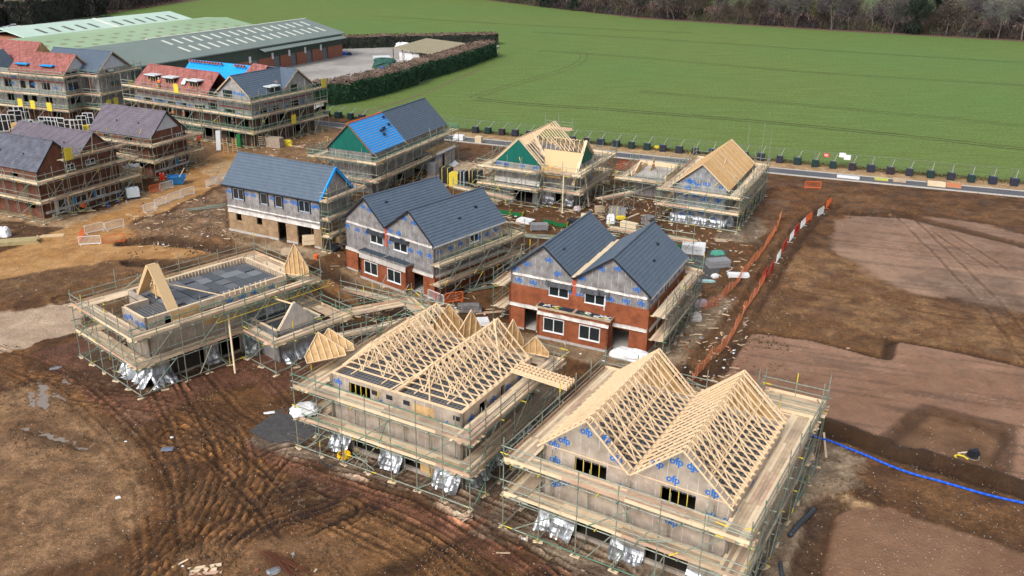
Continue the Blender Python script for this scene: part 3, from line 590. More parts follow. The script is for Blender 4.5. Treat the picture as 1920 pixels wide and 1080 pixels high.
# asphalt lane inside the fence, with kerbs
m_asph = M('asphalt', (.085,.088,.10), (.12,.125,.14), 3, .85, bump=.2, bscale=40, c3=(.15,.145,.14), s3=.15)
m_kerb = M('kerb_concrete', (.42,.40,.37), (.52,.5,.47), 3)
def strip(name, mat, o0, o1, z, x0, x1, step=2.0, kerb=None):
    mb = MB(); n = int((x1-x0)/step)
    for i in range(n):
        a, b = x0+i*step, x0+(i+1)*step; ya, yb = float(fence_y(a)), float(fence_y(b))
        if kerb: mb.hexa([(a,ya-o0,z-.1),(b,yb-o0,z-.1),(b,yb-o1,z-.1),(a,ya-o1,z-.1),(a,ya-o0,z+kerb),(b,yb-o0,z+kerb),(b,yb-o1,z+kerb),(a,ya-o1,z+kerb)])
        else: mb.poly([(a,ya-o0,z),(b,yb-o0,z),(b,yb-o1,z),(a,ya-o1,z)])
    return mb.build(name, mat, kind='structure')
strip('asphalt_road', m_asph, 9.4, 6.0, .03, -44, 108)
strip('kerb', m_kerb, 6.0, 5.85, .02, -44, 108, kerb=.12); strip('kerb', m_kerb, 9.55, 9.4, .02, -44, 108, kerb=.12)

# crop field beyond the fence
def field_mat():
    m = bpy.data.materials.new('young_cereal_crop'); m.use_nodes = True; t = m.node_tree; N = t.nodes; K = t.links; b = N['Principled BSDF']; b.inputs['Roughness'].default_value = .9; b.inputs['Specular IOR Level'].default_value = .15
    tc = N.new('ShaderNodeTexCoord'); mp = N.new('ShaderNodeMapping'); mp.inputs['Rotation'].default_value = (0,0,math.radians(19)); mp.inputs['Scale'].default_value = (.25,2.2,1); K.new(tc.outputs['Object'], mp.inputs[0])
    n = N.new('ShaderNodeTexNoise'); n.inputs['Scale'].default_value = .45; n.inputs['Detail'].default_value = 9; n.inputs['Roughness'].default_value = .62; K.new(mp.outputs[0], n.inputs['Vector'])
    r = N.new('ShaderNodeValToRGB'); e = r.color_ramp.elements; e[0].position = .30; e[0].color = (.108,.142,.036,1); e[1].position = .70; e[1].color = (.145,.222,.060,1)
    K.new(n.outputs[0], r.inputs[0])
    n2 = N.new('ShaderNodeTexNoise'); n2.inputs['Scale'].default_value = .012; n2.inputs['Detail'].default_value = 4; K.new(tc.outputs['Object'], n2.inputs['Vector'])
    r2 = N.new('ShaderNodeMapRange'); r2.inputs[1].default_value = .4; r2.inputs[2].default_value = .62; K.new(n2.outputs[0], r2.inputs[0])
    mx = N.new('ShaderNodeMix'); mx.data_type = 'RGBA'; mx.inputs[7].default_value = (.085,.190,.06,1)
    sc_ = N.new('ShaderNodeMath'); sc_.operation = 'MULTIPLY'; sc_.inputs[1].default_value = .5; K.new(r2.outputs[0], sc_.inputs[0]); sc_.inputs[1].default_value = .32; K.new(sc_.outputs[0], mx.inputs[0]); K.new(r.outputs[0], mx.inputs[6])
    n3 = N.new('ShaderNodeTexNoise'); n3.inputs['Scale'].default_value = 1.8; n3.inputs['Detail'].default_value = 10; n3.inputs['Roughness'].default_value = .8; K.new(tc.outputs['Object'], n3.inputs['Vector'])
    mr = N.new('ShaderNodeMapRange'); mr.inputs[1].default_value = .3; mr.inputs[2].default_value = .7; mr.inputs[3].default_value = .5; mr.inputs[4].default_value = 1.5; K.new(n3.outputs[0], mr.inputs[0])
    m2 = N.new('ShaderNodeMix'); m2.data_type = 'RGBA'; m2.blend_type = 'MULTIPLY'; m2.inputs[0].default_value = 1; K.new(mx.outputs[2], m2.inputs[6]); K.new(mr.outputs[0], m2.inputs[7])
    K.new(m2.outputs[2], b.inputs['Base Color'])
    return m
fe = [(x, float(fence_y(x))+.25, .0) for x in (-36.5,-8.1,42.1,74.2,150)]
far = [P(2300,98), P(1920,76), P(1560,56), P(1200,33), P(900,-3)]
farL = [P(500,-18), P(338,3), P(187,26), P(330,52)]
for q in far+farL: q.z = 0
fpoly = fe+[tuple(q) for q in far]+[tuple(q) for q in farL]+[(-72,268,0),(-49,266,0),(-8,254,0),(-24,207,0),(-38,180,0)]
mb = MB(); mb.poly(fpoly); fo = mb.build('crop_field', field_mat(), kind='structure')
bm_ = __import__('bmesh').new(); bm_.from_mesh(fo.data); __import__('bmesh').ops.triangulate(bm_, faces=bm_.faces[:]); bm_.to_mesh(fo.data); bm_.free()
m_track = M('wheel_worn_soil', (.052,.052,.020), (.088,.10,.035), .6, .95)
m_track2 = M('bare_track_soil', (.10,.07,.04), (.085,.085,.035), 1.0, .95)
def track(pts, wd=.5, mat=None, gap=1.9, z=.02):
    p = spline([tuple(P(*q))[:2] for q in pts], 8); mb = MB()
    for o in (-gap/2, gap/2) if gap else (0,):
        L = []
        for i in range(len(p)):
            d = p[min(i+1, len(p)-1)]-p[max(i-1, 0)]; d = d/np.hypot(*d); nn = np.array((-d[1], d[0])); w_ = wd*random.uniform(.5, 1.2); L.append((p[i]+nn*(o-w_/2), p[i]+nn*(o+w_/2)))
        for (a, b), (c, d) in zip(L[:-1], L[1:]): mb.poly([(*a, z), (*c, z), (*d, z), (*b, z)])
    return mb.build('wheel_track', mat or m_track, kind='structure')
track([(890,186),(1000,196),(1150,206),(1400,226),(1650,250),(1960,284)], .6, gap=1.9)
track([(893,184),(900,178),(1000,148),(1060,130),(1092,112),(1090,97),(1070,95)], .22, m_track2)
track([(1010,95),(1200,108),(1500,134),(1920,160)], .35); track([(1000,60),(1300,78),(1600,98),(1960,120)], .4)
track([(1200,172),(1500,196),(1960,240)], .3); track([(700,30),(1000,48),(1300,62)], .4)
track([(660,215),(720,200),(800,172),(900,130)], 1.3, M('worn_strip', (.16,.14,.07), (.12,.125,.045), .7, .95), gap=0, z=.012)
# outlying land: one sheet to the horizon below everything
mb = MB(); mb.poly([(-2500,-200,-3),(2500,-200,-3),(2500,3000,-3),(-2500,3000,-3)]); mb.build('outlying_land', M('distant_grass', (.10,.15,.05), (.13,.11,.06), .02, .95, c3=(.08,.14,.04), s3=.01), kind='structure')
mb = MB(); q = [P(2300,100), P(1920,78), P(1560,58), P(1200,35), P(900,-1), P(500,-16), P(338,5), P(187,28)]; b2 = [Vector((p.x*1.1-12, p.y*1.1+60, 0)) for p in q][::-1]
mb.poly([(p.x, p.y, .012) for p in q]+[(p.x, p.y, .012) for p in b2]); mb.build('woodland_floor', M('leaf_litter', (.10,.06,.045), (.17,.10,.075), .5, .95), kind='structure')
# ================================================================ buildings
def house(key, name, label, group=None):
    X0, Y0, a = H_[key]; return empty(name, (X0, Y0, 0), a, label, 'house', group)
HG = 'houses being built on the site'
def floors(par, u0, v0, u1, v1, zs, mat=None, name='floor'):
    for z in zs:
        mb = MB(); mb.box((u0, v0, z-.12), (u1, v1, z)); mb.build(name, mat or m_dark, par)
def lintel_flaps(par, P0, d, s0, s1, z, drop=.46, out=.30, mat=None):
    d = Vector((*d, 0)).normalized(); n = Vector((d.y, -d.x, 0)); mb = MB(); o = Vector((*P0, 0)); k = 8
    pr = None
    for i in range(k+1):
        s = s0+(s1-s0)*i/k; a = o+d*s+n*.03+Vector((0,0,z)); b = a+n*(out+random.uniform(-.04,.05))+Vector((0,0,-drop+random.uniform(-.05,.05)))
        if pr: mb.poly([pr[0], a, b, pr[1]]); mb.poly([pr[0]+n*.015, pr[1]+n*.015, b+n*.015, a+n*.015])
        pr = (a, b)
    mb.build('window_hood', mat or m_blk, par)
def skirt(par, P0, d, s0, s1, z0, z1=None, out=.5, mat=None, name='loose_wrap', mess=1.0):
    """crumpled foil hanging off the wall foot"""
    d = Vector((*d, 0)).normalized(); n = Vector((d.y, -d.x, 0)); o = Vector((*P0, 0)); mb = MB(); ph0 = random.uniform(0,6); nx_ = max(3, int((s1-s0)/.12)); nz = 7; z1 = z1 or z0+1.0; g = []
    for i in range(nx_+1):
        row = []
        for j in range(nz+1):
            t = j/nz; s = s0+(s1-s0)*i/nx_; fd = math.sin(s*5.1+ph0)*.5+math.sin(s*11.3+ph0*2)*.35+math.sin(s*2.3+ph0*3+t*2)*.5; off = .03+out*(1-t)**1.6*(1+.30*fd*mess)+max(0,.05*mess*(1-t)*(1+fd))+.12*mess*math.exp(-((t-.35)/.12)**2)*(1+.5*fd)*(out > .3)
            row.append(o+d*s+n*off+Vector((0,0,z0+(z1-z0)*t+(.10*fd*mess*(1-t) if out > .3 else .02*fd)+(.10*math.sin(s*1.7+ph0)*mess*t if out > .3 else 0))))
        g.append(row)
    for i in range(nx_):
        for j in range(nz): mb.poly([g[i][j], g[i+1][j], g[i+1][j+1], g[i][j+1]])
    return mb.build(name, mat or m_silver, par, True)
def bargeboards(par, pts, w=.16, h=.04, mat=None, name='bargeboard', off=(0,0,0)):
    for a, b in zip(pts[:-1], pts[1:]):
        mb = MB(); mb.bar(Vector(a)+Vector(off), Vector(b)+Vector(off), h, w); mb.build(name, mat or m_blk, par)
def logo_row(mb, P0, d, items, **k):
    for it in items: logo(mb, P0, d, it[0], it[1], flip=(len(it) > 2 and it[2]), **k)

# ---- pair of tiled twin-gable houses
def twin_gable(key, name, label, W_, L, ul, ur, uv, zv, e, r, zbrick, upper_front_mat, doors_gf, logos_front, logos_side, open_leaf=None, boards=False, brickm=None, side_win=()):
    h = house(key, name, label, HG); bk = brickm or m_brick
    up_win = [(3.75,5.75,3.85,5.05), (7.18,9.22,3.85,5.05)]
    bay = (3.2, 9.95, -1.0)
    # lower brick skin
    mb = MB()
    fo = [(a, b, 0, c) for a, b, c in doors_gf]
    cut = [(o0, o1, z0, z1) for o0, o1, z0, z1 in up_win if z0 < zbrick]
    wall(mb, (-.08,-.08), (W_+.08,-.08), .18, zbrick, .2, [(a+.08,b+.08,c,d) for a,b,c,d in fo+cut]+[(bay[0]+.2, bay[1]-.2, 0, 2.35)])
    wall(mb, (W_+.08,-.076), (W_+.08,L+.08), .18, zbrick, .2, [(2.0,3.0,.3,2.0)])
    wall(mb, (W_+.08,L+.08), (-.08,L+.08), .18, zbrick, .2, [(2,4,.9,2.1),(8,10,.2,2.1)]); wall(mb, (-.08,L+.08), (-.08,-.08), .18, zbrick, .2)
    mb.build('brick_wall', bk, h)
    mb = MB()
    for a, b in (((-.11,-.11),(W_+.11,-.11)), ((W_+.11,-.11),(W_+.11,L+.11)), ((W_+.11,L+.11),(-.11,L+.11)), ((-.11,L+.11),(-.11,-.11))):
        wall(mb, a, b, 0, .18, .22, [(x0+.11, x1+.11, -.1, .2) for x0, x1, _ in doors_gf] if a[1] == b[1] == -.11 else ())
    mb.build('plinth', m_foot, h)
    # projecting bay
    mb = MB(); x0, x1, y0 = bay
    wall(mb, (x0,y0), (x1,y0), .2, 2.95, .2, [(.57,2.6,.8,2.17),(4.0,6.0,.8,2.17)]); wall(mb, (x1,y0), (x1,-.09), .2, 2.95, .2); wall(mb, (x0,-.09), (x0,y0), .2, 2.95, .2); mb.build('bay_wall', bk, h)
    mb = MB(); wall(mb, (x0-.03,y0-.03), (x1+.03,y0-.03), 0, .24, .22); wall(mb, (x1+.03,y0-.03), (x1+.03,-.12), 0, .24, .22); mb.build('bay_plinth', m_foot, h)
    window(h, (0, y0), (1,0), 3.79, 5.78, .82, 2.15); window(h, (0, y0), (1,0), 7.22, 9.18, .82, 2.15)
    # bay top: upstand tray with dark lining
    zt = 3.0
    mb = MB(); mb.box((x0-.15,y0-.15,zt-.05), (x1+.15,-.09,zt)); mb.box((x0-.15,y0-.15,zt), (x1+.15,y0-.08,zt+.13)); mb.box((x0-.15,y0-.08,zt), (x0-.08,-.09,zt+.13)); mb.box((x1+.08,y0-.08,zt), (x1+.15,-.09,zt+.13))
    mb.box(((x0+x1)/2-.12,y0-.08,zt), ((x0+x1)/2+.12,-.09,zt+.1)); mb.build('bay_roof_tray', m_timd if boards else m_wrapdk, h)
    mb = MB(); mb.box((x0-.07,y0-.07,zt+.004), (x1+.07,-.1,zt+.05)); mb.build('bay_roof_lining', M('blue_black_lining', (.01,.025,.045), (.02,.05,.075), 2, .3), h)
    if boards:
        for k in range(26):
            q = Vector((random.choice([4.2,5.0,7.6,8.9,9.4])+random.uniform(-.4,.4), random.uniform(y0+.1,-.25), zt+.08)); mb = MB(); a_ = random.uniform(-.6,.6); mb.obox(q, (.28*math.cos(a_),.28*math.sin(a_),0), (-.03*math.sin(a_),.03*math.cos(a_),0), (0,0,.02)); mb.build('wall_tie_bundle', random.choice([m_yel, m_grn, m_wht]), h)
    # taped damp-proof course / loose wrap bands
    zb = 2.35
    skirt(h, (0,-.09), (1,0), 0, doors_gf[0][0]+1.4, zb-.1, zb+.22, .07, m_foilp, 'wrap_band', .4); skirt(h, (0,-.09), (1,0), x1+.05, W_, zb-.1, zb+.22, .07, m_foilp, 'wrap_band', .4)
    skirt(h, (0,y0), (1,0), x0, x1, zb+.0, zb+(.7 if zbrick < 3 else .3), .08, m_foilp, 'wrap_band', .8)
    skirt(h, (W_+.09,0), (0,1), 0, L, zb-.1, zb+.2, .07, m_foilp, 'wrap_band', .4)
    # upper wrapped walls
    mb = MB()
    logos_f = MB()
    wall(mb, (0,0), (W_,0), zbrick, e-.05, .2, [(a,b,c,d) for a,b,c,d in up_win])
    wall(mb, (W_,0), (W_,L), zbrick, e-.05, .2, side_win); wall(mb, (W_,L), (0,L), zbrick, e-.05, .2, [(2,4,3.9,5),(8,10,3.9,5)]); wall(mb, (0,L), (0,0), zbrick, e-.05, .2)
    def gp(z0, u0, um, u1, zl, zr): return [(u0, z0), (u1, z0), (u1, zr), (um, r-.12), (u0, zl)]
    for P0, d, f in (((0,0),(1,0),1), ((0,L-.2),(1,0),1)):
        gable(mb, P0, d, [(0, e-.05), (W_, e-.05), (W_, e-.1), (ur, r-.15), (uv, zv-.08), (ul, r-.15), (0, e-.1)][::1] if False else [(0,e-.05),(uv,e-.05),(uv,zv-.05),(ul,r-.15)], .2)
        gable(mb, P0, d, [(uv,e-.05),(W_,e-.05),(ur,r-.15),(uv,zv-.05)], .2)
    logo_row(mb, (0,0), (1,0), logos_front); logo_row(mb, (W_,0), (0,1), logos_side)
    mb.build('insulated_wall', [upper_front_mat, m_logo], h)
    skirt(h, (0,-.0), (1,0), .2, W_-.2, 5.25, 5.45, .05, m_foilp, 'wrap_band', .6)
    for (a,b,c,d) in up_win:
        window(h, (0,0), (1,0), a+.04, b-.04, c+.02, d-.02, open_leaf=(open_leaf == (a,b))); lintel_flaps(h, (0,0), (1,0), a-.28, b+.28, d+.28)
    for (a,b,c,d) in side_win: window(h, (W_,0), (0,1), a+.03, b-.03, c+.02, d-.02)
    mb = MB(); wall(mb, (uv-.18,-.06), (uv+.18,-.06), 3.95, zv+.05, .055); mb.build('party_wall_sock', M('red_fabric', (.42,.05,.04), (.5,.14,.08), 6, .9), h)
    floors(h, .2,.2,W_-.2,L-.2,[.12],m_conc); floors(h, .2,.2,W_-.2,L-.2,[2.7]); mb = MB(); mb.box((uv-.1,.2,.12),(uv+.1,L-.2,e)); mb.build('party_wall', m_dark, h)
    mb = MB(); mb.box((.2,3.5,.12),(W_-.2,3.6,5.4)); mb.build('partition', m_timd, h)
    # roof: two ridges running back
    o = .25; n = 13; rf = MB()
    slope(rf, (W_+o,L+o,e-.05), (W_+o,-o,e-.05), (ur,-o,r), (ur,L+o,r), n); slope(rf, (uv,-o,zv), (uv,L+o,zv), (ur,L+o,r), (ur,-o,r), n-1)
    slope(rf, (uv,L+o,zv), (uv,-o,zv), (ul,-o,r), (ul,L+o,r), n-1); slope(rf, (-o,-o,e-.05), (-o,L+o,e-.05), (ul,L+o,r), (ul,-o,r), n)
    R = rf.build('roof', m_slate, h)
    for u in (ul, ur):
        mb = MB(); ridge_caps(mb, (u,-o,r+.02), (u,L+o,r+.02)); mb.build('ridge_tiles', m_slate, R)
    for k in range(3):
        mb = MB(); t = random.uniform(.3,.7); q = Vector((ur if k else ul, 2+k*3, r)).lerp(Vector((W_ if k else uv, 2+k*3, e)), t); mb.box(q-Vector((.12,.18,.02)), q+Vector((.12,.18,.2))); mb.build('vent_tile', m_blk, R)
    bargeboards(h, [(-o,-o-.03,e-.13),(ul,-o-.03,r-.06),(uv,-o-.03,zv-.09)]); bargeboards(h, [(uv,-o-.034,zv-.09),(ur,-o-.034,r-.06),(W_+o,-o-.034,e-.13)])
    mb = MB(); mb.box((W_+o-.02,-o,e-.24),(W_+o+.03,L+o,e-.07)); mb.build('fascia', m_white, h)
    mb = MB(); mb.box((-o-.03,-o,e-.24),(-o+.02,L+o,e-.07)); mb.build('fascia', m_white, h)
    if boards:
        for k in range(3):
            mb = MB(); s = k*3.3; mb.obox((uv+random.uniform(-.05,.05), s+1.4, zv+.17+k*.03), (.14,.03,0), (-.05,1.9,.0), (0,0,.02)); mb.obox((uv+.32, s+1.9, zv+.30+k*.03), (.14,.02,.02), (-.04,1.9,0), (0,0,.02)); mb.build('valley_board', m_timp, h)
    return h
m_foilp = foil_mat('pale_creased_wrap', (.46,.42,.39), (.62,.58,.54), .2, .5, 1.0)
twin_gable('E', 'brick_house', 'red brick house with two slate gables and blue printed foil upper walls', 13.08, 10.8, 3.23, 9.7, 6.2, 6.04, 5.67, 8.53, 4.35, m_foil, [(1.5,2.7,2.15),(9.98,11.5,2.1)],
    [(.8,4.75),(2.25,4.78),(1.6,6.45,1),(3.7,7.2,0),(4.6,6.05,1),(6.9,6.05,1),(8.6,7.25,0),(10.1,7.55,0),(6.05,4.55,0),(6.75,4.4,0),(9.6,4.62),(11.0,4.75),(12.35,4.8),(11.9,6.0,0),(.45,5.8,1)],
    [(.7,4.85),(2.0,4.9),(3.4,4.9,1),(7.5,4.9),(9.0,4.85)], open_leaf=(7.18,9.22), boards=True, side_win=[(4.4,5.9,3.9,5.1)])
twin_gable('D', 'brick_house', 'slate roofed twin gable house with brick only on its ground floor and brownish foil above', 12.86, 10.5, 3.23, 9.7, 6.2, 6.04, 5.67, 8.53, 2.5, m_foil, [(1.75,2.2,2.1),(9.96,11.4,2.1)],
    [(.35,4.8),(1.8,4.7),(3.2,4.75),(2.9,7.45,1),(3.9,7.3,0),(8.9,7.5,0),(10.2,7.3,0),(6.8,5.7,1),(8.0,5.75,0),(6.6,4.5),(9.6,4.35),(10.9,4.4),(12.25,4.4)],
    [(.8,4.75),(2.4,4.7,1),(3.8,4.8),(6.6,4.75),(7.9,4.75),(9.2,4.85)], side_win=[(5.2,6.6,4.4,5.3)])

# ---- long slate-roofed house C
h = house('C', 'long_house', 'long dark slate roofed house with four upper windows over a buff brick ground floor', HG)
W_, L, e, r = 13.79, 5.79, 5.75, 8.88
mb = MB(); ops = [(1.3,2.12,1.48,2.4),(4.42,5.22,1.48,2.4),(7.55,8.75,0,2.36),(10.35,12.75,0,2.42)]
wall(mb, (-.06,-.06), (W_+.06,-.06), .3, 2.5, .2, [(a+.06,b+.06,c,d) for a,b,c,d in ops]); wall(mb, (W_+.06,-.056), (W_+.06,L), .3, 2.5, .2); wall(mb, (W_+.06,L), (-.06,L), .3, 2.5, .2); wall(mb, (-.06,L), (-.06,-.06), .3, 2.5, .2); mb.build('brick_wall', m_buff, h)
mb = MB(); wall(mb, (-.09,-.09), (W_+.09,-.09), 0, .3, .25, [(a+.09,b+.09,-.1,.5) for a,b,c,d in ops if c == 0]); wall(mb, (W_+.09,-.09), (W_+.09,L), 0, .3, .25); mb.build('plinth', m_foot, h)
uw = [(1.1,2.75,4.1,5.42),(5.22,6.3,4.1,5.42),(7.4,8.45,4.08,5.42),(10.8,12.4,4.1,5.42)]
mb = MB(); wall(mb, (0,0), (W_,0), 2.5, e-.05, .2, uw); wall(mb, (W_,0), (W_,L), 2.5, e-.05, .2); wall(mb, (W_,L), (0,L), 2.5, e-.05, .2); wall(mb, (0,L), (0,0), 2.5, e-.05, .2)
gable(mb, (W_,0), (0,1), [(0,e-.05),(L,e-.05),(L/2,r-.15)]); gable(mb, (0,L), (0,-1), [(0,e-.05),(L,e-.05),(L/2,r-.15)])
logo_row(mb, (0,0), (1,0), [(.5,4.9),(3.3,4.95,1),(4.25,4.95),(7.0,5.0),(8.85,4.9,1),(9.9,5.0),(10.6,4.95,1),(12.9,4.9,1),(13.4,5.0)]); mb.build('insulated_wall', [m_foil, m_logo], h)
skirt(h, (0,-.01), (1,0), .1, W_-.1, 2.42, 2.85, .09, m_foilp, 'wrap_band', .7); skirt(h, (0,-.01), (1,0), .1, W_-.1, 3.1, 3.25, .04, m_foilp, 'wrap_band', .7)
m_greywin = M('grey_blue_upvc', (.30,.36,.44), (.36,.42,.5), 3, .35)
for i, (a,b,c,d) in enumerate(uw):
    window(h, (0,0), (1,0), a+.03, b-.03, c+.03, d-.02, n=2 if i in (0,3) else 1, fm=m_greywin); mb = MB()
    for q in ((a-.14,a+.02,c-.1,d+.1),(b-.02,b+.14,c-.1,d+.1)): wall(mb, (q[0],-.06), (q[1],-.06), q[2], q[3], .055)
    wall(mb, (a-.14,-.064), (b+.14,-.064), d, d+.12, .05); mb.build('window_flashing', m_blk, h)
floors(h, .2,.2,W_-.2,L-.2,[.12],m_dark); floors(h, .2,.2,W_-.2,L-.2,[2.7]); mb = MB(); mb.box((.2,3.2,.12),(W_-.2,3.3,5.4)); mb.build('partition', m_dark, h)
mb = MB()
for k in range(5): mb.box((10.5+k*.5,2.2,.12),(10.55+k*.5,2.3,2.4))
mb.build('stud_frame', m_tim, h)
rf = MB(); o = .3; slope(rf, (-o,-o,e-.03), (W_+.12,-o,e-.03), (W_+.12,L/2,r), (-o,L/2,r), 11); slope(rf, (W_+.12,L+o,e-.03), (-o,L+o,e-.03), (-o,L/2,r), (W_+.12,L/2,r), 11); R = rf.build('roof', m_slate, h)
mb = MB(); ridge_caps(mb, (-o,L/2,r+.02), (W_+.1,L/2,r+.02)); mb.build('ridge_tiles', m_slate, R)
mb = MB(); mb.box((-o,-o-.04,e-.2),(W_+.14,-o,e-.02)); mb.build('fascia', m_blk, h); mb = MB(); mb.tube((-o,-o-.1,e-.06),(W_+.14,-o-.1,e-.06),.06,8); mb.build('gutter', m_blk, h)
bargeboards(h, [(W_+.3,-o,e-.1),(W_+.3,L/2,r-.05),(W_+.3,L+o,e-.1)], .34, .03, m_blue, 'blue_verge_membrane')
mb = MB(); mb.poly([(W_+.12,-o,e+.05),(W_+.36,-o,e+.05),(W_+.36,L/2,r+.08),(W_+.12,L/2,r+.08)]); mb.poly([(W_+.12,L/2,r+.08),(W_+.36,L/2,r+.08),(W_+.36,L+o,e+.05),(W_+.12,L+o,e+.05)]); mb.build('blue_verge_membrane', m_blue, h)

# ---- truss roof houses
def fink(mb, u0, u1, zf, um, zr, v, mi=0, t=.045, d=.11, off=0):
    a, b, c = Vector((u0,v,zf)), Vector((u1,v,zf)), Vector((um,v,zr)); y = (0,1,0)
    bar = lambda p, q, dd=d: mb.obox((p+q)/2, (q-p)/2, (0,t/2,0), (q-p).normalized().cross(Vector((0,1,0)))*dd/2, mi)
    bar(a, c); bar(b, c); bar(a, b)
    p1, p2 = a.lerp(b, 1/3), a.lerp(b, 2/3); r1, r2 = a.lerp(c, .5), b.lerp(c, .5)
    bar(r1, p1, .08); bar(p1, c, .08); bar(c, p2, .08); bar(p2, r2, .08)
def osb_gable(par, name, pts, off, studs=None, mat=None, studm=None, dirn=None):
    mb = MB(); mb.prism(pts, off); return mb.build(name, mat or m_osb, par)
def shell(h, W_, L, e, warm, ops_f, ops_s, logo_f=(), logo_s=(), e0=0.0, skirts_f=(), skirts_s=(), zsplit=2.75, ops_l=(), name='insulated_wall'):
    mb = MB(); wall(mb, (0,0), (W_,0), e0, e, .2, ops_f); wall(mb, (W_,0), (W_,L), e0, e, .2, ops_s); wall(mb, (W_,L), (0,L), e0, e, .2, [(2,4,.2,2.2),(7,9,1,2.1)] if W_ > 9 else ()); wall(mb, (0,L), (0,0), e0, e, .2, ops_l)
    logo_row(mb, (0,0), (1,0), logo_f); logo_row(mb, (W_,0), (0,1), logo_s); mb.build(name, [warm, m_logo], h)
    for a, b, z1, out in skirts_f: skirt(h, (0,0), (1,0), a, b, -.0, z1, out)
    for a, b, z1, out in skirts_s: skirt(h, (W_,0), (0,1), a, b, -.0, z1, out)
def stud_openings(h, ops, y=.12, axis=0, fixed=0, mat=None):
    mb = MB()
    for a, b, c, d in ops:
        n = max(2, int((b-a)/.45))
        for k in range(n+1):
            s = a+(b-a)*k/n
            mb.box((s-.022,y,c),(s+.022,y+.07,d)) if axis == 0 else mb.box((fixed-y-.07,s-.022,c),(fixed-y,s+.022,d))
        mb.build('opening_studs', mat or m_yelw, h); mb = MB()
m_yelw = M('yellow_tinted_stud', (.62,.50,.05), (.75,.6,.12), 4, .7)
# H1 nearest house, full double truss roof
h = house('H1', 'timber_frame_house', 'nearest timber frame house with two complete bare roof truss ridges over foil walls', HG)
W_, L, e, r = 11.64, 10.1, 5.8, 8.56; ul, ur, uv, zv = 2.95, 8.72, 5.78, 5.95
upo = [(2.1,4.15,4.6,5.62),(7.5,9.55,4.6,5.62)]; gfo = [(2.35,4.75,.25,2.1),(6.9,9.5,.25,2.1)]
shell(h, W_, L, e, m_foilw, upo+gfo, [(2,3.2,.3,2.1),(6.5,8,.9,2.1)], [(.8,4.95),(.7,6.0),(1.5,3.6,1),(5.0,4.55),(6.1,4.5,1),(10.5,4.7),(11.2,4.6),(.9,3.3,1),(8.3,3.4)], [(.7,4.9),(2.2,4.6,1),(3.7,5.0),(5.4,4.7),(7.2,4.9,1),(9,4.8)],
      skirts_f=[(-.1,2.35,1.1,.7),(4.75,6.9,.9,.6),(9.5,11.6,.8,.7)], skirts_s=[(0,2,1.0,.6),(3.3,6.4,.9,.6),(8.1,10,.8,.5)])
mb = MB(); gable(mb, (0,0), (1,0), [(0,e),(uv,e),(uv,zv),(ul,r-.25)]); gable(mb, (0,0), (1,0), [(uv,e),(W_,e),(ur,r-.25),(uv,zv)])
logo_row(mb, (0,0), (1,0), [(1.35,6.45),(2.75,7.5),(3.9,7.45),(4.7,6.35),(7.15,6.9),(8.25,7.4),(9.25,7.35,1),(8.15,6.2),(10.4,6.15)], size=.66); mb.build('gable_wall', [m_foilw, m_logo], h)
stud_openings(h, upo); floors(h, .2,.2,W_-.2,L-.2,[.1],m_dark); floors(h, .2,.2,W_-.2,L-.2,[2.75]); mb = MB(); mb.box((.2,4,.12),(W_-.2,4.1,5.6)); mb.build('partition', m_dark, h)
mb = MB(); mb.box((.2,.2,e-.42),(W_-.2,L-.2,e-.30)); mb.build('ceiling_deck', m_flr, h)
mb = MB(); mb.box((-.02,-.02,e),(W_+.02,.2,e+.045)); mb.box((W_-.22,.2,e),(W_+.02,L,e+.045)); mb.box((-.02,.2,e),(.2,L,e+.045)); mb.box((uv-.14,.2,e-.1),(uv+.14,L,e+.06)); mb.build('wall_plate', m_tim, h)
rfm = MB()
for u in (ul, ur):
    for du, dz in ((-.05,-.14),(.05,-.14)): rfm.bar((u+du,-.3,r+dz),(u+du,L+.4,r+dz),.04,.09)
    for k in (-1, 1):
        q = 1.44; rfm.bar((u+k*q,.2,e+.10),(u+k*q,L,e+.10),.09,.04); rfm.bar((u+k*q*.95,.3,(e+r)/2-.12),(u+k*q*.95,L,(e+r)/2-.12),.04,.08)
    for k in range(3): rfm.bar((u-2.6,.5+k*3.2,e+.25),(u-.1,2.4+k*3.2,r-.25),.07,.03); rfm.bar((u+2.6,.9+k*3.2,e+.25),(u+.1,2.9+k*3.2,r-.25),.07,.03)
R = rfm.build('roof_bracing', m_tim, h)
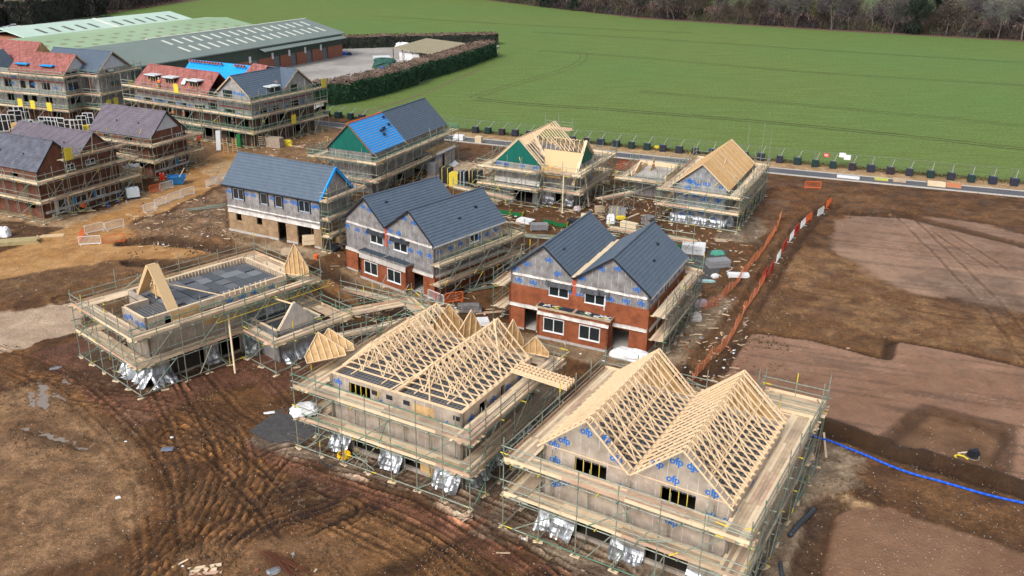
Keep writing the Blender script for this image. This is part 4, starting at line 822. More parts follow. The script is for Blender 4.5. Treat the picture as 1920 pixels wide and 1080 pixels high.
for (a, b, m_, zl, zr_) in ((-.15, uv-.04, ul, e+.05, zv), (uv+.04, W_+.15, ur, zv, e+.05)):
    for k in range(16):
        v = .1+k*(L-.15)/15
        mb = MB(); A = Vector((a,v,zl+.02)); B = Vector((b,v,zr_+.02)); T_ = Vector((m_,v,r))
        bar = lambda p, q, dd=.10: mb.obox((p+q)/2, (q-p)/2, (0,.0225,0), (q-p).normalized().cross(Vector((0,1,0)))*dd/2)
        bar(A, T_); bar(B, T_); bar(A, B); p1, p2 = A.lerp(B,1/3), A.lerp(B,2/3)
        for s, t_ in ((A.lerp(T_,.5),p1),(p1,T_),(T_,p2),(p2,B.lerp(T_,.5))): bar(s, t_, .07)
        mb.build('roof_truss', m_tim, R)
    for v0, v1 in ((-.55,.06),(L+.0,L+.35)):            # gable ladders
        mb = MB()
        for f0, zf in ((a, zl),(b, zr_)):
            A, T_ = Vector((f0,0,zf+.04)), Vector((m_,0,r+.02)); y0, y1 = Vector((0,v0,0)), Vector((0,v1,0))
            mb.bar(A+y0, T_+y0, .05, .1); mb.bar(A+y1, T_+y1, .05, .1)
            for k in range(9): p = A.lerp(T_, (k+.3)/9); mb.bar(p+y0, p+y1, .05, .09)
        mb.build('gable_ladder', m_tim, R)
    mb = MB(); mb.prism([(a+.3,L-.05,zl),(b-.3,L-.05,zr_),(m_,L-.05,r-.25)], (0,.02,0)); mb.build('gable_panel', m_osb, R)

# H2 truss roof under way
h = house('H2', 'timber_frame_house', 'timber frame house with its roof trusses half set out and loose panels around', HG)
W_, L, e, r = 10.7, 9.3, 5.75, 8.3
upo = [(1.55,3.35,4.4,5.45),(6.8,8.5,4.4,5.4)]; gfo = [(1.6,4.1,.3,2.15),(5.95,8.5,.3,2.15)]
shell(h, W_, L, e, m_foilw, [upo[0]]+gfo, [(2.1,3.0,4.5,5.4),(4.9,5.4,4.5,5.4),(2,3.4,.2,2.1)], [(.6,5.25),(2.2,4.1),(4.2,4.6),(5.8,4.5,1),(9.5,4.6)], [(1,4.9),(3.8,4.95),(5.9,4.9,1),(7.6,5.0)],
      skirts_f=[(-.2,1.6,1.3,.7),(4.1,5.95,1.2,.6),(8.5,10.6,1.3,.7)], skirts_s=[(0,3,1.4,.7),(3.2,6,1.2,.7),(6.3,9,1.2,.8)])
stud_openings(h, [upo[0]]); mb = MB(); wall(mb, (upo[1][0],-.012), (upo[1][1],-.012), upo[1][2], upo[1][3], .01); mb.build('osb_infill', m_osb, h); mb = MB(); wall(mb, (7.3,.03), (8.5,.03), .3, 2.1, .02); mb.build('osb_infill', m_osb, h)
mb = MB()
for u in (3.5,4.7,6.1,10.0): wall(mb, (u,-.03), (u+.5,-.03), 5.1, 5.42, .03)
mb.build('cavity_barrier', m_blk, h)
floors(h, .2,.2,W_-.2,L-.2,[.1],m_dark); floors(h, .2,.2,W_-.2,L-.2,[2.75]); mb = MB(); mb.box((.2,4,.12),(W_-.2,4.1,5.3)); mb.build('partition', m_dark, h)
mb = MB(); mb.box((.2,.2,e-.42),(W_-.2,L-.2,e-.30)); mb.build('ceiling_deck', m_flr, h)
mb = MB(); mb.box((-.02,-.02,e),(W_+.02,.2,e+.045)); mb.box((-.02,L-.2,e),(W_+.02,L+.02,e+.045)); mb.box((W_-.25,.2,e),(W_+.02,L-.2,e+.045)); mb.box((-.02,.2,e),(.2,L-.2,e+.045)); mb.box((5.2,.2,e-.1),(5.5,L-.2,e+.05)); mb.build('wall_plate', m_tim, h)
rfm = MB()
for u in (2.75, 8.0):
    rfm.bar((u,1.2 if u < 5 else .1,r-.1),(u,L-.1,r-.1),.09,.05)
    for k in (-1,1): rfm.bar((u+k*1.3,.4,e+.12),(u+k*1.3,L-.2,e+.12),.09,.04)
    for k in range(3): rfm.bar((u-2.4,1+k*2.6,e+.2),(u,2.8+k*2.6,r-.2),.07,.03)
rfm.bar((5.0,-.1,e+.1),(8.0,2.0,r-.2),.08,.04); rfm.bar((2.0,1.6,e+.3),(2.75,4,r-.3),.08,.04); rfm.bar((10.4,5.4,e+.1),(8.05,8.4,r+.2),.10,.05); rfm.bar((8.0,.3,e),(8.0,.3,r),.09,.09)
R = rfm.build('roof_bracing', m_tim, h)
for (a, b, m_, v0, n) in ((0,5.35,2.75,1.2,12),(5.35,W_,8.0,.9,12)):
    for k in range(n):
        v = v0+k*(L-.3-v0)/(n-1); mb = MB(); fink(mb, a+.05, b-.05, e+.08, m_, r, v); mb.build('roof_truss', m_tim, R)

def loose_gable(label, loc, rz, w_, hgt, tilt=0.0, ang=0.0, double=False, frame=True):
    """prefabricated gable panel of sheathing on studs, standing or leaning on the scaffold"""
    o = empty('gable_panel', loc, rz, label, 'roof panel', 'loose roof panels on the scaffolds'); o.rotation_euler = (tilt, ang, rz)
    mb = MB(); P_ = [(-w_/2,0,0),(w_/2,0,0),(w_/2,0,hgt*.25),(0,0,hgt),(-w_/2,0,hgt*.25)]; mb.prism(P_, (0,.015,0)); mb.build('sheathing', m_osbl if double else m_osb, o)
    mb = MB()
    for a, b in zip(P_, P_[1:]+P_[:1]): mb.bar(Vector(a)-Vector((0,.05,0)), Vector(b)-Vector((0,.05,0)), .05, .09, 0, (0,1,0))
    n = int(w_/.55)
    for k in range(1, n+1):
        x = -w_/2+w_*k/(n+1); t = 1-abs(x)/(w_/2); z = hgt*.25+hgt*.75*t; mb.bar((x,-.05,0),(x,-.05,z),.05,.09,0,(0,1,0))
    mb.build('studs', m_tim, o); return o
def onh(key, u, v, z): p = loc2w(key, [(u,v)])[0]; return (p[0], p[1], z)
aH2 = H_['H2'][2]; aG = H_['G'][2]
loose_gable('gable panel lying tilted on the left corner of the half trussed house scaffold', onh('H2',-1.2,1.0,6.0), aH2+1.0, 2.8, 2.3, math.radians(-55))
loose_gable('second gable panel stacked behind the tilted one on the same scaffold corner', onh('H2',-1.3,2.0,6.05), aH2+.9, 2.8, 2.2, math.radians(-60))
loose_gable('upright gable panel behind the left truss ridge', onh('H2',3.2,10.2,5.6), aH2+.35, 2.6, 2.6, math.radians(12))
loose_gable('upright gable panel turned edge on beside the left truss ridge', onh('H2',4.9,10.1,5.6), aH2+1.0, 2.0, 2.4, math.radians(8))
loose_gable('upright gable panel behind the right truss ridge', onh('H2',8.6,10.0,5.6), aH2+.95, 1.9, 2.5, math.radians(5))
loose_gable('low gable panel at the far right corner of the half trussed house', onh('H2',10.6,10.2,5.6), aH2+.1, 2.0, 1.6, math.radians(10))
o = empty('truss_stack', onh('H2',11.0,6.3,6.25), aH2, 'stack of flat ladder trusses reaching out over the scaffold of the half trussed house', 'timber stack')
for k in range(3):
    mb = MB(); z = k*.11
    for y in (-.55,-.18,.18,.55): mb.bar((0,y+k*.03,z),(4.4,y-.35+k*.03,z),.05,.09)
    for i in range(14): mb.bar((.2+i*.31,-.58,z+.01),(.2+i*.31,.5,z+.01),.04,.07)
    mb.build('ladder_truss', m_tim, o)

# ---- G flat decked house (floor stage) and its lean-to
h = house('G', 'timber_frame_house', 'open topped timber frame house with grey insulation panels laid across its upper deck', HG)
u0, u1, L, e = -2.9, 3.75, 13.3, 5.6
mb = MB(); side_ops = [(1.5,4.6,.2,2.0),(5.9,8.0,.2,1.95),(1.6,2.4,4.4,5.4),(5.0,6.6,3.6,4.8)]
wall(mb, (0,0), (u1,0), 0, e, .2); wall(mb, (u1,0), (u1,L), 0, e, .2, side_ops); wall(mb, (u1,L), (u0,L), 0, e, .2); wall(mb, (u0,L), (u0,2.0), 0, e, .2); wall(mb, (u0,2.0), (0,2.0), 0, e-.01, .2); wall(mb, (0,2.2), (0,0), 0, e, .2)
logo_row(mb, (u1,0), (0,1), [(2.9,5.0),(4.1,5.2,1),(7.4,5.0),(8.6,5.0),(9.8,5.05),(11.6,5.0)]); logo_row(mb, (0,0), (1,0), [(.6,4.9),(1.4,5.1),(2.4,4.9),(3.3,5.0)]); mb.build('insulated_wall', [m_foilw, m_logo], h)
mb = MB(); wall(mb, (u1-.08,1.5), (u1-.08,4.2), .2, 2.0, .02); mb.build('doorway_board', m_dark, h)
mb = MB(); wall(mb, (u1+.02,2.1), (u1+.02,4.6), 4.3, 5.5, .02); mb.build('osb_infill', m_osb, h); mb = MB(); wall(mb, (u1+.015,4.9), (u1+.015,6.7), 3.5, 4.1, .02); mb.build('osb_infill', m_osb, h)
mb = MB()
for a, b in (((0,0),(u1,0)), ((u1,0),(u1,L)), ((u1,L),(u0,L)), ((u0,L),(u0,2.0)), ((0,2.2),(0,0))): wall(mb, a, b, e, e+.045, .2)
mb.build('wall_plate', m_timp, h)
skirt(h, (0,0), (1,0), -.3, u1+.3, 0, 1.5, 1.0); skirt(h, (u1,0), (0,1), -.3, 1.5, 0, 1.3, .9); skirt(h, (u1,0), (0,1), 4.7, 5.8, 0, 1.4, .4); skirt(h, (u1,0), (0,1), 8.1, 9.0, 0, 1.4, .6); skirt(h, (u1,0), (0,1), 8.6, 13.0, 2.6, 3.4, .12)
floors(h, .2,2.2,u1-.2,L-.2,[.1],m_dark); floors(h, u0+.2,2.2,u1-.2,L-.2,[2.7]); mb = MB(); mb.box((u0+.3,3.5,.12),(u1-.4,3.6,2.6)); mb.build('partition', m_dark, h)
mb = MB(); mb.box((u0+.2,2.0,e-.55),(u1-.2,L-.2,e-.45)); mb.box((.2,.2,e-.55),(u1-.2,2.0,e-.45)); mb.build('ceiling_deck', m_flr, h)
mb = MB()     # studs round the inside of the parapet frame
for k in range(34): v = 2.3+k*.32; mb.box((u0+.21,v,e-.45),(u0+.28,v+.05,e)); 
for k in range(18): u = u0+.3+k*.36; mb.box((u,L-.28,e-.45),(u+.05,L-.21,e))
mb.build('stud_frame', m_tim, h)
i = 0; m_panels = [grid_mat('insulation_panel_'+n_, b_, l_, .24, .13) for n_, b_, l_ in (('dark', (.06,.068,.08), (.10,.11,.125)), ('mid', (.10,.11,.125), (.17,.18,.195)), ('light', (.15,.16,.18), (.22,.235,.25)))]
for a in range(5):
    for b in range(9):
        if a == 0 and b == 8: continue
        mb = MB(); x = u0+.35+a*1.22; y = 3.1+b*1.05; zz = e-.44+random.choice([0,0,.05,.09]); mb.obox((x+.6,y+.5,zz+.05), (.585,random.uniform(-.03,.03),0), (random.uniform(-.03,.03),.505,0), (0,0,.05)); mb.build('insulation_panel', random.choice(m_panels), h); i += 1
# dormer A-frame of pale sheathing
o = empty('dormer_frame', onh('G', 1.0, 2.2, e+.05), aG, 'tall pointed roof frame of pale sheathing standing on the corner of the open topped house', 'roof panel')
mb = MB(); mb.prism([(-2.7,0,-.1),(-2.7,0,.12),(-.45,0,3.05),(-.2,0,3.05),(-.2,0,2.8),(-2.5,0,-.1)], (0,.8,0)); mb.build('sloping_panel', m_osbl, o)
mb = MB(); mb.prism([(2.9,0,-1.0),(-.1,0,3.05),(-.2,0,2.9),(2.75,0,-1.0)], (0,.9,0)); mb.build('sloping_panel', m_osbl, o)
mb = MB(); mb.prism([(-2.3,.85,0),(.6,.85,0),(.3,.85,2.0),(-.2,.85,2.6)], (0,.02,0)); mb.build('cheek_panel', m_osb, o)
mb = MB(); mb.bar((-.2,.4,.1),(-.2,.4,2.9),.09,.09); mb.bar((-.6,.4,1.6),(3.6,4.2,.3),.09,.05); mb.build('strut', m_tim, o)
loose_gable('tall gable panel standing upright at the far corner of the open topped house', onh('G',4.3,13.9,5.6), aG+.55, 2.2, 3.0, math.radians(4))
loose_gable('gable panel lying flat on the deck boards behind the upright one', onh('G',3.0,14.3,5.7), aG+.6, 1.8, 2.0, math.radians(-80))
o = empty('joist_row', onh('G',4.4,6.6,5.62), aG, 'row of short timber cripples leaning on the deck edge of the open topped house', 'timber stack')
for k in range(9):
    mb = MB(); mb.bar((0,k*.5,0),(-.15,k*.5+.05,.5),.05,.09); mb.build('timber_offcut', m_tim, o)
o.scale = (1,1,1)
# lean-to / garage of G
hg = empty('garage_frame', onh('G',0,0,0), aG, 'single storey timber garage with a dark floor tray and one sloping foil gable', 'garage', 'timber garages')
mb = MB(); a0, a1, b0, b1 = 4.0, 8.0, 9.0, 13.6; wall(mb, (a0,b0), (a1,b0), 0, 2.85, .2); wall(mb, (a1,b0), (a1,b1), 0, 2.85, .2); wall(mb, (a1,b1), (a0,b1), 0, 2.85, .2); mb.build('insulated_wall', m_foil, hg)
mb = MB(); wall(mb, (a0,b0), (a1,b0), 2.85, 2.9, .22); wall(mb, (a1,b0), (a1,b1), 2.85, 2.9, .22); wall(mb, (a1,b1), (a0,b1), 2.85, 2.9, .22); mb.build('wall_plate', m_timp, hg)
mb = MB(); mb.box((a0,b0+.2,2.5),(a1-.2,b1-.2,2.6)); mb.build('ceiling_deck', M('black_tray', (.03,.032,.04), (.06,.065,.075), 5, .6), hg)
mb = MB(); mb.prism([(7.9,b0+.1,2.9),(7.9,b0+3.7,2.9),(7.9,b0+2.0,4.9),(7.9,b0+1.7,4.9)], (.1,0,0)); mb.build('gable_panel', m_foilp, hg)
mb = MB(); mb.bar((7.85,b0+.1,2.95),(7.85,b0+1.8,4.95),.1,.1); mb.bar((7.85,b0+3.7,2.95),(7.85,b0+1.9,4.95),.1,.1); mb.bar((7.9,b0+1.8,4.8),(4.1,b0+1.8,4.4),.08,.12); mb.build('rafters', m_tim, hg)
skirt(hg, (a0,b0), (1,0), .2, 1.6, 0, 1.2, .6); skirt(hg, (a1,b0), (0,1), .1, 4.2, 0, 1.0, .6)
# ---- B: half blue membrane, half slate roof
h = house('B', 'timber_frame_house', 'house with blue membrane on one half of its roof and slate on the other', HG)
W_, L, e, r = 7.0, 21.0, 5.7, 9.36
mb = MB(); wall(mb,(0,0),(W_,0),0,e-.05,.2); wall(mb,(W_,0),(W_,L),0,e-.05,.2,[(1.0,3.2,1.3,2.0),(5.6,9.3,.1,2.1),(10.6,14,.1,2.3)]); wall(mb,(W_,L),(0,L),0,e-.05,.2); wall(mb,(0,L),(0,0),0,e-.05,.2); mb.build('insulated_wall', m_wrapdk, h)
mb = MB(); gable(mb,(0,0),(1,0),[(0,e-.05),(W_,e-.05),(W_/2,r-.1)],.2); mb.build('green_gable_membrane', m_green, h)
mb = MB(); gable(mb,(0,L-.2),(1,0),[(0,e-.05),(W_,e-.05),(W_/2,r-.1)],.2); mb.build('gable_wall', m_wrapdk, h)
floors(h, .2,.2,W_-.2,L-.2,[.1,2.7],m_dark); o = .3; vs = 8.6
rf = MB(); slope(rf,(W_+o,L+o,e-.05),(W_+o,vs,e-.05),(W_/2,vs,r),(W_/2,L+o,r),15); slope(rf,(-o,vs,e-.05),(-o,L+o,e-.05),(W_/2,L+o,r),(W_/2,vs,r),15); R = rf.build('slate_roof', m_slate, h)
mb = MB(); ridge_caps(mb,(W_/2,vs,r+.02),(W_/2,L+o,r+.02)); mb.build('ridge_tiles', m_slate, R)
mb = MB(); n = Vector((r-e,0,W_/2+o)).normalized()
A, B_, C_, D_ = Vector((W_+o,-.2,e-.05)), Vector((W_+o,vs,e-.05)), Vector((W_/2,vs,r)), Vector((W_/2,-.2,r)); mb.hexa([A-n*.1,B_-n*.1,C_-n*.1,D_-n*.1,A,B_,C_,D_])
A2_, B2_, C2_, D2_ = Vector((-o,vs,e-.05)), Vector((-o,-.2,e-.05)), Vector((W_/2,-.2,r)), Vector((W_/2,vs,r)); n2 = Vector((-n.x,0,n.z)); mb.hexa([A2_-n2*.1,B2_-n2*.1,C2_-n2*.1,D2_-n2*.1,A2_,B2_,C2_,D2_]); Rb = mb.build('blue_membrane_roof', m_blue, h)
mb = MB()
for k in range(14): t = (k+.5)/14; p, q = A.lerp(D_, t)+n*.02, B_.lerp(C_, t)+n*.02; mb.bar(p, q, .05, .03)
mb.build('roof_battens', M('pinkish_batten', (.55,.36,.34), (.65,.45,.42), 3), Rb)
for t, s in ((.85,.92),(.6,.9),(.52,.68),(.50,.60),(.38,.60),(.55,.72)):
    q = A.lerp(D_, t).lerp(B_.lerp(C_, t), s)+n*.1; mb = MB()
    for k in range(3): mb.obox(q+n*.06*k, (0,.22,0), (D_-A).normalized()*.17, n*.028)
    mb.build('tile_pile', m_blk, h)
mb = MB(); mb.tube((W_/2,-.2,r+.04),(W_/2,vs,r+.04),.09,6); mb.build('orange_ridge_roll', m_orange, h)
bargeboards(h,[(-o,-.24,e-.1),(W_/2,-.24,r-.05),(W_+o,-.24,e-.1)],.2,.05,M('brown_timber', (.16,.08,.05), (.22,.12,.07)))
hg = empty('garage_frame', onh('B',0,0,0), H_['B'][2], 'single storey foil wrapped garage with an osb roof deck beside the blue roofed house', 'garage', 'timber garages')
mb = MB(); wall(mb,(W_+.05,14.2),(9.0,14.2),0,2.9,.15); wall(mb,(9.0,14.2),(9.0,20.6),0,2.9,.15,[(2.2,3.1,.1,2.2)]); wall(mb,(9.0,20.6),(W_+.05,20.6),0,2.9,.15); logo_row(mb,(9.0,14.2),(0,1),[(.7,2.0),(1.6,2.1),(4.2,2.3),(5.0,2.4),(6.1,2.4)]); mb.build('insulated_wall', [m_foil, m_logo], hg)
mb = MB(); mb.box((W_+.05,14.1,2.9),(9.15,20.7,3.0)); mb.build('roof_deck', m_osb, hg); skirt(hg,(9.0,14.2),(0,1),.1,6.3,2.5,2.95,.08,m_wht,'white_wrap_edge'); skirt(hg,(9.0,14.2),(0,1),4,6.4,0,.3,.8,m_wht)

# ---- T: bare rafters and sheathed slope, cross wing
h = house('T', 'timber_frame_house', 'house with bare rafters, pale valley sheathing and two green gables', HG)
W_, L, e, r = 6.54, 12.3, 5.3, 8.64; xv0, xv1, xu, xr, xz = 1.5, 8.3, 10.9, 4.6, 8.15
mb = MB(); wall(mb,(0,0),(W_,0),0,e,.2,[(2.77,5.5,.1,1.9),(1.2,1.9,4.2,5)]); wall(mb,(W_,0),(W_,xv0),0,e,.2); wall(mb,(W_,xv0),(xu,xv0),0,3.9,.2,[(1.6,2.9,.2,2.3)]); wall(mb,(xu,xv0),(xu,xv1),0,3.9,.2,[(2,3.4,.2,2.2)]); wall(mb,(xu,xv0+1.1),(xu,xv1),3.9,5.2,.2,[(1,2.2,4,4.9)]); wall(mb,(xu,xv1),(W_,xv1),0,5.2,.2); wall(mb,(W_,xv1),(W_,L),0,e,.2); wall(mb,(W_,L),(0,L),0,e,.2); wall(mb,(0,L),(0,0),0,e,.2)
logo_row(mb,(0,0),(1,0),[(.5,5.0),(1.6,5.0),(3.9,5.0),(5.9,5.0)]); logo_row(mb,(xu,xv0),(0,1),[(3,4.5),(4.6,4.6),(6,4.6)]); mb.build('insulated_wall', [m_foil, m_logo], h)
skirt(h,(0,0),(1,0),0,W_,2.6,3.2,.25,m_foilp); skirt(h,(W_,xv0),(1,0),0,1.5,0,1.0,.5); skirt(h,(W_,xv0),(1,0),3,4.3,0,1.0,.5)
mb = MB(); gable(mb,(0,0),(1,0),[(.1,e),(W_-.1,e),(W_/2,r-.25)],.15); mb.build('green_gable_membrane', m_green, h)
mb = MB(); gable(mb,(xu,0),(0,1),[(xv0+1.3,5.2),(xv1,5.2),(xr,xz-.2)],.15); mb.build('green_gable_membrane', m_green, h)
floors(h,.2,.2,W_-.2,L-.2,[.1,2.7],m_dark); floors(h,W_,xv0+.2,xu-.2,xv1-.2,[.1,2.7],m_dark)
raf = MB(); raf.bar((W_/2,0,r-.05),(W_/2,L,r-.05),.04,.2); raf.build('ridge_board', m_tim, h)
for k in range(16):
    v = .5+k*.75
    mb = MB(); mb.bar((-.35,v,e-.1),(W_/2,v,r),.055,.13); mb.build('rafter', m_tim, h)
    if not (xr-3.2 < v < xr+3.2) : mb = MB(); mb.bar((W_+.35,v,e-.1),(W_/2,v,r),.055,.13); mb.build('rafter', m_tim, h)
    elif v >= .5: t = abs(v-xr)/3.3; u = W_/2+.3+t*2.9; mb = MB(); mb.bar((u,v,r-(u-W_/2)*(r-e)/(W_/2+.35)),(W_/2,v,r),.055,.13); mb.build('rafter', m_tim, h)
for k in range(9):
    u = 6.6+k*.5; mb = MB(); mb.bar((u,xv1+.3,5.1),(u,xr,xz),.05,.15); mb.build('rafter', m_tim, h)
    if k < 8: mb = MB(); mb.bar((u-.25,xr+.2,xz-.1),(u+.25,xr-.0,xz+.1),.05,.1); mb.build('noggin', m_tim, h)
mb = MB(); mb.prism([(5.6,xr-1.35,6.75),(xu+.05,xr-1.35,6.75),(xu+.05,xv0-.35,3.9),(6.8,xv0-.35,3.9)], (0,.03,.06)); mb.build('sheathed_slope', m_osbl, h)
for k in range(11):
    u = 4.2+k*.65; top_ = min(xz, r-.2); mb = MB(); mb.bar((u+.4,xr-1.4,6.85),(u,xr,top_),.055,.13); mb.build('rafter', m_tim, h)
mb = MB(); mb.bar((W_/2+.2,xr-.3,r-.2),(6.0,xr-2.0,5.9),.5,.08); mb.build('valley_board', m_timp, h)
mb = MB(); mb.prism([(W_+.1,-.02,3.95),(W_+2.9,-.02,3.95),(W_+2.9,-.02,5.35),(W_+.1,-.02,5.35)],(0,.03,0)); mb.build('osb_infill', m_osb, h)
for a, b in (((-.35,-.05,e-.1),(W_/2,-.05,r+.02)),((W_/2,-.05,r+.02),(W_+.4,-.05,e-.15)),((W_/2,L+.05,r+.02),(W_+.4,L+.05,e-.1)),((xu+.1,xr,xz+.08),(xu+.1,xv0-1.1,3.2)),((xu+.1,xr,xz+.08),(xu+.1,xv1+.4,5.0))):
    mb = MB(); mb.bar(a, b, .38, .06, 0, (0,0,1)); mb.build('gable_ladder_panel', m_timp, h)

# ---- Bt: battened counter-batten roof
h = house('Bt', 'timber_frame_house', 'house with an orange timber battened roof over a printed silver gable', HG)
W_, L, e, r = 6.55, 15.0, 4.7, 7.62
mb = MB(); wall(mb,(0,0),(W_,0),0,e,.2); wall(mb,(W_,0),(W_,L),0,e,.2,[(4,6,.2,2)]); wall(mb,(W_,L),(0,L),0,e,.2); wall(mb,(0,L),(0,0),0,e,.2); gable(mb,(0,0),(1,0),[(0,e),(W_,e),(W_/2,r-.15)],.2); gable(mb,(0,L-.2),(1,0),[(0,e),(W_,e),(W_/2,r-.15)],.2)
logo_row(mb,(0,0),(1,0),[(1.6,5.3),(2.0,5.3,1),(2.7,4.9,1),(3.9,5.2),(1.6,4.4),(5.9,5.0),(1.3,3.5),(2.6,3.6,1),(3.8,3.2),(5.6,3.3,1),(1.1,1.9),(2.4,2.0,1),(3.6,1.6),(5.4,1.9,1),(1.0,.9),(2.3,1.0,1),(5.2,.8)], size=.8)
mb.build('insulated_wall', [foil_mat('foil_wrap_bluegrey', (.24,.25,.27), (.46,.48,.52), .4, .4), m_logo], h); skirt(h,(0,0),(1,0),-.3,W_+.3,-.05,.9,.6); skirt(h,(W_,0),(0,1),-.3,3,0,1.0,.7)
floors(h,.2,.2,W_-.2,L-.2,[.1,2.6],m_dark); o = .3
rf = MB(); rf.hexa([(W_+o,-o,e-.12),(W_+o,L+o,e-.12),(W_/2,L+o,r-.1),(W_/2,-o,r-.1),(W_+o,-o,e-.02),(W_+o,L+o,e-.02),(W_/2,L+o,r),(W_/2,-o,r)]); rf.hexa([(-o,L+o,e-.12),(-o,-o,e-.12),(W_/2,-o,r-.1),(W_/2,L+o,r-.1),(-o,L+o,e-.02),(-o,-o,e-.02),(W_/2,-o,r),(W_/2,L+o,r)]); R = rf.build('roof_deck', M('brown_underlay', (.16,.09,.045), (.24,.14,.07), 2), h)
mb = MB()
for k in range(46):
    v = -.15+k*(L+.3)/45
    for s in (1, -1): mb.bar((W_/2+s*(W_/2+o-.05),v,e+.04),(W_/2,v,r+.06),.17,.05,random.choice([0,0,1]))
mb.build('roof_battens', [M('orange_batten', (.54,.33,.14), (.66,.43,.21), 1.5, .75), M('pale_orange_batten', (.60,.42,.23), (.70,.50,.3), 1.5, .75)], R)
for t, s0_, s1_ in ((.62,5.6,7.6),(.55,3.9,4.1),(.45,8.2,8.4),(.15,5.0,5.8)): mb = MB(); q = Vector((W_/2,0,r)).lerp(Vector((W_+o,0,e)), 1-t); mb.bar(q+Vector((0,s0_,.13)), q+Vector((-.25 if s1_-s0_ > 1 else -.6,s1_,.13+.2)), .10, .04); mb.build('pale_batten', m_timp, R)
for pts in (((W_+o,-o-.02,e),(W_/2,-o-.02,r+.08)),((-o,-o-.02,e),(W_/2,-o-.02,r+.08)),((W_+o,L+o,e),(W_/2,L+o,r+.08)),((-o,L+o,e),(W_/2,L+o,r+.08))): mb = MB(); mb.bar(pts[0], pts[1], .32, .07); mb.build('gable_ladder_panel', m_timp, h)
hg = empty('garage_frame', onh('Bt',0,0,0), H_['Bt'][2], 'open topped square timber garage with grey floor beside the battened roof house', 'garage', 'timber garages')
mb = MB(); q = [(-8.6,8.6),(-3.6,8.6),(-3.6,15.6),(-8.6,15.6)]
for i in range(4): wall(mb, q[i], q[(i+1)%4], 0, 2.6, .2)
mb.build('insulated_wall', m_wrapdk, hg); mb = MB()
for i in range(1,4): wall(mb, q[i], q[(i+1)%4], 2.61, 3.2, .2)
mb.build('parapet_frame', m_tim, hg); mb = MB(); mb.box((-8.4,8.8,2.5),(-3.8,15.4,2.58)); mb.build('ceiling_deck', m_conc, hg)
mb = MB(); mb.prism([(-8.3,9,2.6),(-8.3,12.6,2.6),(-8.3,12.0,3.9),(-8.3,11.6,3.9)],(.05,0,0)); mb.prism([(-7.0,12.2,2.6),(-7.0,14.6,2.6),(-7.0,13.9,4.2)],(.05,0,0)); mb.build('gable_panel', m_osb, hg); mb = MB(); mb.bar((-8.35,9,2.65),(-8.35,11.8,3.95),.18,.1); mb.bar((-8.35,11.8,3.95),(-4,12.4,3.6),.1,.1); mb.build('rafters', m_timp, hg)

# ---- older brick houses on the left
m_doorw = M('white_door_paint', (.7,.71,.72), (.62,.63,.65), 3, .4)
def brick_gables(key, label, W_, Lback, e, peaks, roofm, n, ops, zlow=2.6, valley=None, white_gable=False):
    h = house(key, 'brick_house', label, HG); o = .25
    mb = MB(); wall(mb,(0,0),(W_,0),0,e-.05,.2,[x[:4] for x in ops]); wall(mb,(W_,0),(W_,Lback),0,e-.05,.2); wall(mb,(W_,Lback),(0,Lback),0,e-.05,.2); wall(mb,(0,Lback),(0,0),0,e-.05,.2,[(Lback-5,Lback-3.6,4.2,5.2),(Lback-9,Lback-8,4.2,5.2),(Lback-3,Lback-1.5,1,2.1)])
    mb.build('brick_wall', m_brickd, h)
    for x in ops: window(h,(0,0),(1,0),x[0]+.03,x[1]-.03,x[2]+.02,x[3]-.02, n=1 if x[3]-x[2] > 1.6 else 2)
    skirt(h,(0,-.0),(1,0),.1,W_-.1,.5,.8,.04,m_foilp,'wrap_band'); floors(h,.2,.2,W_-.2,Lback-.2,[.1,2.7],m_dark)
    us = [0]+([valley[0]] if valley else [])+[W_]; zs = [e]+([valley[1]] if valley else [])+[e]
    for i, (pu, pz) in enumerate(peaks):
        a, b, za, zb = us[i], us[i+1], zs[i], zs[i+1]
        mb = MB(); gable(mb,(0,0),(1,0),[(a,e-.05),(b,e-.05),(b,max(zb-.1,e-.04)),(pu,pz-.15),(a,max(za-.1,e-.04))],.2); mb.build('gable_wall', m_brickd, h); mb = MB(); gable(mb,(0,Lback-.2),(1,0),[(a,e-.05),(b,e-.05),(pu,pz-.15)],.2); mb.build('gable_wall', m_brickd, h)
        if white_gable: mb = MB(); gable(mb,(0,-.02),(1,0),[(a+1.1,e+.75),(b-1.3,e+.75),(pu,pz-.2)],.015); mb.build('white_gable_wrap', M('grey_white_wrap', (.46,.48,.5), (.6,.62,.65), 2, .7, stretch=(1,1,.2)), h)
        rf = MB(); sa = -o if i == 0 else 0; sb = o if i == len(peaks)-1 else 0
        slope(rf,(a+sa,-o,za-.05),(a+sa,Lback+o,za-.05),(pu,Lback+o,pz),(pu,-o,pz),n); slope(rf,(b+sb,Lback+o,zb-.05),(b+sb,-o,zb-.05),(pu,-o,pz),(pu,Lback+o,pz),n)
        R = rf.build('roof', roofm[i] if isinstance(roofm, list) else roofm, h); mb = MB(); ridge_caps(mb,(pu,-o,pz+.02),(pu,Lback+o,pz+.02)); mb.build('ridge_tiles', roofm[i] if isinstance(roofm, list) else roofm, R)
        bargeboards(h,[(a+sa,-o-.03,za-.1),(pu,-o-.03,pz-.05),(b+sb,-o-.03,zb-.1)])
        for k in range(2): mb = MB(); q = Vector((a+sa,3.4+k*4.2,za)).lerp(Vector((pu,3.4+k*4.2,pz)), .45); mb.tube(q, q+Vector((0,0,.25)), .07, 7); mb.build('roof_vent', m_blk, R)
    return h
m_slate2 = brick_mat('blue_purple_tile', (.125,.13,.165), (.10,.105,.14), (.06,.065,.08), .33, 50, .006, .6)
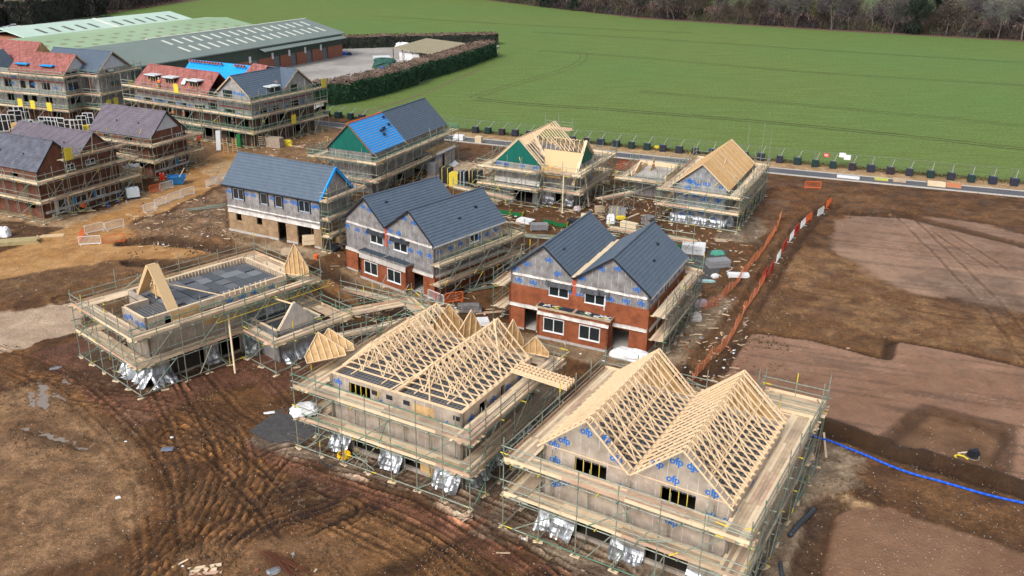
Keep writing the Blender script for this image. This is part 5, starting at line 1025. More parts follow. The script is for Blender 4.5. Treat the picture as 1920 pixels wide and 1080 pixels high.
h1 = brick_gables('L1', 'dark brick pair of houses with two purple tiled roofs behind scaffolding at the left edge', 11.8, 13.5, 5.9, [(2.7,9.1),(8.6,9.0)], [m_slate2, m_purple], 14,
   [(4.6,6.3,.7,1.65),(7.7,9.2,.8,1.75),(2.0,3.1,.1,1.95),(4.0,5.3,5.0,5.8),(6.9,8.4,5.1,5.8)], valley=(5.6,6.4))
for u_, z_ in ((4.15,.7),(7.35,.8)): mb = MB(); mb.box((u_,-.05,z_),(u_+.35,-.01,z_+.9)); mb.build('blue_wrapped_meter_box', M('sky_blue_film', (.02,.33,.75), (.03,.4,.8)), h1)
for s_ in (1.5, 3.3): mb = MB(); mb.box((s_,-.12,.05),(s_+.32,-.06,2.0)); mb.build('white_door_post', m_doorw, h1)
h3 = brick_gables('L3', 'dark brick house with a single purple tiled roof and a pale wrapped gable', 6.7, 11.6, 5.5, [(3.3,8.7)], m_purple, 14, [(4.6,6.2,1.1,2.0),(1.0,2.0,.6,1.7),(4.9,5.8,4.4,5.2)], white_gable=True)
mb = MB(); mb.box((4.1,-.05,.7),(4.45,-.01,1.9)); mb.build('blue_wrapped_meter_box', M('sky_blue_film_sheet', (.02,.33,.75), (.03,.4,.8)), h3); mb = MB(); mb.box((2.6,-.04,.05),(3.5,-.01,2.1)); mb.build('grey_door', M('grey_door_paint', (.22,.25,.3)), h3)

# ---- blocks of flats, three storeys
def flat_win(h, P0, d, lst):
    for (a,b,c,e_) in lst: window(h, P0, d, a+.03, b-.03, c+.02, e_-.02, n=2, fm=m_blk)
m_pblock = brick_mat('pale_blockwork', (.34,.33,.33), (.27,.265,.265), (.38,.37,.36), .44, .215, .02)
m_cavtray = M('red_cavity_tray', (.28,.035,.03), (.35,.06,.05))
def tray(h, P0, d, s0, s1, z): mb = MB(); d = Vector((*d,0)); n = Vector((d.y,-d.x,0)); o_ = Vector((*P0,0)); mb.obox(o_+d*((s0+s1)/2)+n*.03+Vector((0,0,z)), d*((s1-s0)/2), n*.02, (0,0,.09)); mb.build('cavity_tray', m_cavtray, h)
def dormer(h, c, d, mat_top, w_=2.0):
    """flat topped dormer: cheeks, dark front and a pale cap, on a slope that faces -v"""
    c = Vector(c); mb = MB(); mb.box(c+Vector((-w_/2,.05,-1.5)), c+Vector((w_/2,1.6,-.1))); dm = mb.build('dormer', m_blk, h)
    mb = MB(); mb.box(c+Vector((-w_/2-.35,-.5,-.1)), c+Vector((w_/2+.35,1.8,.06))); mb.build('dormer_roof', mat_top, dm); mb = MB(); mb.box(c+Vector((-w_/2-.35,-.52,-.24)), c+Vector((w_/2+.35,-.42,-.1))); mb.build('dormer_fascia', m_blk, dm)
    mb = MB()
    for k in (-1,-.33,.33,1): mb.box(c+Vector((k*(w_/2-.06)-.04,-.02,-1.5)), c+Vector((k*(w_/2-.06)+.04,.05,-.1)))
    mb.build('dormer_studs', m_osb, dm)
m_dkw = brick_mat('shade_darkened_brick', (.13,.075,.055), (.09,.055,.045), (.12,.09,.07)); X0, Y0, a = H_['A2']; h = empty('flats_building', (X0, Y0, 0), a, 'three storey block of flats with red tiled wing and slate gables wrapped in scaffolding', 'building', 'blocks of flats being built')  # lower walls darkened: shade behind the scaffold decks put into the brick colour
e, r = 7.9, 11.0; W_ = 7.3
mb = MB(); wall(mb,(0,0),(W_,0),0,4.3,.2,[(1.3,3.4,.8,2),(1.35,3.5,3.0,4.2),(4.6,6.4,2.9,4.1)]); wall(mb,(W_,0),(W_,14.9),0,4.3,.2,[(9.4,11.2,.6,1.7),(2,4,2.9,4.1),(6,8,2.9,4.1)]); wall(mb,(W_,14.9),(-20,14.9),0,4.3,.2); wall(mb,(-20.2,0),(0,0.0),0,4.3,.2,[(2,4,.3,2.2),(7,9,2.8,4),(12,14,2.8,4),(16,18,.3,2.2)]); wall(mb,(-20,14.9),(-20,0),0,4.3,.2); mb.build('ground_floor_wall', m_dkw, h)
wg = [(1.35,3.5,4.9,5.5),(1.35,3.4,7.0,8.65)]
mb = MB(); wall(mb,(0,0),(W_,0),4.3,e,.2,[(1.4,3.6,4.95,5.5)]); wall(mb,(W_,0),(W_,14.9),4.3,e,.2,[(9.3,11.3,4.5,5.85),(2,3.6,4.7,5.7),(5,6.5,4.7,5.7)]); wall(mb,(W_,14.9),(-20,14.9),4.3,e,.2)
wl = [(2.2,4.3,4.5,5.4),(8.0,10.1,4.7,5.3),(14.7,17.0,4.8,5.5),(17.9,19.9,5.2,6.1),(11.4,12.6,4.7,5.4),(5.6,6.8,4.6,5.4)]
wall(mb,(-20.2,0),(0,0),4.3,e-1.0,.2,wl); wall(mb,(-20,14.9),(-20,0),4.3,e-1.0,.2)
gable(mb,(0,0),(1,0),[(0,e),(1.35,e),(1.35,8.6),(3.4,8.6),(3.4,e),(W_,e),(W_/2,r-.2)],.2); gable(mb,(W_,0),(0,1),[(7.4,e),(14.9,e),(11.1,r-.2)],.2)
logo_row(mb,(0,0),(1,0),[(3.9,8.3),(5.0,8.2),(5.9,8.2),(4.5,4.8)], size=.8); logo_row(mb,(W_,0),(0,1),[(8,5.2),(12.2,5.4),(13,4.8),(1,5),(4.2,5.1)], size=.8); logo_row(mb,(-20.2,0),(1,0),[(1,5),(5.2,5.2),(7,5.1),(11,5.2),(13.4,5.1),(18.4,4.6)], size=.8)
mb.build('upper_wall', [m_pblock, m_logo], h)
mb = MB(); mb.box((1.4,-.02,7.05),(3.35,.1,8.55)); mb.build('gable_opening', m_glass, h); mb = MB(); mb.box((W_-.1,9.3,7.1),(W_+.02,11,8.6)); mb.build('gable_opening', m_glass, h)
tray(h,(-20.2,0),(1,0),.5,14.5,6.2); tray(h,(-20.2,0),(1,0),14.9,19.9,6.5); tray(h,(0,0),(1,0),.2,7.1,5.9); tray(h,(W_,0),(0,1),3,14.5,6.4)
floors(h,-19.8,.2,W_-.2,14.7,[.1,2.6,5.2],m_dark)
for x in wl[:4]: window(h,(-20.2,0),(1,0),x[0],x[1],x[2],x[3],fm=m_blk)
m_cap = M('lead_grey_cap', (.55,.6,.62), (.68,.72,.74), 4, .5)
rf = MB(); slope(rf,(-20.8,-.4,e-1.1),(-2.6,-.4,e-1.1),(-2.9,3.6,r-.6),(-20.2,3.6,r-.6),14); slope(rf,(-2.9,7.2,e-1.1),(-20.2,7.2,e-1.1),(-20.2,3.6,r-.6),(-2.9,3.6,r-.6),12); R = rf.build('red_tiled_roof', m_redtile, h); mb = MB(); ridge_caps(mb,(-20.2,3.6,r-.58),(-2.9,3.6,r-.58)); mb.build('ridge_tiles', m_redtile, R)
for u_ in (-16.6,-12.2,-6.4): dormer(h,(u_,1.0,9.2),None,m_cap)
mb = MB(); mb.obox((-8.9,1.25,8.72),(.45,0,0),(0,.42,.42),(0,-.05,.05)); mb.build('roof_window', m_cap, h)
rf = MB(); slope(rf,(-17,7.3,e),(-3,8.2,e),(-3,11.2,r-.3),(-17,10.4,r-.3),6); R = rf.build('blue_membrane_roof', m_blue, h); mb = MB()
for k in range(20):
    if 12 <= k < 16: continue
    q = Vector((-16.4+k*.66, 9.7+k*.03, r-.55)); mb.box(q-Vector((.2,.3,0)), q+Vector((.2,.15,.34)))
mb.build('tile_pile', m_redtile, R); mb = MB(); mb.box((-3.2,7.6,e),(1.0,8.0,r-1.6)); mb.build('white_wrap_strip', m_wht, h)
mb = MB(); slope(mb,(-4.5,14,e+.5),(1.4,13,e+.5),(1.0,11,r+.1),(-2.8,11.6,r+.1),6); slope(mb,(1.0,9.0,e+1.2),(-5,9.6,e+1.2),(-2.8,11.6,r+.1),(1.0,11,r+.1),5); mb.build('red_tiled_roof', m_redtile, h)
o = .35; rf = MB(); slope(rf,(W_+o,6.9,e-.05),(W_+o,-o,e-.05),(W_/2,-o,r),(W_/2,11.1,r),12); slope(rf,(-o,-o,e-.05),(-o,11,e-.05),(W_/2,11.1,r),(W_/2,-o,r),12); slope(rf,(3.4,7.05,e-.05),(W_+o,7.05,e-.05),(W_+o,11.1,r),(3.4,11.1,r),12); slope(rf,(W_+o,15.3,e-.05),(0,15.3,e-.05),(0,11.1,r),(W_+o,11.1,r),12); R = rf.build('slate_roof', m_slate, h)
mb = MB(); ridge_caps(mb,(W_/2,-o,r+.02),(W_/2,11.1,r+.02)); ridge_caps(mb,(3.6,11.1,r+.02),(W_+o,11.1,r+.02)); mb.build('ridge_tiles', m_slate, R)
bargeboards(h,[(-o,-o-.03,e-.1),(W_/2,-o-.03,r-.05),(W_+o,-o-.03,e-.1)],.2,.05,m_timd); bargeboards(h,[(W_+o+.03,7.05,e-.1),(W_+o+.03,11.1,r-.05),(W_+o+.03,15.3,e-.1)],.2,.05,m_timd)
mb = MB(); mb.box((4.9,4.4,8.2),(7.6,6.6,8.9)); dm = mb.build('dormer', m_blk, h); mb = MB(); mb.box((4.6,4.2,8.9),(7.8,6.7,9.05)); mb.build('dormer_roof', m_cap, dm)
mb = MB(); mb.obox((6.1,7.6,9.0),(.4,0,-.36),(0,.35,0),(.04,0,.05)); mb.build('roof_window', m_timr, h)

X0, Y0, a = H_['A1']; h = empty('flats_building', (X0, Y0, 0), a, 'three storey flats with red and slate roofs and blue topped dormers', 'building', 'blocks of flats being built')
e, r = 8.8, 11.5
mb = MB(); wall(mb,(-30,0),(0,0),0,2.4,.2,[(26,28,.8,2)]); wall(mb,(0,0),(0,3.5),0,2.4,.2); wall(mb,(0,3.5),(4,3.5),0,2.4,.2); wall(mb,(4,3.5),(4,12),0,2.4,.2); mb.build('ground_floor_wall', m_brickd, h)
mb = MB(); wa = [(12.5,14.2,3.2,4.6),(16,17.8,5.4,6.9),(19.6,20.9,5.4,6.8),(21.5,23,3.2,4.6),(24.6,26.4,5.5,6.8)]
wall(mb,(-30,0),(0,0),2.4,e,.2,wa+[(x+.2,y,z-2.4 if z > 4 else z+2.4,w_-2.4 if z > 4 else w_+2.4) for x,y,z,w_ in wa]); wall(mb,(0,0),(0,5.5),2.4,e,.2,[(.6,3.0,3.2,4.8),(.6,3.1,5.4,6.9),(.4,3.1,7.4,8.7)])
wall(mb,(4,3.5),(4,12),2.4,e,.2,[(3,5,5.6,6.6),(2,4.5,8.0,8.7)]); wall(mb,(0,5.5),(4,3.5),2.4,e,.2)
gable(mb,(0,0),(0,1),[(0,e),(6,e),(3.1,r-.2)],.2); gable(mb,(4,0),(0,1),[(3.5,e),(12,e),(7.6,r-.1)],.2); logo_row(mb,(-30,0),(1,0),[(17.9,6.2),(22.6,6.3),(27.6,6),(18.7,7.4)], size=.8); logo_row(mb,(0,0),(0,1),[(.5,8.9),(4.6,8.6),(1,6)], size=.8); mb.build('upper_wall', [m_pblock, m_logo], h)
m_pbs = M('pale_board_sheet', (.5,.53,.58), (.62,.65,.7), 2, .7); mb = MB(); gable(mb,(.02,0),(0,1),[(.9,e+.3),(5.0,e+.3),(3.1,r-.4)],.015); mb.build('white_gable_wrap', m_pbs, h); mb = MB(); gable(mb,(4.02,0),(0,1),[(4.6,e+.2),(10.8,e+.2),(7.6,r-.3)],.015); mb.build('white_gable_wrap', m_pbs, h)
floors(h,-29.8,.2,-.2,11,[.1,2.6,5.2],m_dark); tray(h,(-30,0),(1,0),14,29.6,7.0); tray(h,(0,0),(0,1),.2,3,4.95)
mb = MB(); wall(mb,(2.2,3.3),(2.5,3.3),3.6,8.7,.06); mb.build('red_downpipe_strip', m_cavtray, h)
rf = MB(); slope(rf,(-12.4,-.4,e-.4),(.35,-.4,e-.4),(.35,3.1,r),(-12.0,3.1,r),12); slope(rf,(.35,6.3,e-.2),(-12,6.3,e-.2),(-12,3.1,r),(.35,3.1,r),12); R = rf.build('red_tiled_roof', m_redtile, h); mb = MB(); ridge_caps(mb,(-12,3.1,r+.02),(.35,3.1,r+.02)); mb.build('ridge_tiles', m_redtile, R)
rf = MB(); slope(rf,(-9,4.4,e+.1),(4.4,3.2,e-.2),(4.4,7.6,r+.3),(-9,7.6,r+.3),12); slope(rf,(4.4,12.2,e-.2),(-9,12.2,e-.2),(-9,7.6,r+.3),(4.4,7.6,r+.3),12); R = rf.build('slate_roof', m_slate, h); mb = MB(); ridge_caps(mb,(-9,7.6,r+.32),(4.4,7.6,r+.32)); mb.build('ridge_tiles', m_slate, R)
rf = MB(); slope(rf,(-30,5.2,e+.4),(-12.6,5.2,e+.4),(-12.9,8.9,r+.9),(-30,8.9,r+.9),12); slope(rf,(-12.9,12,e),(-30,12,e),(-30,8.9,r+.9),(-12.9,8.9,r+.9),9); rf.build('red_tiled_roof', m_redtile, h)
mb = MB(); gable(mb,(-12.8,0),(0,1),[(5.4,e+.4),(11.8,e+.2),(8.9,r+.8)],.15); mb.build('osb_gable', m_osb, h)
rf = MB(); slope(rf,(-15.5,5,e-.4),(-15.5,-.4,e-.4),(-18.2,-.4,r-.2),(-18.2,5,r-.2),10); slope(rf,(-22,-.4,e-.4),(-22,5,e-.4),(-18.2,5,r-.2),(-18.2,-.4,r-.2),10); rf.build('slate_roof', m_slate, h); mb = MB(); gable(mb,(0,.0),(1,0),[(-21.6,e),(-15.8,e),(-18.2,r-.3)],.15); mb.build('osb_gable', m_osb, h)
for u_ in (-9.6,-4.0): dormer(h,(u_,.7,9.75),None,m_blue)
mb = MB(); mb.obox((-7.1,.9,9.45),(.35,0,0),(0,.42,.38),(0,-.05,.05)); mb.build('roof_window', m_cap, h)
bargeboards(h,[(.4,-.4,e-.3),(.4,3.1,r),(.4,6.3,e-.2)],.2,.05,m_timd); bargeboards(h,[(4.45,3.2,e-.3),(4.45,7.6,r+.25),(4.45,12.2,e-.2)],.2,.05,m_timd)

# ================================================================ works buildings beyond the site
wf = Vector((-47.7, 250.6)); wd = Vector((.425, .905)).normalized(); wn = Vector((-wd.y, wd.x))
def wl_(s, n, z): q = wf-wd*s+wn*n; return (q.x, q.y, z)          # s back along the facade, n away from it
def sheet_roof(mb, s0, s1, n0, z0, n1, z1, mi=0, th=.25):
    a, b, c, d = wl_(s0,n0,z0), wl_(s1,n0,z0), wl_(s1,n1,z1), wl_(s0,n1,z1); dn = Vector((0,0,-th))
    mb.hexa([Vector(p)+dn for p in (a,b,c,d)]+[a,b,c,d], mi)
m_shg = M('grey_green_sheet', (.17,.215,.20), (.20,.25,.23), .15, .6); m_lg = M('faded_green_sheet', (.30,.42,.26), (.35,.47,.31), .1, .65, c3=(.27,.39,.24), s3=.05); m_pg = M('pale_green_sheet', (.46,.60,.52), (.52,.66,.58), .2, .6)
m_skl = M('skylight_panel', (.62,.64,.58), (.68,.70,.64), 1); m_sklb = M('dirty_skylight', (.22,.26,.17), (.28,.30,.2), 1); m_skld = M('dark_skylight', (.10,.12,.11), (.14,.16,.14), 1)
m_clad = M('dark_green_cladding', (.045,.07,.055), (.06,.085,.07), 1, .6)
def panel(par, s0, s1, n0, n1, za, nb, zb, mat, name='skylight'):
    zz = lambda n: za[1]+(zb-za[1])*(n-za[0])/(nb-za[0])+.03
    mb = MB(); mb.poly([wl_(s0,n0,zz(n0)), wl_(s1,n0,zz(n0)), wl_(s1,n1,zz(n1)), wl_(s0,n1,zz(n1))]); return mb.build(name, mat, par)
wh = tag(empty('warehouse', wl_(0,0,0)), 'long warehouse with grey green roof, white skylights and brick bays facing the yard', 'warehouse', 'works buildings'); inv = Matrix.Translation(-Vector(wl_(0,0,0)))
def reparent(o, root): o.parent = root; o.matrix_parent_inverse = Matrix.Translation(-root.location)
def wpart(mb, name, mats, root): o = mb.build(name, mats); reparent(o, root); return o
mb = MB(); sheet_roof(mb,-1,78,-.6,6.0,12.5,9.0); sheet_roof(mb,-1,78,12.5,9.0,20,7.6); R = wpart(mb,'roof',m_shg,wh)
def wpanel(*a, **k): o = panel(None, *a, **k); reparent(o, wh); return o
for k in range(17):
    s = 3.2+k*3.1
    wpanel(s, s+.85, 2.6, 6.0, (-.6,6.0), 12.5, 9.0, m_skl); wpanel(s, s+.85, 7.6, 10.8, (-.6,6.0), 12.5, 9.0, m_skl)
mb = MB(); sheet_roof(mb,-1,56,12.3,9.12,12.9,9.12); wpart(mb,'ridge_flashing',m_skl,wh)
mb = MB(); w0, w1 = Vector(wl_(0,0,0)), Vector(wl_(70,0,0))
def ubox(mb, s0, s1, n0, n1, z0, z1, mi=0):
    q = [wl_(s0,n0,0), wl_(s1,n0,0), wl_(s1,n1,0), wl_(s0,n1,0)]; mb.hexa([(x,y,z0) for x,y,_ in q]+[(x,y,z1) for x,y,_ in q], mi)
ubox(mb,0,78,.0,.3,3.0,5.9); ubox(mb,0,.3,.3,12.3,0,6.0); mb.prism([wl_(0,0,5.8), wl_(0,12.5,8.8), wl_(0,12.5,5.8)], Vector(wl_(.3,0,0))-Vector(wl_(0,0,0))); wpart(mb,'cladding_wall',m_clad,wh)
m_bw = M('warehouse_brick', (.27,.10,.06), (.35,.15,.10), 3)
for k, (a, b) in enumerate([(0,6.5),(9.0,13.2),(15.6,19.6),(22.0,26.0),(28.4,34),(36.6,78)]):
    mb = MB(); ubox(mb,a,b,-.03,.28,0,3.0); wpart(mb,'brick_bay',m_bw,wh)
for k, (a, b) in enumerate([(6.5,9.0),(13.2,15.6),(19.6,22.0),(26.0,28.4),(34,36.6)]):
    mb = MB(); ubox(mb,a,b,.35,.42,0,4.2); d_ = wpart(mb,'loading_door',M('grey_shutter', (.16,.18,.20), (.2,.22,.25), 2) if k == 0 else m_shut,wh) if k else None
    if k == 0: m_shut = M('grey_shutter', (.16,.18,.20), (.2,.22,.25), 2); wpart(mb,'loading_door',m_shut,wh)
    mb = MB(); ubox(mb,b+.2,b+.9,-.1,-.04,2.5,4.0); wpart(mb,'white_sign_board',m_white,wh)
mb = MB(); sheet_roof(mb,.5,34,-2.2,5.0,-.1,5.6,0,.15); wpart(mb,'canopy',m_shg,wh)
mh = tag(empty('works_hall', wl_(20,20,0)), 'broad works hall with a pale green sheet roof and faint brown skylights', 'building', 'works buildings')
mb = MB(); sheet_roof(mb,10,112,20,7.6,31,9.2); sheet_roof(mb,11,112,31,9.2,37.4,8.9); R = wpart(mb,'roof',m_lg,mh)
mb = MB(); ubox(mb,10.2,112,20.2,37.2,0,7.3); wpart(mb,'wall',m_clad,mh)
for row in range(3):
    for k in range(17):
        s = 15+k*4.6+row*1.2; n0 = 21.5+row*2.9
        o = panel(None, s, s+1.6, n0, n0+1.1, (20,7.6), 31, 9.2, m_sklb); reparent(o, mh)
lh = tag(empty('works_hall', wl_(30,45,0)), 'furthest works hall with a minty white sheet roof and a row of dark skylights', 'building', 'works buildings')
mb = MB(); sheet_roof(mb,14,66,37.5,8.3,47.5,10.2); sheet_roof(mb,14,66,47.5,10.2,56,8.6); R = wpart(mb,'roof',m_pg,lh); mb = MB(); ubox(mb,14.3,65.7,37.8,55.7,0,8.2); wpart(mb,'wall',m_bw,lh)
for k in range(12):
    if k == 6: continue
    s = 18+k*3.7; o = panel(None, s, s+1.0, 40.4, 44.2, (37.5,8.3), 47.5, 10.2, m_skld); reparent(o, lh)
mb = MB(); sheet_roof(mb,39,40,37.4,8.4,47.6,10.3); o = wpart(mb,'ridge_flashing',m_skl,lh)
bh = tag(empty('brick_annex', wl_(70,42,0)), 'low flat roofed red brick annex beside the parked cars in the far corner', 'building', 'works buildings')
mb = MB(); ubox(mb,66,80,40,52,0,7.0); wpart(mb,'brick_wall',m_bw,bh); mb = MB(); ubox(mb,65.6,80.4,39.6,52.4,7.0,7.25); wpart(mb,'roof',m_pg,bh)
# concrete yard and works ground
def sheetp(name, pts, mat, z=.02): mb = MB(); mb.poly([(P(*p).x, P(*p).y, z) for p in pts]); return mb.build(name, mat, kind='structure')
m_yard = M('yard_concrete', (.33,.31,.29), (.42,.40,.37), .5, .9, c3=(.27,.25,.24), s3=.08)
sheetp('concrete_yard', [(500,250),(600,200),(790,155),(930,104),(935,85),(640,84),(560,110),(380,160),(150,240)], m_yard)
mb = MB(); mb.poly([(-260,160,-.02),(-60,177.9,-.02),(-47,260,-.02),(-90,330,-.02),(-260,330,-.02)]); mb.build('works_ground', m_yard, kind='structure')

# ================================================================ scaffolds
scaffold('scaffold round the nearest complete truss house with a wide boarded right side', onh('H1',0,0,0), H_['H1'][2], [(-1.75,-1.7),(13.15,-1.7),(13.15,13.2),(-1.75,12.4)], [2.55,4.95], widths=[1.45,1.75,1.9,1.6], top=1.0, spacing=2.3)
scaffold('scaffold round the house with trusses half set out', onh('H2',0,0,0), H_['H2'][2], [(-1.9,-1.75),(12.35,-1.75),(12.35,11.4),(-1.9,11.4)], [2.5,4.9], widths=[1.5,1.45,1.6,1.7], top=1.0, spacing=2.0)
scaffold('scaffold round the open topped house with green edge beams', onh('G',0,0,0), H_['G'][2], [(-4.9,-1.9),(5.35,-1.9),(5.35,15.6),(-4.9,15.6)], [2.5,4.85], widths=[1.5,1.2,1.4,1.6], top=1.15, spacing=1.9)
scaffold('low single lift scaffold round the black tray garage', onh('G',0,0,0), H_['G'][2], [(5.4,7.4),(9.7,7.4),(9.7,15.4),(5.4,15.4)], [2.6], closed=False, widths=[1.2,1.3,1.2], top=1.1, spacing=1.9, inner=False)
s_ = scaffold('lightweight scaffold linking the garage scaffold to the trench behind the half trussed house', onh('G',0,0,0), H_['G'][2], [(12.2,12.5),(14.6,20.4),(10.2,22),(7.8,15.6)], [2.5], closed=False, widths=[1.3,1.3,1.2], top=1.1, spacing=2.1, inner=False)
mb = MB()                                                        # lattice beam with painted chords on G's long side
for z in (4.2, 4.75): mb.tube((5.5,5,z),(5.5,16.5,z),.03,5,1 if z > 4.5 else 2)
for k in range(22): mb.tube((5.5,5+k*.52,4.2 if k % 2 else 4.75),(5.5,5.52+k*.52,4.75 if k % 2 else 4.2),.02,4,2 if k % 3 == 0 else 1)
o = mb.build('lattice_beam', m_tube); o.parent = [x for x in bpy.data.objects if x.get('label','').startswith('scaffold round the open topped')][0]
scaffold('scaffold along the right side of the red brick twin gable house', onh('E',0,0,0), H_['E'][2], [(14.7,-.4),(14.7,11.6),(9,12.6)], [1.9,4.1], closed=False, widths=[1.25,1.2], top=1.1, spacing=1.9)
scaffold('scaffold stub on the left side of the red brick twin gable house', onh('E',0,0,0), H_['E'][2], [(-1.6,9.5),(-1.6,-.3)], [1.9,4.1], closed=False, widths=[1.2], top=1.2, spacing=2.0)
scaffold('scaffold with green netting along the right side of the brownish foil twin gable house', onh('D',0,0,0), H_['D'][2], [(14.3,-.7),(14.3,12.3),(8,12.6)], [1.85,3.9], closed=False, widths=[1.3,1.2], top=1.1, spacing=2.1, net=((0,1),))
scaffold('scaffold tower on the gable end of the long slate roofed house', onh('C',0,0,0), H_['C'][2], [(14.4,-.5),(15.3,-.5),(15.3,6.6),(8,6.9)], [1.8,3.8,5.9], closed=False, widths=[.9,1.0,.9], top=1.0, spacing=1.7, net=((1,1),))
scaffold('scaffold round the house with the blue membrane roof', onh('B',0,0,0), H_['B'][2], [(-1.8,-2.2),(9.0,-2.2),(9.0,21.8),(-1.8,21.8)], [2.4,4.8], widths=[1.2,1.2,1.2,1.2], top=1.1, spacing=2.4, net=((0,1),(1,1),(2,1),(3,1)), skip_deck=())
scaffold('scaffold round the bare raftered house', onh('T',0,0,0), H_['T'][2], [(-1.7,-2.0),(6.9,-2.0),(7.4,-.9),(12.5,-.9),(12.5,13),(-1.7,13.5)], [2.4,4.75], widths=[1.3,1.1,1.4,1.2,1.2,1.3], top=1.15, spacing=2.1)
scaffold('scaffold round the battened roof house beside the soil bank', onh('Bt',0,0,0), H_['Bt'][2], [(-1.7,-1.8),(8.5,-1.8),(8.5,16.6),(-1.7,16.6)], [2.3,4.3], widths=[1.3,1.5,1.3,1.2], top=1.3, spacing=1.9)
scaffold('single lift scaffold round the square open garage', onh('Bt',0,0,0), H_['Bt'][2], [(-10.2,6.6),(-2.3,6.6),(-2.3,17.2),(-10.2,17.2)], [2.5], widths=[1.5,.8,1.3,1.3], top=1.2, spacing=2.2, inner=False)
scaffold('small high scaffold tower rising behind the bare rafter ridge', onh('T',0,0,0), H_['T'][2], [(5.4,13.9),(1.2,13.9)], [2.6,7.3], closed=False, widths=[1.3], top=1.6, spacing=2.0, inner=False)
scaffold('raised loading bay with tall green posts behind the nearest truss house', onh('H1',0,0,0), H_['H1'][2], [(13.2,13.4),(13.2,15.6),(9.0,15.4),(9.0,13.4)], [5.0], closed=False, widths=[1.6,2.2,1.2], top=1.7, spacing=2.2, inner=False)
hb = empty('scaffold', onh('Bt',0,0,0), H_['Bt'][2], 'four tall lone scaffold poles standing behind the battened roof', 'scaffold', 'scaffolds round the houses')
for u_, v_, z_ in ((2.0,16.9,9.5),(5.2,16.9,9.8),(7.2,16.9,10.2),(8.6,14.6,9.6)): part_tube(hb, 'standard', [((u_,v_,0),(u_,v_,z_))], .033)
for l_, pts_, zz in (('low run of scaffold boards behind the red brick house', [(1142,430),(1300,455)], 2.4), ('low run of scaffold boards behind the foil twin gable house', [(850,352),(955,374)], 2.4), ('low scaffold run between the half trussed house and the open trench', [(640,545),(760,575),(850,592)], 2.3), ('low scaffold run right of the raftered house', [(1130,375),(1190,362)], 2.3)):
    scaffold(l_, (0,0,0), 0, [tuple(P(x_, y_, zz))[:2] for x_, y_ in pts_], [zz], closed=False, w=1.3, top=1.1, spacing=2.0, inner=False)
# back to front roof tower on T and tall poles on Bt
scaffold('scaffold round the purple roofed brick pair at the left edge', onh('L1',0,0,0), H_['L1'][2], [(-1.6,14.5),(-1.6,-1.9),(13.6,-1.9),(13.6,8)], [2.5,4.9], closed=False, widths=[1.2,1.3,1.2], top=1.1, spacing=2.1)
scaffold('short upper scaffold lift across the twin brick gables', onh('L1',0,0,0), H_['L1'][2], [(2.6,-1.7),(12.4,-1.7)], [6.9], closed=False, widths=[1.0], top=1.0, spacing=2.4, inner=False)
scaffold('scaffold round the brick house with the pale wrapped gable', onh('L3',0,0,0), H_['L3'][2], [(-1.6,12.6),(-1.6,-1.7),(8.4,-1.7),(8.4,8)], [2.4,4.7], closed=False, widths=[1.2,1.3,1.2], top=1.1, spacing=2.1, net=((2,1),))
scaffold('three lift scaffold round the flats with the red tiled wing', onh('A2',0,0,0), H_['A2'][2], [(-20.8,-2.0),(-2.4,-2.0),(-1.8,-1.8),(9.2,-1.8),(9.2,16.4)], [2.5,5.0,7.4], closed=False, widths=[1.2,1.2,1.2,1.2], top=1.2, spacing=1.9, far=True, net=((0,0),(2,0),(3,0),(3,2)), inner=True)
scaffold('three lift scaffold with green netting round the flats at the left edge', onh('A1',0,0,0), H_['A1'][2], [(-24,-1.9),(1.6,-1.9),(1.6,1.9),(5.6,1.9),(5.6,13)], [2.4,4.9,8.2], closed=False, widths=[1.2,1.2,1.2,1.2], top=1.2, spacing=1.9, far=True, net=((0,0),(0,1),(0,2),(1,0),(2,0),(3,0)))

m_ysh = M('yellow_guard_sheet', (.60,.50,.04), (.72,.60,.08), 2, .6)
for key, lst in (('A1', ((-9,-2.0,3.2,0),(-6.2,-2.0,3.1,0),(-2.5,-2.0,3.0,0),(5.75,3.4,3.2,1),(5.75,5.2,3.3,1),(5.75,9.5,5.8,1))), ('A2', ((-7.2,-2.1,8.2,0),(9.3,7.5,3.4,1),(9.3,15.6,8.3,1))), ('L1', ((3.3,-1.8,7.6,0),))):
    root = [x for x in bpy.data.objects if x.name.startswith('scaffold') and not x.parent and abs(x.location.x-H_[key][0]) < .01 and abs(x.location.y-H_[key][1]) < .01][0]
    for u_, v_, z_, ax in lst:
        mb = MB(); mb.box((u_-.55,v_-.02,z_-.75),(u_+.55,v_+.02,z_+.75)) if ax == 0 else mb.box((u_-.02,v_-.55,z_-.75),(u_+.02,v_+.55,z_+.75)); mb.build('yellow_gate_sheet', m_ysh, root)
# ================================================================ fence with ballast blocks
fence_path = []
fr = tag(empty('site_fence', (-8.1, 158.8, 0)), 'long run of grey mesh fence panels along the crop field edge', 'fence'); d_inv = Matrix.Translation(-fr.location)
x = -36.0; k = 0
m_fence = M('fence_wire', (.20,.21,.20), (.27,.28,.27), 3, .5, .4)
while x < 84:
    x1 = x+2.62; a, b = Vector((x, float(fence_y(x)), 0)), Vector((x1, float(fence_y(x1)), 0)); mb = MB()
    for z in (.1, 1.95): mb.tube(a+Vector((0,0,z)), b+Vector((0,0,z)), .025, 4)
    mb.tube(a, a+Vector((0,0,2)), .028, 4); mb.tube(b, b+Vector((0,0,2)), .028, 4)
    for i in range(1, 9): q = a.lerp(b, i/9); mb.tube(q, q+Vector((0,0,1.95)), .006, 3, cap=False)
    for i in range(1, 5): mb.tube(a+Vector((0,0,.4*i)), b+Vector((0,0,.4*i)), .006, 3, cap=False)
    reparent(mb.build('mesh_panel', m_fence), fr); x = x1+.08
m_strut = M('dull_strut', (.30,.30,.28), (.42,.42,.40), 3, .5)
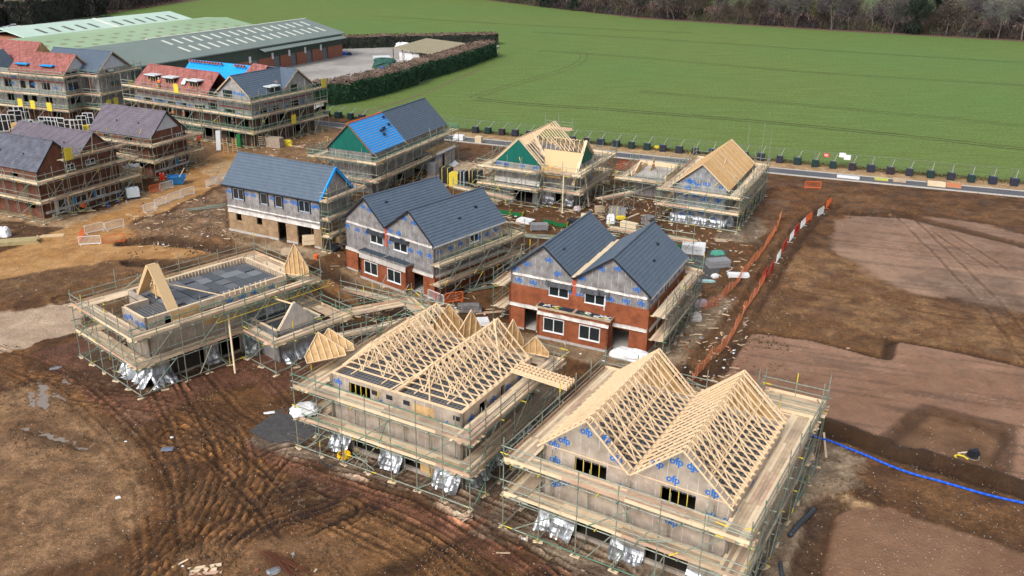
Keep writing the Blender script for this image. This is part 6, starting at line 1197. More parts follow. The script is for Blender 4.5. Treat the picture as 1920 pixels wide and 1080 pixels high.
m_bl = [M('black_ballast_bag', (.015,.017,.028), (.035,.04,.06), 3, .5, bump=.8, bscale=3, bdist=.1), M('teal_ballast_bag', (.008,.025,.028), (.02,.045,.045), 3, .5, bump=.8, bscale=3, bdist=.1), M('navy_ballast_bag', (.016,.02,.04), (.03,.036,.06), 3, .5, bump=.8, bscale=3, bdist=.1), M('purple_ballast_bag', (.022,.016,.024), (.04,.03,.042), 3, .5, bump=.8, bscale=3, bdist=.1)]
BP = [(613,219),(634.6,221),(657.4,223.7),(679,226),(702,228),(891.5,248.9),(915,251),(941,253.5),(966,255.4),(992,257.6),(1073,266.5),(1100,269.5),(1125.7,272),(1155,275),(1183.3,278),(1213,280.7),(1242.6,283.5),(1273,286.3),(1302.8,289),(1335,291.5),(1366,294),(1396,297.2),(1426,300.5),(1461,305),(1494.4,308),(1527.6,312.4),(1561,315.3),(1597,318.8),(1631.6,322),(1668,326),(1704,329),(1744,333),(1781.8,337),(1819.9,341.4),(1860,344.6),(1900.6,347.9)]
near = {0:'below the end of the clipped hedge', 1:'second along from the hedge end', 22:'beside the battened roof house', 27:'behind the signs on the fence', 35:'closest to the right edge of the photo'}
for i, p in enumerate(BP):
    q = G(*p); sx = random.uniform(.48,.58); mb = MB(); o = empty('ballast_block', q, -.32+random.uniform(-.08,.08), 'dark wrapped ballast block propping the field fence', 'ballast block', 'ballast blocks along the fence')
    if i in near: o['label'] = 'dark wrapped ballast block '+near[i]
    for lv, (z0, z1) in enumerate(((0,.12),(.12,.62),(.62,1.08))):
        s_ = sx*(.96 if lv == 0 else 1+random.uniform(-.03,.04)); rr = .07; pts = [(s_*cx-rr*sx_, s_*cy-rr*sy_) for cx, cy, sx_, sy_ in ((-1,-1,-1,0),(1,-1,1,0),(1,-1,0,-1),(1,1,0,1),(1,1,1,0),(-1,1,-1,0),(-1,1,0,1),(-1,-1,0,-1))]
        mb.prism([(a, b, z0) for a, b in pts][::1], (random.uniform(-.02,.02),0,z1-z0-.01))
    mb.build('wrapped_bag', random.choice(m_bl if i % 9 else m_bl[3:]) if i not in (1,6,24,26) else m_bl[1], o)
    mb = MB(); mb.tube((.1,.2,1.05),(.45,1.75,1.9),.04,6); mb.tube((-.3,.2,1.12),(.4,.2,1.12),.03,5); mb.build('raking_strut', m_strut, o)
for (px, py, w_, hh, m_, lab) in ((1588,314,.95,.75,m_white,'white square sign on the fence above the others'),(1605,320,1.0,.8,m_white,'white square sign hung lower on the fence'),(1572,322,.9,.6,m_red,'red notice with white lines on the fence')):
    q = P(px, py-10, 1.2); yy = float(fence_y(q.x))-.08; o = empty('fence_sign', (q.x, yy, 1.5 if m_ is m_red else 1.75 if 'above' in lab else 1.45), -.33, lab, 'sign', 'signs on the site fence')
    mb = MB(); mb.box((-w_/2,-.02,-hh/2),(w_/2,.02,hh/2)); mb.build('sign_board', m_, o)
    if m_ is m_red:
        mb = MB()
        for k in range(4): mb.box((-.32+.04*(k%2),-.028,.14-k*.1),(.32-.05*(k%3),-.022,.19-k*.1))
        mb.build('sign_lines', m_white, o)
    else:
        mb = MB(); 
        for a in ((-w_/2,-hh/2,w_/2,-hh/2+.03),(-w_/2,hh/2-.03,w_/2,hh/2),(-w_/2,-hh/2,-w_/2+.03,hh/2),(w_/2-.03,-hh/2,w_/2,hh/2)): mb.box((a[0],-.03,a[1]),(a[2],-.021,a[3]))
        mb.build('sign_border', m_cap, o)

# ================================================================ pedestrian barriers and netting
def barrier(p0, p1, color, label, group='pedestrian barriers', solid=False):
    a, b = G(*p0), G(*p1); d = b-a; L = max(1.7, min(2.3, math.hypot(d.x, d.y))); rz = math.atan2(d.y, d.x)
    o = empty('pedestrian_barrier', ((a.x+b.x)/2, (a.y+b.y)/2, (a.z+b.z)/2), rz, label, 'barrier', group); mb = MB(); r = .026
    c = [(-L/2,0,.12),(-L/2,0,.95),(-L/2+.1,0,1.05),(L/2-.1,0,1.05),(L/2,0,.95),(L/2,0,.12),(-L/2,0,.12)]; mb.path(c, r*1.35, 6); mb.tube((-L/2,0,.62 if solid else .2),(L/2,0,.62 if solid else .2),.018,5); mb.build('barrier_frame', color, o)
    mb = MB()
    if solid: mb.box((-L/2+.04,-.012,.2),(L/2-.04,.012,1.0))
    else:
        for k in range(17): xx = -L/2+(k+1)*L/18; mb.tube((xx,0,.14),(xx,0,1.04),.015,4,cap=False)
    mb.build('barrier_infill', color, o)
    for s in (-1, 1): mb = MB(); mb.bar((s*(L/2-.18),-.32,.03),(s*(L/2-.18),.32,.03),.05,.05); mb.tube((s*(L/2-.18),0,.05),(s*(L/2-.18),0,.16),.02,4); mb.build('foot', color, o)
m_bw = M('barrier_white', (.66,.68,.68), (.76,.77,.76), 4, .5)
for p0, p1, l in (((270.8,399),(291.7,394),'white barrier at the lower end of the row of four beside the haul road'),((290.5,390),(312.5,381.4),'white barrier second from the lower end of the haul road row'),((314,380),(339,371.7),'white barrier third along the haul road row'),((340,370),(365,363),'white barrier at the upper end of the row of four beside the haul road'),
      ((387.5,352),(405.6,345),'white barrier beyond the gap near the slate roofed long house'),((407,346),(428,338),'pale greenish barrier closest to the long slate roof'),((159.7,440),(196,432),'white barrier at the back left of the small fenced pit'),((197,434),(234.7,425),'white barrier at the back right of the small fenced pit'),((147,460.5),(191.7,457.8),'dark barred white barrier in front of the small fenced pit'),((300,358),(325,351),'white barrier behind the orange mesh near the blue skip')):
    barrier(p0, p1, m_bw, l)
barrier((192.5,457),(234.7,451), m_orange, 'orange barrier closing the front right of the small fenced pit'); barrier((149,456),(160,441), m_orange, 'orange barrier seen end on at the left of the small fenced pit'); barrier((283,362),(300,358), m_orange, 'orange barrier beside the haul road below the skip')
barrier((1507,353),(1540,354), m_orange, 'single orange barrier standing in the brown soil below the asphalt lane')
tb = [((1548.6,387),(1559,378),1,0),((1532.5,399),(1546,390),0,0),((1510.5,412),(1523.4,403),1,0),((1500,427),(1510.5,416),0,0),((1489,440),(1498.6,428),2,1),((1479,455),(1489,441),0,0),((1467,472),(1475,458),2,1),((1454,494),(1464.7,477),0,0),((1442,515),(1451.8,497),2,1),((1429,526),(1438,514),2,1)]
nm = ['first (farthest)','second','third','fourth','fifth','sixth','seventh','eighth','ninth','last (nearest)']
for i, (p0, p1, c, s) in enumerate(tb): barrier(p0, p1, [m_bw, m_orange, m_red][c], '%s %s barrier in the line up the right hand trench' % (nm[i], ['white','orange red','solid red'][c]), 'barriers along the trench', bool(s))
def netting(pts, label, hgt=.9):
    p = spline([tuple(P(*q))[:2] for q in pts], 7); o = empty('safety_netting', (p[0][0], p[0][1], 0), 0, label, 'netting', 'orange netting along the trench'); mb = MB(); t = []
    for i, (a, b) in enumerate(p): z = ground_z(a, b); t.append((Vector((a, b, z)), Vector((a+random.uniform(-.12,.12), b+random.uniform(-.12,.12), z+hgt*(1+.22*math.sin(i*.9)+random.uniform(-.1,.1))))))
    for (a, c), (b, d) in zip(t[:-1], t[1:]):
        for k in range(7): f = k/6; mb.bar(a.lerp(c, f), b.lerp(d, f), .016, .024)
        n = max(2, int((b-a).length/.22))
        for k in range(n): f = k/n; mb.bar(a.lerp(b, f), c.lerp(d, f), .016, .022, 0, (1,0,0))
    reparent(mb.build('net_mesh', M('orange_net', (.70,.17,.06), (.60,.22,.10), 3, .7)), o); mb = MB()
    for a, c in t[::4]: mb = MB(); mb.tube(a, c+Vector((0,0,.15)), .02, 4); reparent(mb.build('net_post', m_timr), o)
netting([(1463,412),(1452,440),(1425,480),(1398,510),(1372,545),(1340,572),(1318,583)], 'sagging orange netting running down the left side of the long trench')
netting([(1434,522),(1415,555),(1398,578),(1388,600),(1365,640),(1340,665),(1312,690),(1298,708)], 'orange netting that carries on from the red barriers down towards the nearest house')

# ================================================================ loose things on the site
def thing(name, p, rz, label, cat, group=None, z=0): q = G(*p); q.z += z; return empty(name, q, rz, label, cat, group)
def pipe(name, pts, r, mat, label, z=.0, n=10):
    q = spline([tuple(P(*t))[:2] for t in pts], 6); v = [Vector((a, b, max(ground_z(a, b), -.35)+r+z)) for a, b in q]
    for _ in range(3): v = [v[0]]+[Vector((b.x, b.y, max((a.z+b.z*2+c.z)/4, b.z-.02))) for a, b, c in zip(v[:-2], v[1:-1], v[2:])]+[v[-1]]
    mb = MB(); mb.path([tuple(x) for x in v], r, n); return mb.build(name, mat, None, True, label=label, cat='pipe')
pipe('water_pipe', [(1515,816),(1555,828),(1610,850),(1665,873),(1740,898),(1830,925),(1925,947)], .085, m_bpipe, 'bright blue plastic pipe snaking across the soil to the right edge')
m_gpipe = M('dark_grey_pipe', (.045,.052,.065), (.06,.07,.085), 3, .5)
pipe('drain_pipe', [(1480,1009),(1503,980),(1527,949)], .17, m_gpipe, 'thick dark grey drain pipe lying right of the nearest scaffold', n=12)
pipe('drain_pipe', [(1462,1058),(1466,1085),(1469,1100)], .13, m_gpipe, 'short dark pipe end cut off at the bottom edge')
pipe('duct_pipe', [(203,390),(202,380)], .08, m_bpipe, 'shorter blue duct end standing up beside the dark brick houses', z=.1); pipe('duct_pipe', [(220,380),(223,366)], .09, m_bpipe, 'longer blue duct end beside the dark brick houses', z=.1)
# coils
o = thing('hose_coil', (646,862), 0, 'coil of yellow hose at the foot of the scaffold', 'hose coil'); mb = MB()
for k in range(7):
    R0 = .42+.03*(k%3); t_ = random.uniform(-.12,.12); mb.path([(R0*math.cos(a*.42), R0*math.sin(a*.42)*.8, .08+k*.055+t_*math.sin(a*.42)) for a in range(16)], .032, 6)
mb.build('hose', M('yellow_hose', (.78,.45,.01), (.85,.52,.02), 3, .4), o, True)
o = thing('pipe_hoop', (623,868), aH2, 'large thin black pipe hoop propped against the scaffold beside the yellow hose', 'pipe coil'); mb = MB()
for k in range(2): mb.path([((1.05+.03*k)*math.cos(a*math.pi/18), -.15-.1*k+.35*math.sin(a*math.pi/18), 1.15+1.1*math.sin(a*math.pi/18)) for a in range(37)], .022, 5)
mb.build('hoop', m_blk, o)
o = thing('water_pump', (1812,856), .3, 'small pump with a yellow hose and black coil in the square hollow', 'pump'); mb = MB(); mb.box((.2,-.3,.05),(.85,.2,.45)); mb.tube((.2,-.05,.5),(.8,-.05,.5),.16,8); mb.build('pump_body', m_blk, o); mb = MB(); mb.path([(-.9,-.2,.08),(-.8,.25,.12),(-.45,.35,.1),(-.2,.1,.1),(-.15,-.35,.08)], .06, 6); mb.build('yellow_hose', m_yel, o)
mb = MB(); mb.path([(.35+.5*math.cos(a*.45), -.1+.5*math.sin(a*.45), .1+.05*math.sin(a)) for a in range(15)], .03, 5); mb.build('coil', m_galv, o); mb = MB(); mb.bar((-.3,.5,.1),(.7,.35,.16),.1,.05); mb.build('plank', m_timp, o)
o = thing('rebar_bundle', (520,1052), -.55, 'rusty tangle of reinforcing bars on the mud near the bottom edge', 'steel bars'); mb = MB()
for k in range(60): a = random.uniform(-.35,.35); s = random.uniform(-1.6,.6); y = random.uniform(-.35,.35); mb.tube((s,y,.08+random.random()*.22),(s+2.2*math.cos(a*.4),y+a*1.3-.2,.06+random.random()*.15),.013,4)
mb.build('bars', m_rust, o)
def planks(p, rz, n, L, label, mats=None, w_=.2, th=.05, spread=.1, layers=1, name='plank_pile'):
    o = thing(name, p, rz, label, 'timber', 'loose timber on the ground')
    for l in range(layers):
        for k in range(n):
            mb = MB(); a = random.uniform(-spread, spread); c = Vector((random.uniform(-.2,.2), (k-n/2)*w_*1.05, .04+l*th*1.05)); mb.obox(c, (L/2*math.cos(a)*random.uniform(.85,1), L/2*math.sin(a), 0), (-math.sin(a)*w_/2, math.cos(a)*w_/2, 0), (0,0,th/2)); mb.build('plank', mats or random.choice(m_board), o)
planks((28,456), .32, 5, 5.2, 'stack of long greenish timbers beside the road at the left edge', M('greenish_timber', (.33,.27,.13), (.45,.37,.2), 2), .28, .14, .02, 3); planks((92,440), .3, 1, 3.0, 'sheet of plywood lying on the soil next to the timber stack', m_ply, 1.1, .03, .02)
planks((950,417), -.12, 3, 6.5, 'long loose planks in front of the bare raftered house', None, .2); planks((1350,452), -.1, 8, 1.4, 'small pallet of battens below the battened roof house', m_timd, .14, .03, .03, name='pallet'); planks((1188,404), .9, 2, 2.6, 'two short planks on the soil behind the red brick house', None, .15)
planks((1058,397), .6, 4, 2.0, 'heap of offcuts beside the leaning prop', None, .25, .04, .5); planks((868,973), .5, 5, 1.0, 'small heap of timber offcuts on the mud between the two front scaffolds', None, .13, .05, .5); planks((1408,395), .7, 1, 2.0, 'single short board on the gravel right of the battened roof house', None); planks((385,1068), .1, 3, 2.0, 'boards and debris at the bottom edge of the photo', None, .25, .05, .2)
planks((1590,650), .1, 1, .3, 'orange brick lying alone on the pale pad', m_timr); planks((920,585), .2, 2, 3.2, 'boards lying in the gap left of the red brick house', None); planks((1545,832), 1.25, 1, 3.6, 'long pale board on sand beside the nearest scaffold', m_timp, .14)
planks((560,275), .2, 6, 2.2, 'pile of broken boards beside the flats at the end of the lane', None, .2, .06, .6); planks((100,382), .4, 1, 3.2, 'thin pale plank in front of the dark brick pair', m_timp, .3); planks((148,395), .35, 1, 4.0, 'pale board on the rubble in front of the dark brick pair', m_timp, .3)
o = thing('leaning_prop', (441,700), 0, 'long round timber prop leaning against the open topped house scaffold', 'prop'); q = P(427,585,4.6)-o.location; mb = MB(); mb.tube((0,0,0), q, .085, 7); mb.build('prop', m_timp, o)
o = thing('leaning_prop', (1104,388), 0, 'long timber leaning on the right corner of the bare raftered house scaffold', 'prop'); q = P(1096,318,5.0)-o.location; mb = MB(); mb.bar((0,0,0), q, .1, .22); mb.build('prop', m_timp, o)
o = thing('leaning_prop', (1054,398), 0, 'upright timber post against the front of the bare raftered house', 'prop'); mb = MB(); mb.bar((0,0,0), (0,.1,4.8), .14, .3, 0, (0,1,0)); mb.build('prop', m_timp, o)
# block pallets and wrapped stacks
def stack(p, rz, sz, mat, label, group='wrapped pallets and stacks', bands=None, n=3, pal=True):
    o = thing('pallet_stack', p, rz, label, 'pallet stack', group); x, y, z = sz; mb = MB()
    for l in range(n): j = random.uniform(-.02,.02); mb.box((-x/2+j,-y/2+j,.13+l*(z-.13)/n),(x/2+j,y/2+j,.13+(l+1)*(z-.13)/n-.015))
    mb.build('load', mat, o)
    if bands: mb = MB(); [mb.box((b_-.04,-y/2-.02,.12),(b_+.04,y/2+.02,z+.02)) for b_ in (-x/4, x/4)]; mb.build('straps', bands, o)
    if pal: mb = MB(); [mb.box((-x/2,-y/2+k*(y-.1)/3,0),(x/2,-y/2+k*(y-.1)/3+.1,.12)) for k in range(4)]; mb.build('pallet', m_timd, o)
m_gb = M('grey_concrete_block', (.20,.205,.215), (.28,.285,.30), 4, .9); m_yb = M('yellow_insulation_wrap', (.66,.50,.03), (.75,.60,.08), 3, .5, bump=1, bscale=5, bdist=.08)
stack((811,328), -.3, (1.3,1.1,1.9), m_gb, 'grey block stack standing in scaffold tubes by the foil wrapped garage'); stack((837,344), -.3, (1.7,1.2,2.4), m_blk, 'taller black wrapped stack left of the yellow bales', bands=m_yel, n=4); stack((853,349), -.3, (1.3,1.3,2.0), m_yb, 'yellow wrapped insulation bales between two black stacks', n=3); stack((869,352), -.3, (1.1,1.1,2.5), m_blk, 'black wrapped stack right of the yellow bales', n=4, bands=m_cap); stack((893,343), -.3, (1.6,1.2,1.9), m_blk, 'low dark stack beside the bare raftered house scaffold', bands=m_yel)
stack((1152,405), -.2, (1.4,1.2,1.2), m_gb, 'left pallet of grey blocks behind the red brick house', bands=m_yel); stack((1166,406), -.2, (1.0,1.1,1.1), m_gb, 'right pallet of grey blocks behind the red brick house'); stack((1300,474), -.25, (2.6,1.8,1.1), m_wht, 'big white wrapped stack behind the red brick house', n=2)
stack((961,267), -.3, (1.6,1.2,.8), m_wht, 'white wrapped pallet on the lane beyond the blue roofed house', n=2) if False else stack((861,262), -.3, (1.8,1.2,.9), m_wht, 'white wrapped pallet on the lane beyond the blue roofed house', n=2); stack((898,268), -.3, (1.1,1.0,1.2), m_timp, 'pale brown boxed pallet on the lane', n=3)
stack((1755,349), -.33, (2.4,1.0,.7), m_wht if False else m_timp, 'pale stack of boards on the lane near the right', n=3); stack((1787,351), -.33, (2.0,.9,.6), M('orange_brick_pack', (.5,.18,.08), (.6,.25,.13), 5), 'orange brick pack on the lane near the right', n=3)
stack((1590,334), -.33, (3.2,1.0,.35), m_wht, 'flat heap of white wrapped sheets on the lane', n=2); stack((1652,338), -.33, (1.9,.9,.35), M('green_yellow_wrap', (.35,.45,.12), (.6,.55,.1), 3), 'green and yellow wrapped bundle on the lane'); stack((1686,341), -.33, (1.8,.8,.6), m_timd, 'brown timber trestle on the lane', n=1)
stack((1279,283), -.3, (.1,.1,.2), m_yel, 'x', n=1) if False else None
# white foil pack in front of E, white sheeted packs, bags
def lump(name, p, rz, sz, mat, label, cat, z=0, n=14, rough=.12, group=None):
    """soft sack or sheeted heap"""
    o = thing(name, p, rz, label, cat, group, z) if len(p) == 2 else empty(name, p, rz, label, cat, group); mb = MB(); m = n//2; g = []; sd_ = random.randint(0, 999)
    rg = random.Random(sd_)
    for j in range(m+1):
        ph = math.pi/2*j/m; row = []
        for i in range(n):
            th = 2*math.pi*i/n; cx, cy = math.cos(th), math.sin(th); k = 1/max(abs(cx), abs(cy))**.7; rr = math.cos(ph)**.45*k*(1+rg.uniform(-rough, rough)); row.append((cx*rr*sz[0]/2, cy*rr*sz[1]/2, sz[2]*math.sin(ph)**.8*(1+rg.uniform(-rough, rough)*.6)))
        g.append(row)
    for j in range(m):
        for i in range(n): mb.poly([g[j][i], g[j][(i+1)%n], g[j+1][(i+1)%n], g[j+1][i]])
    mb.build('cover', mat, o); return o
lump('sheeted_pack', (1184,672), -.45, (3.6,1.5,.8), m_wht, 'white sheeted pack lying in front of the red brick house', 'sheeted pack'); lump('cement_bags', onh('H2',-1.6,-1.2,2.75), .3, (2.0,1.2,.6), m_wht, 'white bags on the lower left platform of the half trussed house', 'bags')
lump('builders_bag', (1145,418), 0, (1.1,1.1,1.1), m_wht, 'full white bulk bag behind the red brick house', 'bulk bag'); lump('yellow_sack', (1164,410), .2, (1.3,.7,.4), m_yel, 'yellow sack beside the white bulk bag', 'sack'); lump('green_sheet_heap', (1345,478), .2, (1.6,1.0,.5), m_net, 'green sheet heap on the black liner', 'sheeting')
lump('pinkish_bag', (1313,573), .5, (1.6,.7,.6), M('pink_white_bag', (.6,.42,.45), (.7,.6,.62), 3), 'pinkish bag lying at the foot of the orange netting', 'bag'); lump('clear_wrap_heap', (1303,600), .3, (1.3,1.0,.7), m_foilp, 'crumpled grey wrap heap right of the red brick house', 'sheeting'); lump('cut_pipe', (1325,530), .0, (1.8,.3,.3), M('aqua_pipe', (.3,.5,.5), (.4,.6,.6)), 'pale aqua tube on the soil right of the red brick house', 'pipe'); lump('box', (1340,520), .4, (.8,.6,.4), m_wht, 'small white box on the soil bank', 'box')
lump('bag', (1082,395), .2, (1.0,.8,.5), M('mauve_bag', (.5,.38,.45), (.62,.52,.58), 3), 'mauve bag beside the offcuts under the bare raftered house', 'bag'); lump('white_bag', (9,444), 0, (1.4,1.0,1.1), m_wht, 'white bulk bag at the left edge above the long timbers', 'bulk bag'); lump('yellow_sheet', (540,273), .2, (1.5,1.3,.9), m_yel, 'bright yellow sheeted heap at the end of the flats', 'sheeting'); lump('yellow_sheet', (1231,279), .2, (.9,.7,.5), m_yel, 'small yellow bag beside the lane', 'bag')
for i, (p, sz) in enumerate((((232,676+12),(.5,.3,.1)),((222,935),(.35,.25,.15)),((290,730),(.3,.3,.1)),((322,822),(.25,.2,.1)),((236,830),(.2,.15,.1)),((505,775),(.9,.35,.06)))): lump('litter', p, random.random()*3, sz, m_wht, ['white scrap of wrap on the mud left of the open topped house','white lump of litter in the pale mud at lower left','small white scrap below the open topped house scaffold','tiny white scrap in the middle of the tyre tracks','tiny white scrap beside the puddle','white strip of wrap beside the black liner'][i], 'litter', group='litter on the mud', n=8)
lump('slate_scrap', (315,848), .1, (.9,.5,.08), M('slate_blue_sheet', (.12,.15,.2), (.16,.19,.25)), 'small slate blue sheet lying among the tyre tracks', 'sheet', n=8); lump('wrap_scrap', (105,690), .6, (1.0,.4,.15), m_silver, 'silvery scrap on the mud left of the scaffold', 'litter', n=8); lump('wrap_scrap', (515,1073), .6, (.9,.5,.2), m_silver, 'silvery scrap by the rusty bars', 'litter', n=8)
# black liners
for pts, l in (([(468,812),(520,770),(600,745),(610,800),(560,838),(500,828)],'dark ground liner spread left of the half trussed house'),([(1290,470),(1365,472),(1345,520),(1300,530),(1270,500)],'black ground liner right behind the red brick house')):
    mb = MB(); q = [P(*p) for p in pts]; q = [(p.x, p.y, ground_z(p.x,p.y)+.05) for p in q]; mb.poly(q); mb.build('ground_liner', M('dark_liner', (.045,.045,.05), (.10,.095,.09), 2.5, .6, bump=.6, bscale=6), label=l, cat='liner')
for p_, rz_, l_ in (((905,540), .5, 'pile of scaffold tubes beside the red brick house'), ((1000,445), -.2, 'pile of scaffold tubes behind the foil twin gable house'), ((388,392), .5, 'pile of scaffold tubes left of the long slate roofed house'), ((1120,440), -.3, 'pile of scaffold tubes behind the red brick house')):
    o = thing('tube_pile', p_, rz_, l_, 'scaffold tubes', 'piles of scaffold tubes'); mb = MB()
    for k in range(14): yy = random.uniform(-.6,.6); btube(mb, (random.uniform(-2.6,-1.8),yy,.06+random.random()*.2), (random.uniform(1.6,2.8),yy+random.uniform(-.25,.25),.06+random.random()*.2), .03)
    mb.build('tubes', m_tube, o)
# green tubs
m_tub = M('green_tub', (.015,.14,.04), (.02,.18,.06), 3, .5)
for p, l, c in (((946,402),'left green mortar tub of the pair in front of the bare raftered house',m_tub),((968,404),'right green mortar tub of the pair in front of the bare raftered house',m_tub),((1032,420),'green tub half behind the left slate gable',m_tub),((1051,426),'green tub with a yellow end beside the left slate gable',m_tub),((1284,466),'green bin beside the white wrapped stack',m_tub)):
    o = thing('mortar_tub', p, -.3, l, 'tub', 'green tubs'); mb = MB(); a, b, c_ = .85, .55, .6
    mb.hexa([(-a*.85,-b*.85,.08),(a*.85,-b*.85,.08),(a*.85,b*.85,.08),(-a*.85,b*.85,.08),(-a,-b,c_),(a,-b,c_),(a,b,c_),(-a,b,c_)]); mb.build('tub_body', c, o); mb = MB(); mb.box((-a+.06,-b+.06,c_),(a-.06,b-.06,c_+.02)); mb.build('mortar', m_rust, o); mb = MB(); mb.box((a,-b*.8,.15),(a+.05,b*.8,c_)); mb.build('yellow_end', m_yel, o)
# IBC tank, skip, tipper bag, extinguishers, bucket
o = thing('water_tank', (250,371), .55, 'white caged cube water tank on a black pallet beside the haul road', 'water tank'); mb = MB(); mb.box((-.75,-.6,.2),(.75,.6,1.35)); mb.tube((0,0,1.35),(0,0,1.45),.15,10); mb.build('tank', M('tank_plastic', (.62,.74,.80), (.7,.8,.85), 2, .4), o); mb = MB()
for k in range(5): z = .25+k*.27; mb.path([(-.78,-.63,z),(.78,-.63,z),(.78,.63,z),(-.78,.63,z),(-.78,-.63,z)], .014, 4)
for k in range(8): xx = -.78+k*.223; mb.tube((xx,-.63,.2),(xx,-.63,1.37),.012,4); mb.tube((xx,.63,.2),(xx,.63,1.37),.012,4)
mb.build('cage', m_cap, o); mb = MB(); mb.box((-.8,-.65,0),(.8,.65,.18)); mb.build('pallet', m_blk, o)
o = thing('skip', (332,345), .35, 'small blue tipping skip with timber in it below the pale gabled brick house', 'skip'); mb = MB(); v = [(-.8,-.6,.1),(.8,-.6,.1),(.8,.6,.1),(-.8,.6,.1),(-1.15,-.75,1.15),(1.25,-.75,1.15),(1.25,.75,1.15),(-1.15,.75,1.15)]
for f in ((0,3,2,1),(0,1,5,4),(1,2,6,5),(2,3,7,6),(3,0,4,7)): mb.poly([v[i] for i in f])
mb.poly([Vector(v[i])-Vector((0,0,.25)) for i in (4,5,6,7)]); mb.path([v[4],v[5],v[6],v[7],v[4]], .05, 5); mb.build('skip_body', M('skip_blue', (.02,.14,.36), (.04,.20,.45), 3, .5), o); mb = MB(); mb.bar((.3,.2,.8),(1.2,.5,2.1),.15,.03); mb.build('board', m_timp, o)
o = thing('rubble_bag', (252,342), .6, 'tan bulk tub of rubble at the scaffold corner of the dark brick pair', 'bulk bag'); mb = MB(); mb.hexa([(-.8,-.8,0),(.8,-.8,0),(.8,.8,0),(-.8,.8,0),(-1.1,-1.0,2.2),(1.1,-1.0,2.2),(1.1,1.0,2.2),(-1.1,1.0,2.2)]); mb.build('bag_body', M('tan_bag', (.42,.30,.15), (.52,.38,.22), 2), o); mb = MB()
for k in range(16): a = random.random()*6.3; mb.obox((math.cos(a)*random.random(), math.sin(a)*random.random(), 2.25), (.25,.05,.05), (0,.2,.08), (0,0,.12))
mb.build('rubble', m_gb, o)
def extinguisher(p, l, z=0, s=1.6):
    o = thing('gas_cylinder', p, 0, l, 'cylinder', 'red cylinders', z); mb = MB()
    for dx in (-.14,.14): mb.tube((dx*s,0,0),(dx*s,0,.55*s),.10*s,9); mb.tube((dx*s,0,.55*s),(dx*s,0,.66*s),.10*s,9,0,.03*s)
    mb.build('cylinder_body', m_red, o); mb = MB(); mb.tube((-.14*s,0,.66*s),(.14*s,0,.70*s),.02*s,5); mb.build('valve', m_blk, o)
extinguisher((305,337), 'pair of red cylinders in front of the pale gabled brick house'); extinguisher((818,561), 'pair of red extinguishers at the corner of the brownish foil house', s=1.3); extinguisher((374,262), 'pair of red cylinders below the flats scaffold')
barrier((801,560),(834,574), m_bw, 'white barrier beside the red extinguishers'); barrier((834,571),(868,566), m_orange, 'red barrier right of the red extinguishers')
o = thing('orange_bucket', (593,486), 0, 'orange bucket on the soil between the long house and the foil twin gable house', 'bucket'); mb = MB(); mb.tube((0,0,0),(0,0,.5),.22,10,0,.3); mb.build('bucket_body', m_orange, o)
o = thing('cement_mixer', (156,393), .3, 'small orange and black mixer in front of the dark brick pair', 'mixer'); mb = MB(); mb.tube((0,0,.5),(.25,0,1.1),.38,10,0,.24); mb.build('drum', m_orange, o); mb = MB(); mb.tube((-.4,-.3,0),(0,0,.7),.05,5); mb.tube((-.4,.3,0),(0,0,.7),.05,5); mb.tube((.5,0,0),(0,0,.7),.05,5); mb.box((-.2,-.15,.2),(.2,.15,.6)); mb.build('stand', m_blk, o)
o = thing('panel_sheet', (411,281), .3, 'tall white board leaning upright in front of the flats', 'board'); mb = MB(); mb.obox((0,0,1.6),(.35,0,.0),(0,.04,0),(.08,.2,1.55)); mb.build('board', m_white, o)
for p, l in (((424,287),'left upright orange stacked frame in front of the flats'),((441,286),'right upright orange stacked frame in front of the flats')):
    o = thing('frame_rack', p, .2, l, 'rack', 'orange racks'); mb = MB()
    for s in (-.35,.35): mb.bar((s,0,0),(s*.8,0,2.4),.1,.1)
    mb.build('posts', m_osb, o); mb = MB(); [mb.bar((-.35,0,.3+k*.35),(.35,0,.3+k*.35),.08,.06) for k in range(6)]; mb.build('rungs', m_osb, o)
o = thing('timber_crate', (491,270), -.3, 'open slatted timber crate beside the flats', 'crate'); mb = MB()
for k in range(5): mb.box((-1.1,-.8,.1+k*.3),(1.1,-.75,.25+k*.3)); mb.box((-1.1,.75,.1+k*.3),(1.1,.8,.25+k*.3)); mb.box((-1.1,-.8,.1+k*.3),(-1.05,.8,.25+k*.3))
mb.build('slats', m_timp, o); mb = MB(); [mb.box((s,-.85,0),(s+.08,-.8,1.6)) for s in (-1.1,0,1.0)]; mb.build('posts', m_timp, o)
stack((516,276), -.3, (2.6,1.4,1.6), M('mixed_pallet_load', (.3,.2,.14), (.4,.36,.3), 5), 'wide pallet load of mixed bricks and boards beside the flats', n=5); stack((450,276), -.3, (.7,.6,2.2), m_tub, 'slim green toolbox between the orange racks')

